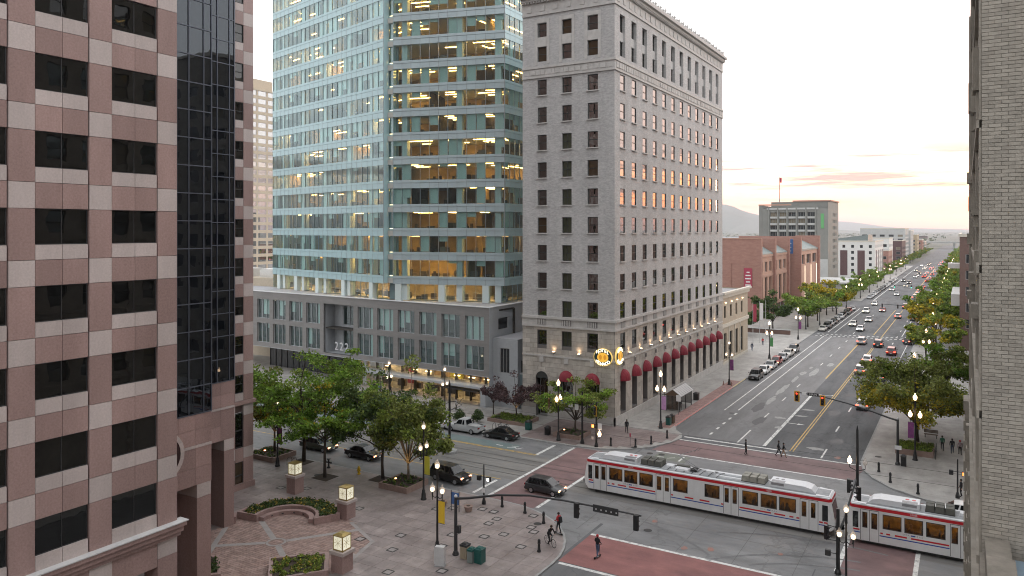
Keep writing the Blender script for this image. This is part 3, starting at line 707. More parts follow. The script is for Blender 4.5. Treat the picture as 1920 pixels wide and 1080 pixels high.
# pavement slabs by the hotel and on the far corner
def slabs(parent, x0, y0, x1, y1, s, m, name, keep, z=SW, joined=False):
    me = MB().box(-s / 2 + .015, -s / 2 + .015, -.004, s / 2 - .015, s / 2 - .015, .014).mesh(name, m); J = MB()
    y = y0 + s / 2
    while y < y1:
        x = x0 + s / 2
        while x < x1:
            if keep(x, y):
                if joined: J.box(x - s / 2 + .015, y - s / 2 + .015, z - .004, x + s / 2 - .015, y + s / 2 - .015, z + .014)
                else: inst(name, me, parent, (x, y, z))
            x += s
        y += s
    if joined and J.f:
        o = J.build(name + 's', m, parent); o['kind'] = 'stuff'
KP2 = K2 + [(-300, 284)]; KP3 = K3 + [(200, 284)]
ins = lambda P, s: (lambda x, y: all(pip(x + a * s, y + c * s, P) for a in (-.62, .62) for c in (-.62, .62)))
slabs(PAVL, -40.9, 96.4, -36.0, 150, 1.62, 'sidewalk', 'paving_slab', lambda x, y: True)
slabs(PAVL, -120, 85.2, -31.5, 96.0, .8, 'paver_corner', 'corner_paver', lambda x, y: ins(KP2, .8)(x, y) and x > -50, joined=True)
slabs(PAVL, -100, 85.2, -50, 96.4, 1.6, 'sidewalk', 'paving_slab', ins(KP2, 1.6), joined=True)
slabs(PAVL, -36.0, 98.8, -34.2, 136, .45, 'red_strip', 'strip_paver', lambda x, y: ins(KP2, .45)(x, y), joined=True)
slabs(PAVR, -10.2, 86, 0, 132, 1.62, 'sidewalk', 'paving_slab', ins(KP3, 1.62))
b = MB(); ribbon(b, [(-34.02, 100.4), (-34.02, 130)], .16, SW + .0085); b.build('red_kerb_paint', 'paint_red', PAVL)
b = MB(); ribbon(b, [(-34.02, 130.2), (-34.02, 139)], .16, SW + .0085); b.build('yellow_kerb_paint', 'paint_yellow', PAVL)

# ------------------------------------------------------------------ hills and far plain
def ridge(name, y, pts, depth, m='hill'):
    q = random.Random(len(pts)); b = MB(); n = 60
    xs = [pts[0][0] + (pts[-1][0] - pts[0][0]) * i / n for i in range(n + 1)]
    prof = []
    for x in xs:
        for k in range(len(pts) - 1):
            if pts[k][0] <= x <= pts[k + 1][0] + 1e-6:
                t = (x - pts[k][0]) / (pts[k + 1][0] - pts[k][0]); t = t * t * (3 - 2 * t); prof.append(pts[k][1] * (1 - t) + pts[k + 1][1] * t); break
    rows = []
    for r_, sc_ in ((-1, 0), (-.55, .42), (-.25, .8), (0, 1), (.6, .5), (1.2, 0)):
        rows.append([(x, y + depth * r_ + (q.random() - .5) * depth * .12, -2 + prof[i] * sc_ * (1 + (q.random() - .5) * .10 * (sc_ < 1))) for i, x in enumerate(xs)])
    for a, c in zip(rows, rows[1:]):
        for i in range(n): b.quad(a[i], a[i + 1], c[i + 1], c[i])
    o = b.build(name, m, None, smooth=True, base=((pts[0][0] + pts[-1][0]) / 2, y, 0)); o['kind'] = 'structure'; return o
ridge('mountain', 9000, [(-6500, 0), (-4400, 150), (-3000, 300), (-2520, 335), (-2000, 195), (-1300, 30), (-700, 0)], 1500)
ridge('hills', 16000, [(-9000, 60), (-5200, 260), (-3600, 300), (-2600, 250), (-2150, 195), (-950, 62), (300, 34), (2500, 60), (5000, 0)], 2500)
# ------------------------------------------------------------------ pink granite office building
GB = thing('granite_office_building', 'pink and pale chequered granite office building with dark windows and stepped glass bays', 'building', (-56, 20, 0))
FH = 4.0
fx = Face((-41.0, -14.0), (-41.0, 29.25))        # street front, u = Y + 14
WROWS = [11.9 + FH * k for k in range(0, 21)]   # window tops 11.9 ... 
body = MB()
BX = -41.28
body.prism([(BX, -14), (BX, 29.2), (-49.0, 29.2), (-49.0, 37.6), (-57.3, 37.6), (-57.3, 46.5), (-64.3, 46.5), (-64.3, 54.6), (-98, 54.6), (-98, -14)], 8.0, 98)
body.prism([(-98, -14), (BX - 6, -14), (BX - 6, 22), (-49 - 5, 28), (-57.3 - 5, 37), (-64.3 - 3, 46.5), (-64.3 - 3, 54.4), (-98, 54.4)], -.05, 8.0)
body.build('core_wall', 'granite_joint', GB)
bays = []; y = 29.25
while y > -12:
    bays.append((y - 4.09, y - 1.34, y - 1.28, y)); y -= 4.09       # window y0,y1 / pier y0,y1
pf = MB()
MB_WIN = MB().box(-.5, -.02, -.5, -.488, .05, .5).box(.488, -.02, -.5, .5, .05, .5).box(-.488, -.02, .48, .488, .05, .5).box(-.488, -.02, -.5, .488, .05, -.48).box(-.006, -.02, -.48, .006, .05, .48).mesh('bronze_frame', 'dark_metal')
GPANE = [MB().box(a, .01, -.48, c, .03, .48).mesh('dark_pane', 'granite_glass') for a, c in ((-.488, -.006), (.006, .488))]
def gp(face, name, m, u0, u1, z0, z1, vis):
    g_ = .012
    if vis: face.piece(name, m, GB, u0 + g_, u1 - g_, z0 + g_, z1 - g_, -.27, 0.0)
    else: (pl_p if m == 'granite_pink' else pl_l).append((face, u0 + g_, u1 - g_, z0 + g_, z1 - g_))
pl_p = []; pl_l = []
for bi, (wy0, wy1, py0, py1) in enumerate(bays):
    for ri, zt in enumerate(WROWS):
        vis = bi < 3 and ri < 8
        zb = zt - 1.86; zs = zb - .79; zn = zt + 1.35          # window / pale sill panel / pink spandrel above
        u0, u1, p0, p1 = wy0 + 14, wy1 + 14, py0 + 14, py1 + 14; um = (u0 + u1) / 2
        for a, c in ((u0, um), (um, u1)):
            gp(fx, 'granite_panel', 'granite_light', a, c, zs, zb, vis)
            gp(fx, 'granite_panel', 'granite_pink', a, c, zt, zn, vis)
        gp(fx, 'granite_panel', 'granite_pink', p0, p1, zs, zt, vis)
        gp(fx, 'granite_panel', 'granite_light', p0, p1, zt, zn, vis)
        if vis or True:
            w = fx.inst('window', MB_WIN, GB, um, (zt + zb) / 2, -.12, (u1 - u0, 1, zt - zb)) if bi < 4 and ri < 9 else None
            if w:
                for k, (a, c) in enumerate(((-.5, -.006), (.006, .5))):
                    q = bpy.data.objects.new('pane', GPANE[k]); col.objects.link(q); q.parent = w
            else:
                fx.box(pf, u0, u1, zb, zt, -.15, -.10)

for nm, lst, m in (('granite_panels', pl_p, 'granite_pink'), ('granite_panels', pl_l, 'granite_light')):
    q = MB()
    for f_, a, c, z0, z1 in lst: f_.box(q, a, c, z0, z1, -.27, 0.0)
    o = q.build(nm, m, GB); o['kind'] = 'stuff'
pf.build('upper_glazing', 'granite_glass', GB)
# moulded ledge and base of the street front
q = MB()
fx.box(q, 0, fx.W + .35, 8.95, 9.2, -.3, .45); fx.box(q, 0, fx.W + .25, 8.6, 8.95, -.3, .28); fx.box(q, 0, fx.W + .15, 8.35, 8.6, -.3, .15)
q.build('ledge', 'granite_pink', GB)
q = MB(); fx.box(q, 0, fx.W + .45, 9.2, 9.26, -.3, .52); q.build('ledge_flashing', 'pale_metal', GB)
for k, (wy0, wy1, py0, py1) in enumerate(bays[:5]):
    fx.piece('granite_panel', 'granite_light', GB, py0 + 14, py1 + 14, 7.35, 8.34, -.3, 0)
    fx.piece('granite_panel', 'granite_pink', GB, wy0 + 14, wy1 + 14.05, 6.9, 8.34, -.3, -.02)
    fx.piece('pier', 'granite_pink', GB, py0 + 14, py1 + 14, SW, 7.33, -1.3, 0)
# stepped bays: dark curtain wall above granite
def bay(x, y0, y1, ybase, name, vert, arcade):
    f = Face((x, y0), (x, y1)); W = f.W
    zb = 13.25
    for k in range(22):                         # glazing rows, two per storey
        z0 = zb + 2.03 * k
        for a, c in zip(vert[:-1], vert[1:]):
            f.piece('glass_panel', 'curtain_glass', GB, a + .02, c - .02, z0 + .03, z0 + 2.0, -.1, -.04)
    q = MB()
    for k in range(23): f.box(q, 0, W, zb + 2.03 * k - .035, zb + 2.03 * k + .035, -.12, .03)
    for a in vert: f.box(q, a - .035, a + .035, zb, zb + 44, -.12, .032)
    q.build('mullions', 'curtain_mullion', GB)
    return f
f1 = bay(-48.7, 29.4, 37.65, 0, 'a', [0, 1.9, 3.8, 5.3, 6.3, 7.57, 8.25], True)
f2 = bay(-57.0, 37.7, 46.5, 0, 'b', [0, 1.9, 3.8, 5.9, 6.95, 8.26, 8.8], True)
def cut_face(f, parent, cu, cz, rad):
    """granite apron below a glass bay: big panels with joints, a round window and a pale band"""
    W = f.W; n = max(2, round(W / 1.4)); us = [W * i / n for i in range(n + 1)]; zs = [8.0, 9.3, 10.75, 10.95, 12.1, 13.2]
    for i in range(n):
        for j in range(len(zs) - 1):
            m = 'granite_light' if j == 2 else 'granite_pink'
            f.piece('granite_panel', m, parent, us[i] + .008, us[i + 1] - .008, zs[j] + .008, zs[j + 1] - .008, -.3, .05 if j == 2 else 0)
    q = MB(); N_ = 28
    P = lambda t, r, d: f.p(cu + r * math.cos(t), cz + r * math.sin(t), d)
    for i in range(N_):
        t0, t1 = 2 * math.pi * i / N_, 2 * math.pi * (i + 1) / N_
        q.quad(P(t0, rad, .07), P(t1, rad, .07), P(t1, rad + .3, .07), P(t0, rad + .3, .07)); q.quad(P(t0, rad + .3, .07), P(t1, rad + .3, .07), P(t1, rad + .3, 0), P(t0, rad + .3, 0))
        q.quad(P(t0, rad, .055), P(t1, rad, .055), P(t1, rad, .07), P(t0, rad, .07))
    rg = q.build('round_window', 'granite_light', parent)
    q = MB(); q.poly([P(2 * math.pi * i / N_, rad, .056) for i in range(N_)]); q.build('pane', 'granite_glass', rg)
cut_face(f1, GB, 4.1, 10.7, 1.5); cut_face(f2, GB, 4.6, 10.7, 1.4)
def pillar(x, y0, y1, dx, z1):
    q = MB(); q.box(x - dx, y0, SW, x, y1, z1 - 1.0); q.build('pillar', 'granite_pink', GB)
    q = MB(); q.box(x - dx + .004, y0 + .004, z1 - .98, x - .004, y1 - .004, z1); q.build('pillar_head', 'granite_light', GB)
pillar(-48.7, 36.4, 37.6, 2.3, 8.0); pillar(-57.0, 45.4, 46.45, 2.3, 8.0); pillar(-48.7, 29.6, 30.6, 1.6, 8.0)
q = MB(); q.box(-58.2, 41, 8.3, -57.1, 46.4, 8.6); q.build('soffit_trim', 'granite_pink', GB)
# the outermost step: granite strip with narrow windows
f3 = Face((-64.0, 46.6), (-64.0, 54.62)); W = f3.W
for zt in [11.9 + FH * k for k in range(12)]:
    zb = zt - 1.86; zs = zb - .79; zn = zt + 1.35
    ua, ub = W - 2.3, W - 1.27
    for a, c, kind in ((0, ua - 2.3, 0), (ua - 2.3, ua, 1), (ua, ub, 2), (ub, W, 1)):
        if kind == 2 or kind == 0:
            f3.piece('granite_panel', 'granite_light', GB, a + .01, c - .01, zs + .01, zb - .01, -.3, 0); f3.piece('granite_panel', 'granite_pink', GB, a + .01, c - .01, zt + .01, zn - .01, -.3, 0)
            window(f3, GB, a, c, zb, zt, -.1, WF, 'granite_glass')
        else:
            f3.piece('granite_panel', 'granite_pink', GB, a + .01, c - .01, zs + .01, zt - .01, -.3, 0); f3.piece('granite_panel', 'granite_light', GB, a + .01, c - .01, zt + .01, zn - .01, -.3, 0)
q = MB(); f3.box(q, 0, W + .2, 8.85, 9.22, -.3, .22); q.build('ledge', 'granite_pink', GB)
for a, c in ((0, W - 4.6), (W - 4.6, W - 2.3), (W - 1.27, W)):
    f3.piece('granite_panel', 'granite_light', GB, a + .01, c - .01, 7.7, 8.84, -.3, 0); f3.piece('granite_panel', 'granite_pink', GB, a + .01, c - .01, 4.4, 7.68, -.3, 0)
    f3.piece('granite_panel', 'granite_light', GB, a + .01, c - .01, 3.3, 4.38, -.3, 0); f3.piece('granite_panel', 'granite_pink', GB, a + .01, c - .01, SW, 3.28, -.3, 0)
f3.piece('granite_panel', 'granite_pink', GB, W - 2.29, W - 1.28, 3.0, 4.4, -.3, 0)
window(f3, GB, W - 2.3, W - 1.27, 4.4, 8.0, -.15, WF, 'granite_glass'); window(f3, GB, W - 2.3, W - 1.27, SW, 3.0, -.15, WF, 'hotel_glass_warm')
q = MB(); f3.box(q, -.1, W + .12, SW, .75, -.3, .12); q.build('plinth', 'granite_pink', GB)
q = MB(); q.box(-66.8, 54.56, 8.0, -64.05, 54.62, 58); q.build('end_wall', 'granite_pink', GB)
q = MB(); q.box(-46.1, 27.0, 6.9, -45.4, 27.3, 7.5); q.build('soffit_lamp', 'lamp_warm', GB)

# ------------------------------------------------------------------ hotel
HT = thing('hotel_building', 'tall pale brick hotel with stone base, red awnings and cresting along its roof', 'building', (-48, 122, 0))
hf = Face((-55.4, 96.0), (-41.0, 96.0)); hs = Face((-41.0, 96.0), (-41.0, 149.2)); hb = Face((-41.0, 149.2), (-55.4, 149.2)); hw = Face((-55.4, 149.2), (-55.4, 96.0))
FX = [(2.46, 3.96), (6.39, 7.92), (10.35, 11.93)]           # front window spans
SY = [(1.94 + 4.252 * k, 3.66 + 4.24 * k) for k in range(12)]
ROWS = [(16.76 + 3.94 * k - 2.25, 16.76 + 3.94 * k) for k in range(9)]
holesF = [(a, c, z0, z1) for a, c in FX for z0, z1 in ROWS] + [(a, c, 10.35, 12.45) for a, c in FX]
holesS = [(a, c, z0, z1) for a, c in SY for z0, z1 in ROWS] + [(a, c, 10.35, 12.45) for a, c in SY]
ZT = 57.7
up = lambda H: [h for h in H if h[2] > 14]; lo = lambda H: [h for h in H if h[2] < 14]
b = MB()
TOPF = [(a, c, z0, z1) for a, c in FX for z0, z1 in ((50.9, 53.0), (54.4, 56.4))]
TOPS = [(a - .12, c + .12, 50.8, 56.6) for a, c in SY]
hf.wall(b, 14.3, ZT, up(holesF) + TOPF, .45); hs.wall(b, 14.3, ZT, up(holesS) + TOPS, .55)
hb.wall(b, 0, ZT); hw.wall(b, 14.3, ZT)
b.build('brick_wall', 'hotel_brick', HT)
SG = [(a + .05, c + .25, 1.55, 6.6) for a, c in SY]         # tall ground-floor openings of the side
AR = [(a - .22, c + .22) for a, c in FX]
holesG = [(AR[0][0], AR[0][1], SW, 6.3), (AR[1][0], AR[1][1], 1.5, 6.3), (AR[2][0], AR[2][1], 1.5, 6.3)]
b = MB()
hf.wall(b, SW, 14.3, lo(holesF) + holesG, .55); hs.wall(b, SW, 14.3, lo(holesS) + SG, .9); hw.wall(b, SW, 14.3)
b.build('stone_wall', 'hotel_dark', HT)
# ashlar blocks of the base, laid proud of the joints
def ashlar(f, holes, z0, z1, bw, bh, lim, tag_):
    k = 0; J = MB(); lst = []
    z = z0; r = 0
    while z < z1 - .05:
        zz = min(z + bh, z1); u = -(bw / 2 if r % 2 else 0)
        while u < f.W:
            a, c = max(u, 0), min(u + bw, f.W); segs = [(a, c)]
            for h in holes:
                if h[2] < zz - .02 and h[3] > z + .02:
                    ns = []
                    for s0, s1 in segs:
                        if h[1] <= s0 or h[0] >= s1: ns.append((s0, s1))
                        else:
                            if h[0] > s0: ns.append((s0, h[0]))
                            if h[1] < s1: ns.append((h[1], s1))
                    segs = ns
            for s0, s1 in segs:
                if s1 - s0 > .08: lst.append((s0, s1, z, zz))
            u += bw
        z = zz; r += 1
    for i, (a, c, z0_, z1_) in enumerate(lst):
        if i < lim: f.piece('stone_block', 'hotel_stone', HT, a + .018, c - .018, z0_ + .014, z1_ - .014, -.05, .035)
        else: f.box(J, a + .018, c - .018, z0_ + .014, z1_ - .014, -.05, .035)
    if J.f:
        o = J.build('stone_blocks', 'hotel_stone', HT); o['kind'] = 'stuff'
ashlar(hf, lo(holesF) + holesG, 1.3, 13.2, 1.25, .66, 300, 'f'); ashlar(hs, lo(holesS) + SG, 1.3, 13.2, 1.3, .66, 0, 's')
b = MB()                                                      # plinth
for f_, H in ((hf, [h for h in holesG if h[2] < 1]), (hs, [])):
    us = [0] + [x for h in H for x in (h[0], h[1])] + [f_.W]
    for i in range(0, len(us), 2): f_.box(b, us[i] - (0 if us[i] else .12), us[i + 1] + (.12 if us[i + 1] == f_.W else 0), SW, 1.28, -.1, .12)
b.build('plinth', 'hotel_trim', HT)
def belts(name, z0, z1, d, m='hotel_trim'):
    b = MB(); hf.box(b, -.0, hf.W + d, z0, z1, -.05, d); hs.box(b, .0, hs.W, z0, z1, -.05, d - .003); b.build(name, m, HT)
belts('string_course', 14.15, 14.5, .28); belts('string_course', 12.95, 13.2, .22); belts('balcony_band', 13.2, 14.15, .10); belts('thin_course', 8.75, 8.95, .12)
belts('frieze_band', 48.75, 49.9, .10); belts('string_course', 49.9, 50.25, .24); belts('string_course', 48.55, 48.75, .18)
belts('string_course', 57.55, 57.85, .18); belts('upper_frieze', 57.85, 59.3, .08); belts('cornice', 59.55, 59.95, .55); belts('cornice', 59.95, 60.35, .95); belts('cornice_bed', 59.3, 59.55, .3); belts('parapet', 60.35, 61.0, .35)
b = MB(); b.box(-55.3, 96.1, 60.3, -41.1, 149.1, 60.5); b.build('roof', 'roof_grey', HT)
b = MB(); b.box(-55.4, 96.0, ZT, -41.0, 149.2, 60.32); b.build('attic', 'hotel_trim', HT)
# dentils, cresting, carved frieze panels and balustrade grilles
den = MB(); u = .2
while u < hf.W: hf.box(den, u, u + .22, 59.32, 59.54, .3, .5); u += .45
u = .2
while u < hs.W: hs.box(den, u, u + .22, 59.32, 59.54, .3, .5); u += .45
o = den.build('dentils', 'hotel_trim', HT); o['kind'] = 'stuff'
cr_me = MB().lathe([(.10, 0), (.16, .1), (.12, .25), (.20, .45), (.05, .75), (.03, 1.0)], n=6).mesh('finial', 'hotel_trim')
cr_s = MB().lathe([(.08, 0), (.17, .12), (.2, .3), (.05, .5)], n=6).mesh('finial_small', 'hotel_trim')
for f_, nn in ((hf, 13), (hs, 48)):
    for k in range(nn + 1): f_.inst('finial', cr_me if k % 2 == 0 else cr_s, HT, .1 + (f_.W - .2) * k / nn, 60.99, .15)
for a, c in FX:
    for i in range(5): hf.piece('baluster', 'hotel_trim', HT, a + .12 + .28 * i, a + .26 + .28 * i, 13.3, 14.05, .12, .19)
    hf.piece('grille', 'hotel_dark', HT, a + .02, c - .02, 13.28, 14.08, .06, .115)
for a, c in SY:
    hs.piece('grille', 'hotel_dark', HT, a + .02, c - .02, 13.28, 14.08, .06, .115)
    for i in range(5): hs.piece('baluster', 'hotel_trim', HT, a + .14 + .32 * i, a + .28 + .32 * i, 13.3, 14.05, .12, .18)
q = random.Random(2); fz = MB()
for f_ in (hf, hs):
    u = .4
    while u < f_.W - .6:
        wdt = .35 + q.random() * .5; f_.box(fz, u, u + wdt, 48.95 + q.random() * .1, 49.7, .1, .14 + q.random() * .06); u += wdt + .12 + q.random() * .15
    u = .8
    while u < f_.W - .8:
        f_.box(fz, u, u + .75, 58.1, 59.0, .08, .16); u += 2.1
o = fz.build('carved_ornaments', 'hotel_trim', HT); o['kind'] = 'stuff'
# windows
sill_me = MB().box(-.58, -.16, -.07, .58, .02, .07).mesh('sill', 'hotel_trim')
gl = ['hotel_glass', 'hotel_glass_blind', 'hotel_glass_warm']
q = random.Random(4)
for ci, (a, c) in enumerate(FX):
    for ri, (z0, z1) in enumerate(ROWS + [(10.35, 12.45)]):
        pm = 'hotel_glass_blind' if (ci == 1 and ri < 7) or ri == 9 and ci == 1 else q.choice(['hotel_glass', 'hotel_glass', 'hotel_glass_warm'])
        wd = window(hf, HT, a, c, z0, z1, -.3, WF2 if ci == 1 else WF, pm)
        if ri < 9: hf.inst('sill', sill_me, HT, (a + c) / 2, z0 - .03, .06, (c - a, 1, 1))
    for z0, z1 in ((50.9, 53.0), (54.4, 56.4)):
        window(hf, HT, a, c, z0, z1, -.3, WF, 'hotel_glass_warm' if q.random() < .5 else 'hotel_glass')
    hf.piece('spandrel', 'hotel_trim', HT, a, c, 53.02, 54.38, .0, .05)
    for s0, s1 in ((a - .45, a - .02), (c + .02, c + .45)): hf.piece('window_surround', 'hotel_trim', HT, s0, s1, 50.5, 57.0, .0, .06)
    hf.piece('window_surround', 'hotel_trim', HT, a - .019, c + .019, 56.45, 57.0, .0, .055)
for ci, (a, c) in enumerate(SY):
    for ri, (z0, z1) in enumerate(ROWS + [(10.35, 12.45)]):
        window(hs, HT, a, c, z0, z1, -.09, WF, 'hotel_glass')
        if ri < 9: hs.inst('sill', sill_me, HT, (a + c) / 2, z0 - .03, .06, (c - a, 1, 1))
    window(hs, HT, a - .1, c + .1, 50.85, 53.0, -.5, WF, 'hotel_glass'); window(hs, HT, a - .1, c + .1, 54.3, 56.6, -.5, WF, 'hotel_glass')
    hs.piece('spandrel', 'hotel_trim', HT, a - .115, c + .115, 53.02, 54.28, -.5, -.3)
# ground-floor glazing, awnings
def awning_mesh(wd, pr, h):
    b = MB(); nA, nB = 10, 6
    G = []
    for i in range(nA + 1):
        th = math.pi * i / nA; row = []
        for j in range(nB + 1):
            ph = math.pi / 2 * j / nB
            row.append((-wd / 2 * math.cos(th), -pr * math.sin(th) * math.sin(ph), h * math.sin(th) * math.cos(ph)))
        G.append(row)
    for i in range(nA):
        for j in range(nB): b.quad(G[i][j], G[i + 1][j], G[i + 1][j + 1], G[i][j + 1])
    for i in range(nA):                                        # valance
        p, r_ = G[i][nB], G[i + 1][nB]; b.quad((p[0], p[1], 0), (r_[0], r_[1], 0), (r_[0], r_[1], -.28), (p[0], p[1], -.28))
    return b.mesh('awning', 'awning', smooth=True)
aw_s = awning_mesh(2.15, 1.0, 1.25); aw_f = awning_mesh(2.2, .9, 1.15)
for a, c in SY:
    hs.inst('awning', aw_s, HT, (a + c) / 2 + .15, 6.25, .06)
    window(hs, HT, a + .05, c + .25, 1.55, 6.6, -.85, WGM, 'hotel_glass_blind' if a < 20 else 'hotel_glass')
    hs.piece('keystone', 'hotel_trim', HT, (a + c) / 2, (a + c) / 2 + .3, 7.7, 8.75, .0, .12)
    hs.piece('keystone_carving', 'hotel_dark', HT, (a + c) / 2 - .05, (a + c) / 2 + .35, 8.0, 8.5, .12, .22)
for i, (a, c) in enumerate(AR):
    if i: 
        hf.inst('awning', aw_f, HT, (a + c) / 2, 5.9, .06)
        window(hf, HT, a, c, 1.5, 6.3, -.5, WGM, 'hotel_glass')
    else:
        window(hf, HT, a, c, SW, 6.3, -1.2, WGM, 'hotel_glass_warm')
    b = MB()                                                   # arch surround
    n = 14; cu, r0, r1 = (a + c) / 2, (c - a) / 2 + .02, (c - a) / 2 + .38; zc = 6.0 if i else 5.6
    for k in range(n):
        t0, t1 = math.pi * k / n, math.pi * (k + 1) / n
        P = lambda t, r_, d: hf.p(cu + r_ * math.cos(t), zc + r_ * math.sin(t), d)
        b.quad(P(t0, r0, .10), P(t0, r1, .10), P(t1, r1, .10), P(t1, r0, .10)); b.quad(P(t0, r1, .0), P(t1, r1, .0), P(t1, r1, .10), P(t0, r1, .10)); b.quad(P(t0, r0, .1), P(t1, r0, .1), P(t1, r0, 0), P(t0, r0, 0))
    b.build('arch', 'hotel_stone', HT)
    b = MB(); b.poly([hf.p(cu + r0 * math.cos(math.pi * k / n), zc + r0 * math.sin(math.pi * k / n), .045) for k in range(n + 1)]); b.build('arch_head', 'sash', HT)
    hf.piece('keystone_carving', 'hotel_trim', HT, cu - .3, cu + .3, 7.95, 8.7, .03, .25)
# wall sconces washing the stone
def sconce(f, u, z):
    s = f.inst('wall_sconce', SC_ME, HT, u, z, .04)
    e_ = bpy.data.objects.new('bulb', SC_B); col.objects.link(e_); e_.parent = s
    l = bpy.data.lights.new('uplight', 'SPOT'); l.energy = 4.5; l.color = (1, .68, .40); l.spot_size = R(120); l.spot_blend = .8; l.shadow_soft_size = .06
    lo_ = bpy.data.objects.new('uplight', l); col.objects.link(lo_); lo_.parent = s; lo_.location = (0, -.26, .16); lo_.rotation_euler = (R(172), 0, 0)
SC_ME = MB().lathe([(.05, -.2), (.2, -.05), (.24, .08)], 0, -.2, 0, 10).box(-.05, -.2, -.1, .05, 0, 0).mesh('sconce', 'pale_metal')
SC_B = MB().lathe([(.2, .082), (.15, .12), (.02, .14)], 0, -.2, 0, 10).mesh('bulb', 'lamp_warm')
for k in range(11): sconce(hs, (SY[k][1] + SY[k + 1][0]) / 2 + .05, 9.45)
sconce(hf, (FX[0][1] + FX[1][0]) / 2, 9.45); sconce(hf, (FX[1][1] + FX[2][0]) / 2, 9.45)
b = MB(); b.tube([(-48, 118, 60.4), (-48, 118, 72)], [.06, .03], 6); b.build('flagpole', 'pale_metal', HT)
for x, y, r_ in ((-45, 140, 0), (-50, 110, 0)):
    b = MB(); b.box(x, y, 60.4, x + 3, y + 4, 62.6); b.build('roof_plant', 'concrete_light', HT)
# oval neon signs, one on each side of the corner
def hotel_sign(face, u, z, wd, hh):
    c0 = face.p(u, z, .2)
    s = thing('hotel_sign', 'lit oval hotel sign in gold with twin figures on the ' + ('entrance front' if face is hf else 'long awning side'), 'sign', c0)
    def disc(name, m, rx, rz, d0, d1, par):
        b = MB(); n = 32; A = [face.p(u + rx * math.cos(2 * math.pi * k / n), z + rz * math.sin(2 * math.pi * k / n), d1) for k in range(n)]
        B = [face.p(u + rx * math.cos(2 * math.pi * k / n), z + rz * math.sin(2 * math.pi * k / n), d0) for k in range(n)]
        b.poly(A)
        for k in range(n): b.quad(B[k], B[(k + 1) % n], A[(k + 1) % n], A[k])
        return b.build(name, m, par)
    disc('rim', 'sign_gold', wd / 2, hh / 2, .1, .30, s); pl = disc('plate', 'sign_plate', wd / 2 - .09, hh / 2 - .09, .3, .33, s)
    disc('medallion', 'sign_face', wd * .30, hh * .27, .33, .37, pl)
    for sx in (-1, 1):
        b = MB(); n = 14; cu = u + sx * wd * .12
        b.poly([face.p(cu + wd * .075 * math.cos(2 * math.pi * k / n), z + .02 + hh * .14 * math.sin(2 * math.pi * k / n), .375) for k in range(n)]); b.build('figure', 'sign_face_dark', pl)
    def arc_text(st, top):
        for i, ch in enumerate(st):
            t = (i - (len(st) - 1) / 2) / max(1, len(st) - 1); ang = t * (1.5 if top else 1.7)
            uu = u + wd * .40 * math.sin(ang); zz = z + (1 if top else -1) * hh * .385 * math.cos(ang)
            face.text('letter', ch, hh * .25, 'sign_bulb', pl, uu, zz, .36, .03)
    arc_text('HOTEL', True); arc_text('MONACO', False)
    b = MB(); b.tube([face.p(u, z, 0), face.p(u, z, .12)], .08, 6); b.build('bracket', 'black_metal', s)
hotel_sign(hf, 12.8, 9.4, 2.75, 2.4); hotel_sign(hs, 1.15, 9.55, 2.6, 2.4)

# low annex beside the hotel
AX = thing('hotel_annex', 'low tan brick annex with pale cornice next to the hotel', 'building', (-48, 158, 0))
ax = Face((-41.3, 149.3), (-41.3, 170.5)); axb = Face((-41.3, 170.5), (-58, 170.5)); axf = Face((-58, 149.3), (-41.3, 149.3))
U = [(2.2, 3.6), (6.6, 8.0), (11, 12.4), (15.4, 16.8)]
b = MB(); ax.wall(b, SW, 14.0, [(a, c, 9.2, 11.6) for a, c in U] + [(a - .5, c + .5, 1.0, 6.2) for a, c in U], .4); axb.wall(b, SW, 14); b.build('wall', 'tan_brick', AX)
for a, c in U:
    window(ax, AX, a, c, 9.2, 11.6, -.3, WF, 'dull_glass'); window(ax, AX, a - .5, c + .5, 1.0, 6.2, -.3, WF2, 'dull_glass')
    ax.piece('pilaster', 'cream_trim', AX, a - .85, a - .52, .6, 7.3, .0, .12); ax.piece('lamp', 'lamp_warm', AX, (a + c) / 2 - .12, (a + c) / 2 + .12, 12.2, 12.35, .1, .28)
for nm, z0, z1, d in (('cornice', 13.3, 14.0, .35), ('cornice', 14.0, 14.45, .7), ('string_course', 7.4, 8.1, .25), ('plinth', SW, .6, .1)):
    b = MB(); ax.box(b, 0, ax.W + d, z0, z1, -.05, d); b.build(nm, 'cream_trim', AX)
b = MB(); b.box(-58, 149.3, 13.6, -41.4, 170.4, 13.8); b.build('roof', 'roof_grey', AX)
# ------------------------------------------------------------------ glass office tower on its podium
GT = thing('glass_office_tower', 'tall blue-green glass office tower with lit floors rising behind a grey podium', 'tower', (-92, 115, 14.9))
tl = Face((-122.1, 109.2), (-84.5, 99.5)); tr_ = Face((-82.7, 99.8), (-64.0, 105.1)); ts = Face((-64.0, 105.1), (-64.0, 131.0))
tn = Face((-84.3, 100.6), (-82.9, 100.75))
NF = 14; ZK = [19.1 + 4 * k for k in range(NF)]
PLAN = [(-122.0, 131), (-122.0, 109.3), (-84.4, 99.9), (-82.8, 100.2), (-64.1, 105.4), (-64.1, 131)]
def inset(poly, d):
    c = Vector((-93, 119)); return [tuple(Vector(p) + (c - Vector(p)).normalized() * d) for p in poly]
slab_poly = [(-121.7, 130.8), (-121.7, 109.7), (-84.4, 100.3), (-82.8, 100.6), (-64.4, 105.8), (-64.4, 130.8)]
core_poly = [(-112, 128), (-112, 116.5), (-84.4, 109.3), (-82.8, 109.5), (-73, 112.3), (-73, 128)]
sm = None
for k, zk in enumerate(ZK + [ZK[-1] + 4]):
    if sm is None: sm = MB().prism(slab_poly, -.9, 0).mesh('floor_slab', 'tower_slab', origin=(0, 0, 0))
    inst('floor_slab', sm, GT, (0, 0, zk - .4))
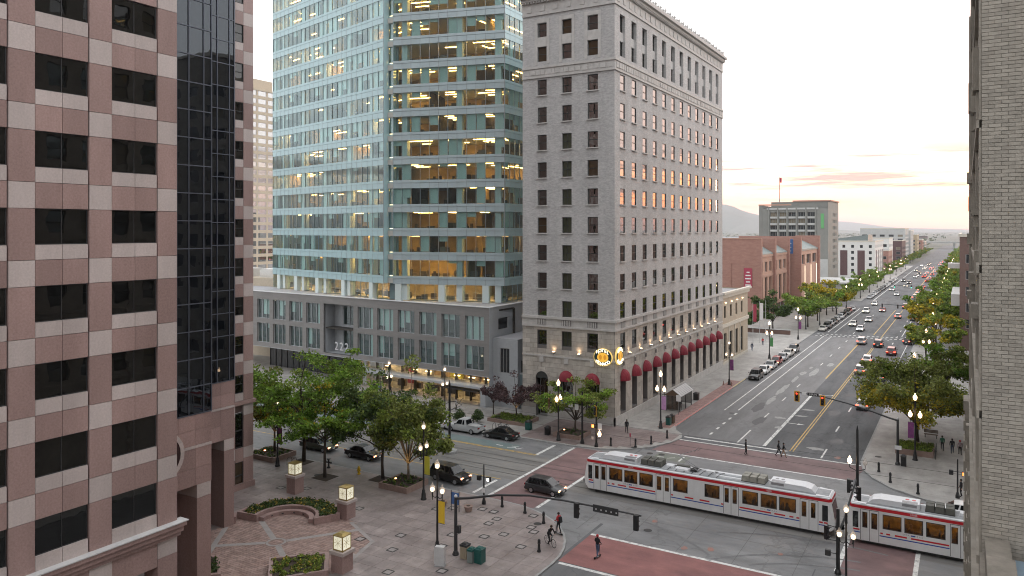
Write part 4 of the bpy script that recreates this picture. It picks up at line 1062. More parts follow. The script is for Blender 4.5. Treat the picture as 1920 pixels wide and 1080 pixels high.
MB().prism(core_poly, 14.9, 75).build('core_wall', 'office_wall', GT)
b = MB()
for A, B in (((-122.1, 109.3), (-122.1, 131)), ((-122.1, 131), (-64, 131))): b.quad((*A, 15), (*B, 15), (*B, 76), (*A, 76))
b.build('rear_wall', 'spandrel_face', GT)
# R front: every panel and pane a piece
NB = 12; bw = tr_.W / NB
pane_t = MB().box(-.5, .0, -.5, .5, .02, .5).mesh('tower_pane', 'tower_glass')
for k, zk in enumerate(ZK):
    for i in range(NB):
        tr_.piece('spandrel_panel', 'spandrel_face', GT, i * bw + .02, (i + 1) * bw - .02, zk - .42, zk, -.2, .10)
        tr_.piece('spandrel_panel', 'spandrel_face', GT, i * bw + .02, (i + 1) * bw - .02, zk - 1.35, zk - .44, -.2, .04)
        tr_.inst('pane', pane_t, GT, (i + .5) * bw, zk + 1.325, -.04, (bw - .06, 1, 2.62))
mu = MB()
for i in range(NB + 1): tr_.box(mu, i * bw - .03, i * bw + .03, ZK[0] - 1.35, ZK[-1] + 3, -.1, .065)
mu.build('mullions', 'mullion', GT)
# L front and the side: bands of panes and panels, one band per storey
def band(face, nb, zh, name, m, u0=0.0, d0=-.2, d1=.05, z0=0.0):
    b = MB(); w_ = (face.W - u0) / nb
    for i in range(nb): face.box(b, u0 + i * w_ + .02, u0 + (i + 1) * w_ - .02, z0, z0 + zh, d0, d1)
    return b.mesh(name, m)
for face, nb in ((tl, 24), (ts, 16), (tn, 1)):
    sp1 = band(face, nb, .42, 'spandrel_band', 'spandrel_glass', d1=.08, z0=-.42); sp2 = band(face, nb, .91, 'spandrel_band', 'spandrel_glass', d1=.04, z0=-1.35)
    gz = band(face, nb, 2.62, 'glazing_band', 'tower_glass', d0=-.06, d1=-.04, z0=.015)
    for zk in ZK:
        inst('spandrel_band', sp1, GT, (0, 0, zk)); inst('spandrel_band', sp2, GT, (0, 0, zk)); inst('glazing_band', gz, GT, (0, 0, zk))
    b = MB(); w_ = face.W / nb
    for i in range(nb + 1): face.box(b, i * w_ - .028, i * w_ + .028, ZK[0] - 1.35, ZK[-1] + 3, -.1, .06)
    b.build('mullions', 'mullion', GT)
for zk in ZK:                                               # warm strips that edge the notch
    tn.piece('notch_light', 'notch_strip', GT, .25, 1.2, zk - .1, zk - .02, .05, .12)
for A, B in (((-84.5, 99.52), (-84.3, 100.62)), ((-82.9, 100.77), (-82.7, 99.82))):
    b = MB(); b.obox((A[0] + B[0]) / 2, (A[1] + B[1]) / 2, 17.75, 74, math.hypot(B[0] - A[0], B[1] - A[1]), .08, math.atan2(B[1] - A[1], B[0] - A[0])); b.build('notch_cheek', 'spandrel_glass', GT)
tn.piece('notch_glow_mask', 'teal_panel', GT, -.2, tn.W + .2, 15, 74, -.6, -.5)  # added panel behind the notch glass, hides the glow of the lit core
# rooms: columns, partitions, blinds, lights, furniture
for u in (1.9, 11.6, 18.2): tr_.piece('column', 'column_cover', GT, u - .5, u + .5, 15, 74, -1.5, -.35)
for u in (3.8, 11.3, 19.4, 27.5, 34.6): tl.piece('column', 'column_cover', GT, u - .45, u + .45, 15, 74, -1.5, -.4)
q = random.Random(11)
DROPS = [2.6, 2.6, 1.6, .9, .5]
fur = MB()
for k, zk in enumerate(ZK):
    ceil = zk + 2.68
    for face, nb, pr_ in ((tr_, 12, .30), (tl, 24, .38), (ts, 16, .6)):
        w_ = face.W / nb
        for i in range(nb):
            if q.random() < pr_:
                dr = q.choice(DROPS); face.piece('blind', 'blind', GT, i * w_ + .05, (i + 1) * w_ - .05, ceil - dr, ceil - .02, -.32, -.29)
        # furniture along the glass
        for i in range(nb):
            if q.random() < .8:
                h_ = q.choice([.75, .75, 1.1, 1.3, .5]); d_ = -.8 - q.random() * 3; u_ = (i + q.random()) * w_
                if .6 < u_ < face.W - .8: face.box(fur, u_ - .5, u_ + .4 + q.random() * .6, zk - .395, zk - .4 + h_, d_ - .6, d_)
            if q.random() < .55:
                u_ = (i + q.random()) * w_; d_ = -1.2 - q.random() * 2.5
                if .6 < u_ < face.W - .6: face.box(fur, u_ - .22, u_ + .22, zk - .39, zk + .75, d_ - .25, d_)
        # partitions
        for i in range(nb // 4):
            if q.random() < .5:
                u_ = (i * 4 + q.choice([0, 1, 2])) * w_
                if 1 < u_ < face.W - 1: face.piece('partition', q.choice(['office_wall', 'office_dark', 'office_dark']), GT, u_ - .06, u_ + .06, zk - .39, ceil, -7.5, -.5)
        # lit zones of ceiling strips
        zw = 4 if face is tr_ else 4
        for i in range(nb // zw):
            pl = .80 if face is tr_ and k < 9 else (.62 if face is tr_ else .58)
            if face is ts: pl = .3
            if q.random() < pl:
                for d_ in (-1.6, -3.6, -5.8):
                    if q.random() < .8:
                        ln = q.choice([1.6, 2.6, w_ * zw * .85]); uc = (i + .5) * zw * w_ + q.uniform(-.5, .5)
                        face.piece('ceiling_light', 'office_light', GT, max(.3, uc - ln / 2), min(face.W - .3, uc + ln / 2), ceil - .06, ceil - .01, d_ - .16, d_)
o = fur.build('office_furniture', 'office_desk', GT); o['kind'] = 'stuff'
# recessed bottom storey above the podium roof
for face, cols_, ins_ in ((tr_, (.9, 8.6, 16.2), -1.0), (tl, (2.3, 9.2, 17.2, 26.2, 35.0), -1.0), (ts, (), -.6)):
    W = face.W; n = int(W / 1.65); b = MB(); m2 = MB()
    for i in range(n):
        face.box(b, W * i / n + .03, W * (i + 1) / n - .03, 14.95, 17.7, ins_ - .03, ins_); face.box(m2, W * i / n - .03, W * i / n + .03, 14.95, 17.72, ins_ - .08, ins_ + .03)
    b.build('terrace_glazing', 'tower_glass', GT); m2.build('terrace_mullions', 'mullion', GT)
    for u in cols_: face.piece('column', 'column_cover', GT, u - .55, u + .55, 14.9, 17.75, -.9, .0)
    for i in range(int(W / 3)):
        if face is not ts:
            u = 1.5 + 3 * i; face.piece('ceiling_light', 'shop_light', GT, u - .9, min(u + .9, W - .2), 17.55, 17.62, -3.4, -3.2)
            face.piece('ceiling_light', 'shop_light', GT, u - .9, min(u + .9, W - .2), 17.55, 17.62, -5.4, -5.2)
b = MB().prism(inset(slab_poly, 1.2), 14.92, 15.05); b.build('terrace_floor', 'office_wall', GT)
fur = MB()
for face in (tr_, tl):
    for i in range(int(face.W / 1.2)):
        if q.random() < .8: u_ = 1 + i * 1.2; d_ = -2 - q.random() * 3; face.box(fur, u_ - .4, min(u_ + .5, face.W - .5), 15.06, 15.6 + q.random() * .6, d_ - .6, d_)
o = fur.build('terrace_furniture', 'office_desk', GT); o['kind'] = 'stuff'

# ---- podium
PD = thing('podium_building', 'grey stone podium with two rows of tall windows and a recessed entrance numbered 222', 'building', (-90, 102, 0))
pf_ = Face((-117.9, 101.0), (-61.8, 97.0)); W = pf_.W
CL = [(.7 + 4.715 * k, 4.36 + 4.715 * k) for k in range(4)] + [(28.09 + 4.692 * k, 31.77 + 4.69 * k) for k in range(6)]
RW = [(5.35, 9.05), (9.95, 13.6)]
REC = (19.5, 27.05, 5.0, 13.7)
H = [(a, c, z0, z1) for a, c in CL for z0, z1 in RW]
b = MB(); pf_.wall(b, 4.6, 15.0, H + [REC], .45); pf_.wall(b, 4.6, 15.0, (), 0, u0=-14, u1=0); b.build('wall', 'podium_wall', PD)
b = MB(); pf_.wall(b, 5.0, 13.7, [(21.6, 27.0, 5.6, 9.0), (21.6, 27.0, 9.8, 13.2)], .2, u0=19.5, u1=27.05, d=-2.6)
b.quad(pf_.p(19.5, 5.0), pf_.p(19.5, 13.7), pf_.p(19.5, 13.7, -2.6), pf_.p(19.5, 5.0, -2.6)); b.quad(pf_.p(27.05, 13.7), pf_.p(27.05, 5.0), pf_.p(27.05, 5.0, -2.6), pf_.p(27.05, 13.7, -2.6))
b.quad(pf_.p(19.5, 5.0), pf_.p(19.5, 5.0, -2.6), pf_.p(27.05, 5.0, -2.6), pf_.p(27.05, 5.0)); b.quad(pf_.p(19.5, 13.7, -2.6), pf_.p(19.5, 13.7), pf_.p(27.05, 13.7), pf_.p(27.05, 13.7, -2.6))
b.build('recess', 'podium_metal', PD)
pod_frame = MB()
for x in (-.5, -.19, .17, .47):
    pod_frame.box(x, -.06, -.5, x + .03, .06, .5)
pod_frame.box(-.5, -.058, .48, .5, .058, .5).box(-.5, -.058, -.5, .5, .058, -.48); pod_me = pod_frame.mesh('podium_frame', 'podium_metal')
PANES['tower_glass'] = pane_mesh('tower_glass')
for i, (a, c) in enumerate(CL):
    for z0, z1 in RW:
        window(pf_, PD, a, c, z0, z1, -.35, pod_me, 'tower_glass')
        wd = c - a
        for s0, s1 in ((0, .31), (.34, .67), (.70, .98)):
            r_ = q.random()
            if r_ < .56:
                dr = (z1 - z0) * q.choice([1, 1, .8, .8, .55, .25]); pf_.piece('blind', 'blind', PD, a + s0 * wd + .05, a + s1 * wd, z1 - dr, z1, -.62, -.58)
        if q.random() < .5: pf_.piece('room_lamp', 'shop_light', PD, a + wd * .5, a + wd * .5 + .3, z1 - .5, z1 - .35, -2.6, -2.3)
for z0, z1 in ((5.6, 9.0), (9.8, 13.2)): 
    w_ = pf_.inst('window', pod_me, PD, 24.3, (z0 + z1) / 2, -2.75, (5.4, 1, z1 - z0)); p_ = bpy.data.objects.new('pane', PANES['tower_glass']); col.objects.link(p_); p_.parent = w_
pf_.piece('recess_band', 'podium_metal', PD, 21.5, 27.0, 9.1, 9.7, -2.6, -2.45)
b = MB()
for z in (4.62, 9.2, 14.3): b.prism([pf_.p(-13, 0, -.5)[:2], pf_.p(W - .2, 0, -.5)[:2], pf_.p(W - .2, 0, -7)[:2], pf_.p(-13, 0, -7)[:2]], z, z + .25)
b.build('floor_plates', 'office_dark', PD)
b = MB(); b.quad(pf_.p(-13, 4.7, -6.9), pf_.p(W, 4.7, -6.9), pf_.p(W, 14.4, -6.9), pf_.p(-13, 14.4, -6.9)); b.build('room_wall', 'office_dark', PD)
for i, ch in enumerate('222'):
    pf_.text('numeral', ch, 2.0, 'white_trim', PD, 22.3 + 1.28 * i, 6.2, -.5, .06)
# roof with its white edge, side wall
b = MB().prism([pf_.p(-14, 0, -.3)[:2], pf_.p(W - .3, 0, -.3)[:2], (-62.1, 130), (-132, 130)], 14.5, 14.86); b.build('roof', 'podium_roof', PD)
b = MB(); pf_.box(b, -14, W + .12, 15.0, 15.12, -.55, .10); b.box(-62.3, 97.2, 15.0, -61.68, 125, 15.118); b.build('roof_edge', 'white_trim', PD)
sd = Face((-61.8, 97.0), (-61.8, 125.0)); b = MB(); sd.wall(b, 4.6, 15.0, [(2.6, 5.6, 11.4, 13.2)], .2); sd.wall(b, SW, 4.6, (), 0); b.build('side_wall', 'podium_metal', PD)
window(sd, PD, 2.6, 5.6, 11.4, 13.2, -.12, WG, 'dull_glass')
# ground floor: canopy, shop glazing, lit interior
soff = MB(); soff.prism([pf_.p(-14, 0, .0)[:2], pf_.p(W, 0, .0)[:2], pf_.p(W, 0, -7)[:2], pf_.p(-14, 0, -7)[:2]], 4.5, 4.598); soff.build('soffit', 'podium_metal', PD)
pf_.piece('canopy', 'podium_metal', PD, 27.6, W - .3, 2.75, 3.1, -2.6, 1.0)
pf_.piece('entrance_pier', 'podium_metal', PD, 26.3, 27.5, SW, 4.5, -2.6, -.05); pf_.piece('corner_pier', 'podium_metal', PD, W - 1.0, W - .02, SW, 2.74, -2.6, .9); pf_.piece('entrance_column', 'white_trim', PD, 28.2, 29.0, SW, 4.5, -2.0, -1.2)
gme = MB().box(-.5, 0, -.5, .5, .02, .5).mesh('shop_pane', 'store_glass')
for k in range(19):
    u0 = 28.2 + 1.45 * k
    pf_.inst('shop_pane', gme, PD, u0 + .7, 1.42, -2.0, (1.36, 1, 2.5)); pf_.inst('clerestory_pane', gme, PD, u0 + .7, 3.8, -1.5, (1.38, 1, 1.36))
    if k % 2 == 0: pf_.piece('glazing_bar', 'dark_metal', PD, u0 - .03, u0 + .03, SW, 4.48, -2.05, -1.45)
for k in range(16):
    u0 = -.5 + 1.7 * k
    if u0 < 25.5: pf_.inst('shop_pane', PANES['dull_glass'], PD, u0 + .8, 2.3, -4.0, (1.62, 1, 4.3)); pf_.piece('glazing_bar', 'dark_metal', PD, u0 - .04, u0 + .04, SW, 4.48, -4.05, -3.9)
b = MB(); b.quad(pf_.p(27.6, SW, -7), pf_.p(W, SW, -7), pf_.p(W, 4.5, -7), pf_.p(27.6, 4.5, -7)); b.build('shop_wall', 'office_wall', PD)
for a, c, m in ((30, 33, 'stucco_white'), (34, 35.2, 'banner_red'), (36.2, 39.5, 'stucco_white'), (43.6, 46.0, 'banner_lime'), (47.5, 49.5, 'office_desk')): pf_.piece('shop_display', m, PD, a, c, .2, 3.9, -6.9, -6.2)
for k in range(9):
    pf_.piece('shop_light', 'shop_light', PD, 29.5 + 3.1 * k, 31.2 + 3.1 * k, 4.4, 4.45, -4.6, -4.3)
    if k in (0, 2, 3, 5, 6, 7): pf_.piece('shop_light', 'shop_light', PD, 29.8 + 3.1 * k, 31 + 3.1 * k, 2.9, 2.95, -5.2, -5.0)
for k in range(7): pf_.piece('shop_counter', 'office_desk', PD, 30 + 3.7 * k, 31.6 + 3.7 * k, SW, 1.15, -4.6, -4.0)
pf_.piece('shop_awning', 'dark_metal', PD, 48.2, 54.6, 2.3, 2.4, -.2, 1.25)
pf_.piece('soffit_lamp', 'shop_light', PD, 1.0, 1.3, 4.38, 4.48, -1.2, -.9)
# pale link block and low wall between podium and hotel
LK = thing('link_building', 'narrow pale grey link building with one tall window between podium and hotel', 'building', (-58.5, 104, 0))
lf = Face((-61.75, 98.0), (-57.4, 98.0)); ls = Face((-57.4, 98.0), (-57.4, 120)); b = MB(); lf.wall(b, SW, 10.4, [(1.2, 2.9, 5.2, 9.0)], .3); ls.wall(b, SW, 10.4); b.build('wall', 'podium_metal', LK)
window(lf, LK, 1.2, 2.9, 5.2, 9.0, -.2, WGM, 'dull_glass'); b = MB(); b.box(-61.7, 98.05, 10.3, -57.45, 120, 10.42); b.build('roof', 'podium_roof', LK)
b = MB(); b.box(-57.38, 98.6, SW, -55.45, 99.0, 5.2); b.build('screen_wall', 'teal_panel', LK); b = MB(); b.box(-57.38, 98.55, 5.2, -55.45, 99.05, 5.4); b.build('coping', 'white_trim', LK)
b = MB(); b.box(-57.38, 99.02, 5.41, -55.45, 99.06, 7.2); b.build('glass_balustrade', 'shelter_glass', LK)

# ------------------------------------------------------------------ far beige tower and the low block in front of it
BT = thing('beige_office_tower', 'distant beige office tower whose middle windows glow with the sunset', 'tower', (-290, 240, 0))
bf = Face((-273, 196), (-273, 280)); nb = 15; bw = bf.W / nb
HB = []
for k in range(24):
    for i in range(nb): HB.append((i * bw + .45, (i + 1) * bw - .45, 5.4 + 3.55 * k, 7.6 + 3.55 * k))
b = MB(); bf.wall(b, 0, 89.5, HB, .35); b.quad((-320, 196, 0), (-273, 196, 0), (-273, 196, 89.5), (-320, 196, 89.5)); b.build('wall', 'beige_stone', BT)
b = MB(); b.box(-320, 196, 89.3, -272.8, 280, 90.0); b.box(-312, 215, 90, -280, 250, 96); b.build('roof', 'beige_stone', BT)
nvis = 0; rest = MB()
for a, c, z0, z1 in HB:
    if 5 <= a / bw <= 12 and nvis < 190 and z0 > 14: window(bf, BT, a, c, z0, z1, -.1, WG, 'gold_glass'); nvis += 1
    else: bf.box(rest, a, c, z0, z1, -.25, -.2)
rest.build('glazing', 'gold_glass', BT)
LB = thing('low_beige_block', 'low beige block with boxy rooftop units beside the podium', 'building', (-132, 116, 0))
b = MB(); b.box(-150, 112, 0, -122.6, 128, 16.6); b.build('wall', 'beige_stone', LB)
for i in range(3):
    b = MB(); b.box(-147 + 8 * i, 113.5, 16.6, -142 + 8 * i, 117, 18.4); b.box(-146.8 + 8 * i, 113.4, 17.0, -142.2 + 8 * i, 113.48, 18.1); b.build('rooftop_unit', 'stucco_white', LB)
# ------------------------------------------------------------------ old brick building close on the right
RB = thing('old_brick_building', 'weathered ochre brick building with carved stone street front, close at the right', 'building', (14, 43, 0))
re = Face((.35, 24.0), (30, 24.0)); rf = Face((.35, 62.0), (.35, 24.0)); rn = Face((30, 62), (.35, 62)); rbk = Face((30, 24), (30, 62))
HR = [(2.2 + 3.55 * i, 4.0 + 3.55 * i, 6.9 + 3.9 * k, 9.4 + 3.9 * k) for i in range(10) for k in range(13)]
b = MB(); rf.wall(b, 0, 62, HR, .35); rn.wall(b, 0, 62, [(2.2 + 3.9 * i, 4.0 + 3.9 * i, 6.9 + 3.9 * k, 9.4 + 3.9 * k) for i in range(7) for k in range(9)], .35); rbk.wall(b, 0, 62); b.build('wall', 'old_stone', RB)
for h in HR: window(rf, RB, *h, -.28, WF, 'warm_glass' if rnd.random() < .25 else 'hotel_glass')
b = MB(); rn.box(b, 0, rn.W, 6, 43, -.5, -.4); b.build('side_glazing', 'dull_glass', RB)
b = MB(); re.wall(b, 0, 62); b.build('east_wall', 'mortar', RB)
brick_me = [MB().box(-.5, -.5, -.5, .5, .5, .5).mesh('brick', 'ochre_brick') for _ in range(1)][0]
rest = MB(); n = 0; q = random.Random(9)
bl, bh = .30, .102
for r_ in range(165):
    z = 18.0 + bh * r_
    for i in range(28):
        u0 = i * bl - (bl / 2 if r_ % 2 else 0)
        a, c = max(u0, 0), u0 + bl
        if c <= .02: continue
        dd = .012 + q.random() * .012
        vis = c < 1.25 and 18.6 < z < 31.5
        if vis and n < 300 and (r_ % 2 == 0 or i < 2 or True):
            re.inst('brick', brick_me, RB, (a + c) / 2, z + bh / 2, dd / 2 - .02, (c - a - .012, dd + .04, bh - .013)); n += 1
        else: re.box(rest, a + .006, c - .006, z + .0065, z + bh - .0065, -.04, dd)
o = rest.build('brickwork', 'ochre_brick', RB); o['kind'] = 'stuff'
# stone dressings of the street front, seen almost edge-on
b = MB()
for z in (6.0, 10.2, 14.1, 18.0, 21.9, 25.8, 29.7, 33.6, 37.5, 41.4): rf.box(b, 0, rf.W, z - .16, z + .06, 0, .12)
b.build('sill_courses', 'old_stone', RB)
b = MB(); rf.box(b, -.2, rf.W, 60.6, 61.4, 0, .45); b.build('cornice_bed', 'old_stone', RB); b = MB(); rf.box(b, -.2, rf.W, 61.4, 62.2, 0, .75); b.build('cornice', 'old_stone', RB); b = MB(); rf.box(b, 0, rf.W, 15.5, 16.2, 0, .22); b.build('string_course', 'old_stone', RB)
for k, (u, z0, z1, d) in enumerate([(36.6, 29.9, 31.9, .20), (35.6, 25.0, 26.2, .16), (31.5, 30.2, 31.6, .22), (31.5, 26.9, 27.9, .22), (31.5, 23.5, 24.3, .22), (24, 31, 33, .28), (24, 27.2, 28.2, .28), (24, 24.2, 25.0, .28), (12, 25.6, 26.6, .33), (12, 29, 30, .33), (12, 22.6, 23.4, .33)]):
    o = rf.piece('console', 'old_stone', RB, u - .5, u + .5, z0 + (z1 - z0) * .4, z1, 0, d); rf.piece('console_foot', 'old_stone', o, 0, 0, 0, 0, 0, 0) if False else None
    rf.piece('console_foot', 'old_stone', RB, u - .35, u + .35, z0, z0 + (z1 - z0) * .39, 0, d * .6)
for u0, u1, d in ((0, 2.0, .36), (8.9, 9.5, .26), (19.5, 20.1, .2), (30.2, 30.9, .14), (36.9, 38.0, .10)):
    rf.piece('pilaster', 'old_stone', RB, u0, u1, 16.3, 41.2, -.02, d * .55)
    z = .3; k = 0
    while z < 15.2:
        rf.piece('quoin', 'old_stone', RB, u0 - (.1 if k % 2 else 0), u1 + (.1 if k % 2 else 0), z + .012, z + .66, -.02, d * (1.45 if k % 2 else 1.25)); z += .68; k += 1
b = MB(); b.box(.4, 24.1, 61.6, 29.9, 61.9, 61.9); b.build('roof', 'roof_grey', RB)
# lower roof in front of it, with its stone parapet
LR = thing('parapet_building', 'low neighbour with blue-grey roof and stone parapet below the brick wall', 'building', (10, 12, 0))
b = MB(); b.box(.45, 6.0, 0, 24, 23.95, 18.0); b.build('wall', 'old_stone', LR)
b = MB(); b.box(1.1, 6.1, 18.0, 24, 23.9, 18.15); b.build('roof', 'roof_blue', LR)
yy = 23.9; k = 0
while yy > 6.5:
    pbox('parapet_stone', 'parapet_stone', LR, .42, yy - 1.72, 18.0, 1.02 if k % 2 else .98, yy - .015, 18.78 if k % 2 else 18.62); yy -= 1.75; k += 1
pbox('parapet_ledge', 'parapet_stone', LR, .30, 6.2, 17.6, .415, 23.9, 18.2)
b = MB(); b.box(1.5, 19.2, 18.15, 2.6, 20.4, 19.0); b.box(1.4, 19.1, 19.0, 2.7, 20.5, 19.1); b.build('roof_vent', 'pale_metal', LR)
# the block the view is taken from, and its neighbours along the street behind (seen only in reflections)
for nm, lb, x0, y0, x1, y1, h, wm in (('stone_office_block', 'grey stone office block behind the viewpoint', 1.2, -42, 30, -3.5, 46, 'hotel_stone'), ('brown_office_block', 'brown office block further up the street', 1.2, -100, 30, -46, 34, 'brown_wall')):
    t = thing(nm, lb, 'building', ((x0 + x1) / 2, (y0 + y1) / 2, 0)); f = Face((x0, y1), (x0, y0)); g_ = Face((x1, y1), (x0, y1))
    Hh = [(1.6 + 3.6 * i, 3.6 + 3.6 * i, 5 + 3.9 * k, 7.4 + 3.9 * k) for i in range(int(f.W / 3.7)) for k in range(int(h / 4.3))]
    b = MB(); f.wall(b, 0, h, Hh, .4); g_.wall(b, 0, h); b.quad((x0, y0, h), (x1, y0, h), (x1, y1, h), (x0, y1, h)); b.build('wall', wm, t)
    b = MB()
    for a in Hh: f.box(b, *a, -.4, -.35)
    b.build('glazing', 'dull_glass', t)

# ------------------------------------------------------------------ buildings down the street
def grid_building(name, label, x0, y0, x1, y1, h, wm, cols_y=5, cols_x=6, fl=3.6, z0=4.2, wh=2.0, ww=.55, trim='cream_trim', pane='dull_glass', front=True, side=True, cap=.7):
    """box building with real openings on the face towards us (-Y) and on the street face"""
    t = thing(name, label, 'building', ((x0 + x1) / 2, (y0 + y1) / 2, 0))
    faces = []
    fr = Face((x0, y0), (x1, y0)); sd_ = Face((x1, y0), (x1, y1)) if x1 < -5 else Face((x0, y1), (x0, y0))
    nr = max(1, int((h - z0 - .4) / fl))
    for f, n, on in ((fr, cols_y, front), (sd_, cols_x, side)):
        Hh = []
        if on:
            bw_ = f.W / n
            Hh = [((i + .5 - ww / 2) * bw_, (i + .5 + ww / 2) * bw_, z0 + fl * k, z0 + fl * k + wh) for i in range(n) for k in range(nr)]
        b = MB(); f.wall(b, 0, h, Hh, .3); b.build('wall', wm, t)
        for a in Hh: window(f, t, *a, -.2, WG, 'warm_glass' if rnd.random() < .12 else pane)
        if cap:
            b = MB(); f.box(b, -.0, f.W + .2, h - .35, h + cap * .5, -.25, .22); b.build('cornice', trim, t)
    b = MB(); b.quad((x0, y0, h - .1), (x1, y0, h - .1), (x1, y1, h - .1), (x0, y1, h - .1)); b.quad((x1, y1, 0), (x0, y1, 0), (x0, y1, h), (x1, y1, h)); b.build('roof', 'roof_grey', t)
    return t, fr, sd_
# red brick hall with fins
BH = thing('red_brick_hall', 'long red brick hall with tall fins, slot windows and sloping green-grey roof lights', 'building', (-66, 255, 0))
f0 = Face((-92, 231.0), (-52.0, 231.0))
b = MB(); f0.wall(b, 0, 24.1, [(22.2, 24.0, 6.6, 16.6), (31.2, 33.0, 6.6, 16.6), (12, 13.8, 6.6, 16.6)], .5); b.build('end_wall', 'red_brick', BH)
for u in (22.2, 31.2, 12): window(f0, BH, u, u + 1.8, 6.6, 16.6, -.35, WF, 'dull_glass')
b = MB(); b.box(-92, 231.02, 23.2, -57.5, 318, 23.9); b.build('roof', 'roof_grey', BH)
b = MB(); f0.box(b, 20, f0.W + .05, 24.1, 24.35, -.6, .12); b.build('coping', 'brick_light', BH)
def hall_bay(ya, yb, xf, nwin):
    f = Face((xf - .9, ya), (xf - .9, yb)); W = f.W
    us = [(W * (i + .22) / nwin, W * (i + .78) / nwin) for i in range(nwin)]
    b = MB(); f.wall(b, 0, 19.2, [(a, c, 13.9, 17.0) for a, c in us] + [(a, c, 3.8, 12.2) for a, c in us] + [(.8, W - .8, .6, 3.0)], .7); b.build('bay_wall', 'brick_light', BH)
    for a, c in us: window(f, BH, a, c, 13.9, 17.0, -.6, WG, 'dull_glass'); window(f, BH, a, c, 3.8, 12.2, -.6, WF, 'dull_glass')
    window(f, BH, .8, W - .8, .6, 3.0, -.6, WGM, 'dull_glass')
    b = MB(); b.hexa([(xf - 6.5, ya, 19.0), (xf - .7, ya, 19.0), (xf - .7, yb, 19.0), (xf - 6.5, yb, 19.0), (xf - 6.5, ya, 23.0), (xf - .7, ya, 19.5), (xf - .7, yb, 19.5), (xf - 6.5, yb, 23.0)]); b.build('roof_light', 'copper_roof', BH)
    b = MB(); f.box(b, 0, W, 18.5, 19.2, 0, .25); f.box(b, 0, W, 12.5, 13.2, 0, .2); b.build('ledge', 'brick_light', BH)
    return f
def fin(y, xf, h=24.1):
    pbox('fin', 'red_brick', BH, xf - 9, y, 0, xf, y + 1.5, h)
for y in (231.1, 250.5, 272.5): fin(y, -52.0)
hall_bay(232.6, 250.5, -52.0, 3); hall_bay(252, 272.5, -52.0, 3)
b = MB(); b.box(-70, 276, 0, -48.8, 277.5, 24.6); b.build('cross_wall', 'red_brick', BH)
fin(314.5, -48.8, 24.6)
fb = Face((-49.7, 277.5), (-49.7, 314.5)); W = fb.W; us = [(W * (i + .15) / 3, W * (i + .85) / 3) for i in range(3)]
b = MB(); fb.wall(b, 0, 19.6, [(a, c, 14.6, 18.0) for a, c in us], .8); b.build('bay_wall', 'brick_light', BH)
for a, c in us: window(fb, BH, a, c, 14.6, 18.0, -.6, WG, 'dull_glass')
for i in range(3): fb.piece('glow_slot', 'sign_bulb', BH, us[i][1] + .2, us[i][1] + .7, 2.5, 14.0, .0, .06)
b = MB(); b.hexa([(-57, 277.5, 19.4), (-49.5, 277.5, 19.4), (-49.5, 314.5, 19.4), (-57, 314.5, 19.4), (-57, 277.5, 23.6), (-49.5, 277.5, 20), (-49.5, 314.5, 20), (-57, 314.5, 23.6)]); b.build('roof_light', 'copper_roof', BH)
BN = thing('wall_banner', 'pink-red vertical banner with white lettering on the brick end wall', 'banner', (-56.2, 230.8, 14))
f0.piece('cloth', 'banner_red', BN, 35.0, 37.4, 9.6, 15.4, .1, .16)
for k, wd_ in enumerate((.9, 1.5, 1.7, 1.2, 1.6)): f0.piece('lettering', 'sign_white', BN, 36.2 - wd_ / 2, 36.2 + wd_ / 2, 14.0 - .95 * k, 14.35 - .95 * k, .165, .18)
BS = thing('wall_sign', 'square blue sign high on the second brick wall', 'sign', (-58, 275.8, 21))
fs_ = Face((-70, 276), (-48.8, 276)); fs_.piece('panel', 'sign_blue', BS, 14.2, 18.6, 18.6, 23.6, .05, .12)
for k in range(3): fs_.piece('stripe', 'sign_white', BS, 14.8, 18.0, 19.4 + 1.3 * k, 19.6 + 1.3 * k, .12, .14)
# grey hotel slab with balcony grid and green sign
GS = thing('grey_hotel_tower', 'grey concrete hotel tower with a grid of window bays and a green sign', 'tower', (-66, 385, 0))
gf = Face((-82.5, 370), (-53.8, 370)); gx = Face((-53.8, 370), (-53.8, 402))
us = [(3.2 + 4.15 * i, 6.6 + 4.15 * i) for i in range(5)]; zr = [8.6 + 3.05 * k for k in range(9)]
Hh = [(a, c, z, z + 2.0) for a, c in us for z in zr]
b = MB(); gf.wall(b, 0, 36.6, Hh, 1.1); b.build('front_wall', 'concrete_grey', GS)
for a in Hh: window(gf, GS, *a, -.9, WGM, 'warm_glass' if rnd.random() < .3 else 'dull_glass'); gf.piece('balcony_panel', 'concrete_light', GS, a[0] + .02, a[1] - .02, a[2] - .85, a[2] - .05, .0, .08)
for u in [2.6 + 4.15 * i for i in range(6)]: gf.piece('pier', 'concrete_grey', GS, u - .3, u + .3, 8, 37.4, .0, .55)
gf.piece('parapet', 'concrete_light', GS, 1.8, 24.5, 36.2, 37.0, .0, .4)
Hx = [(14 + 4.5 * i, 16.6 + 4.5 * i, z, z + 1.7) for i in range(3) for z in [8.6 + 3.05 * k for k in range(9)]]
b = MB(); gx.wall(b, 0, 39.5, Hx, .3); b.build('street_wall', 'concrete_grey', GS)
for a in Hx: window(gx, GS, *a, -.2, WG, 'warm_glass')
b = MB(); b.box(-80, 376, 36.5, -53.9, 402, 40); b.box(-84.6, 371, 0, -82.5, 400, 38.2); b.build('upper_block', 'concrete_grey', GS)
b = MB(); b.box(-84.7, 370.6, 38.2, -70, 371.4, 38.8); b.box(-70.2, 375.6, 40, -53.4, 402.4, 40.6); b.build('red_coping', 'brick_light', GS)
gf.piece('hotel_logo', 'banner_green', GS, 25.6, 26.9, 27.5, 34.2, .0, .15); gf.piece('base_panel', 'concrete_light', GS, 24.5, 28.6, 0, 13.5, .0, .2)
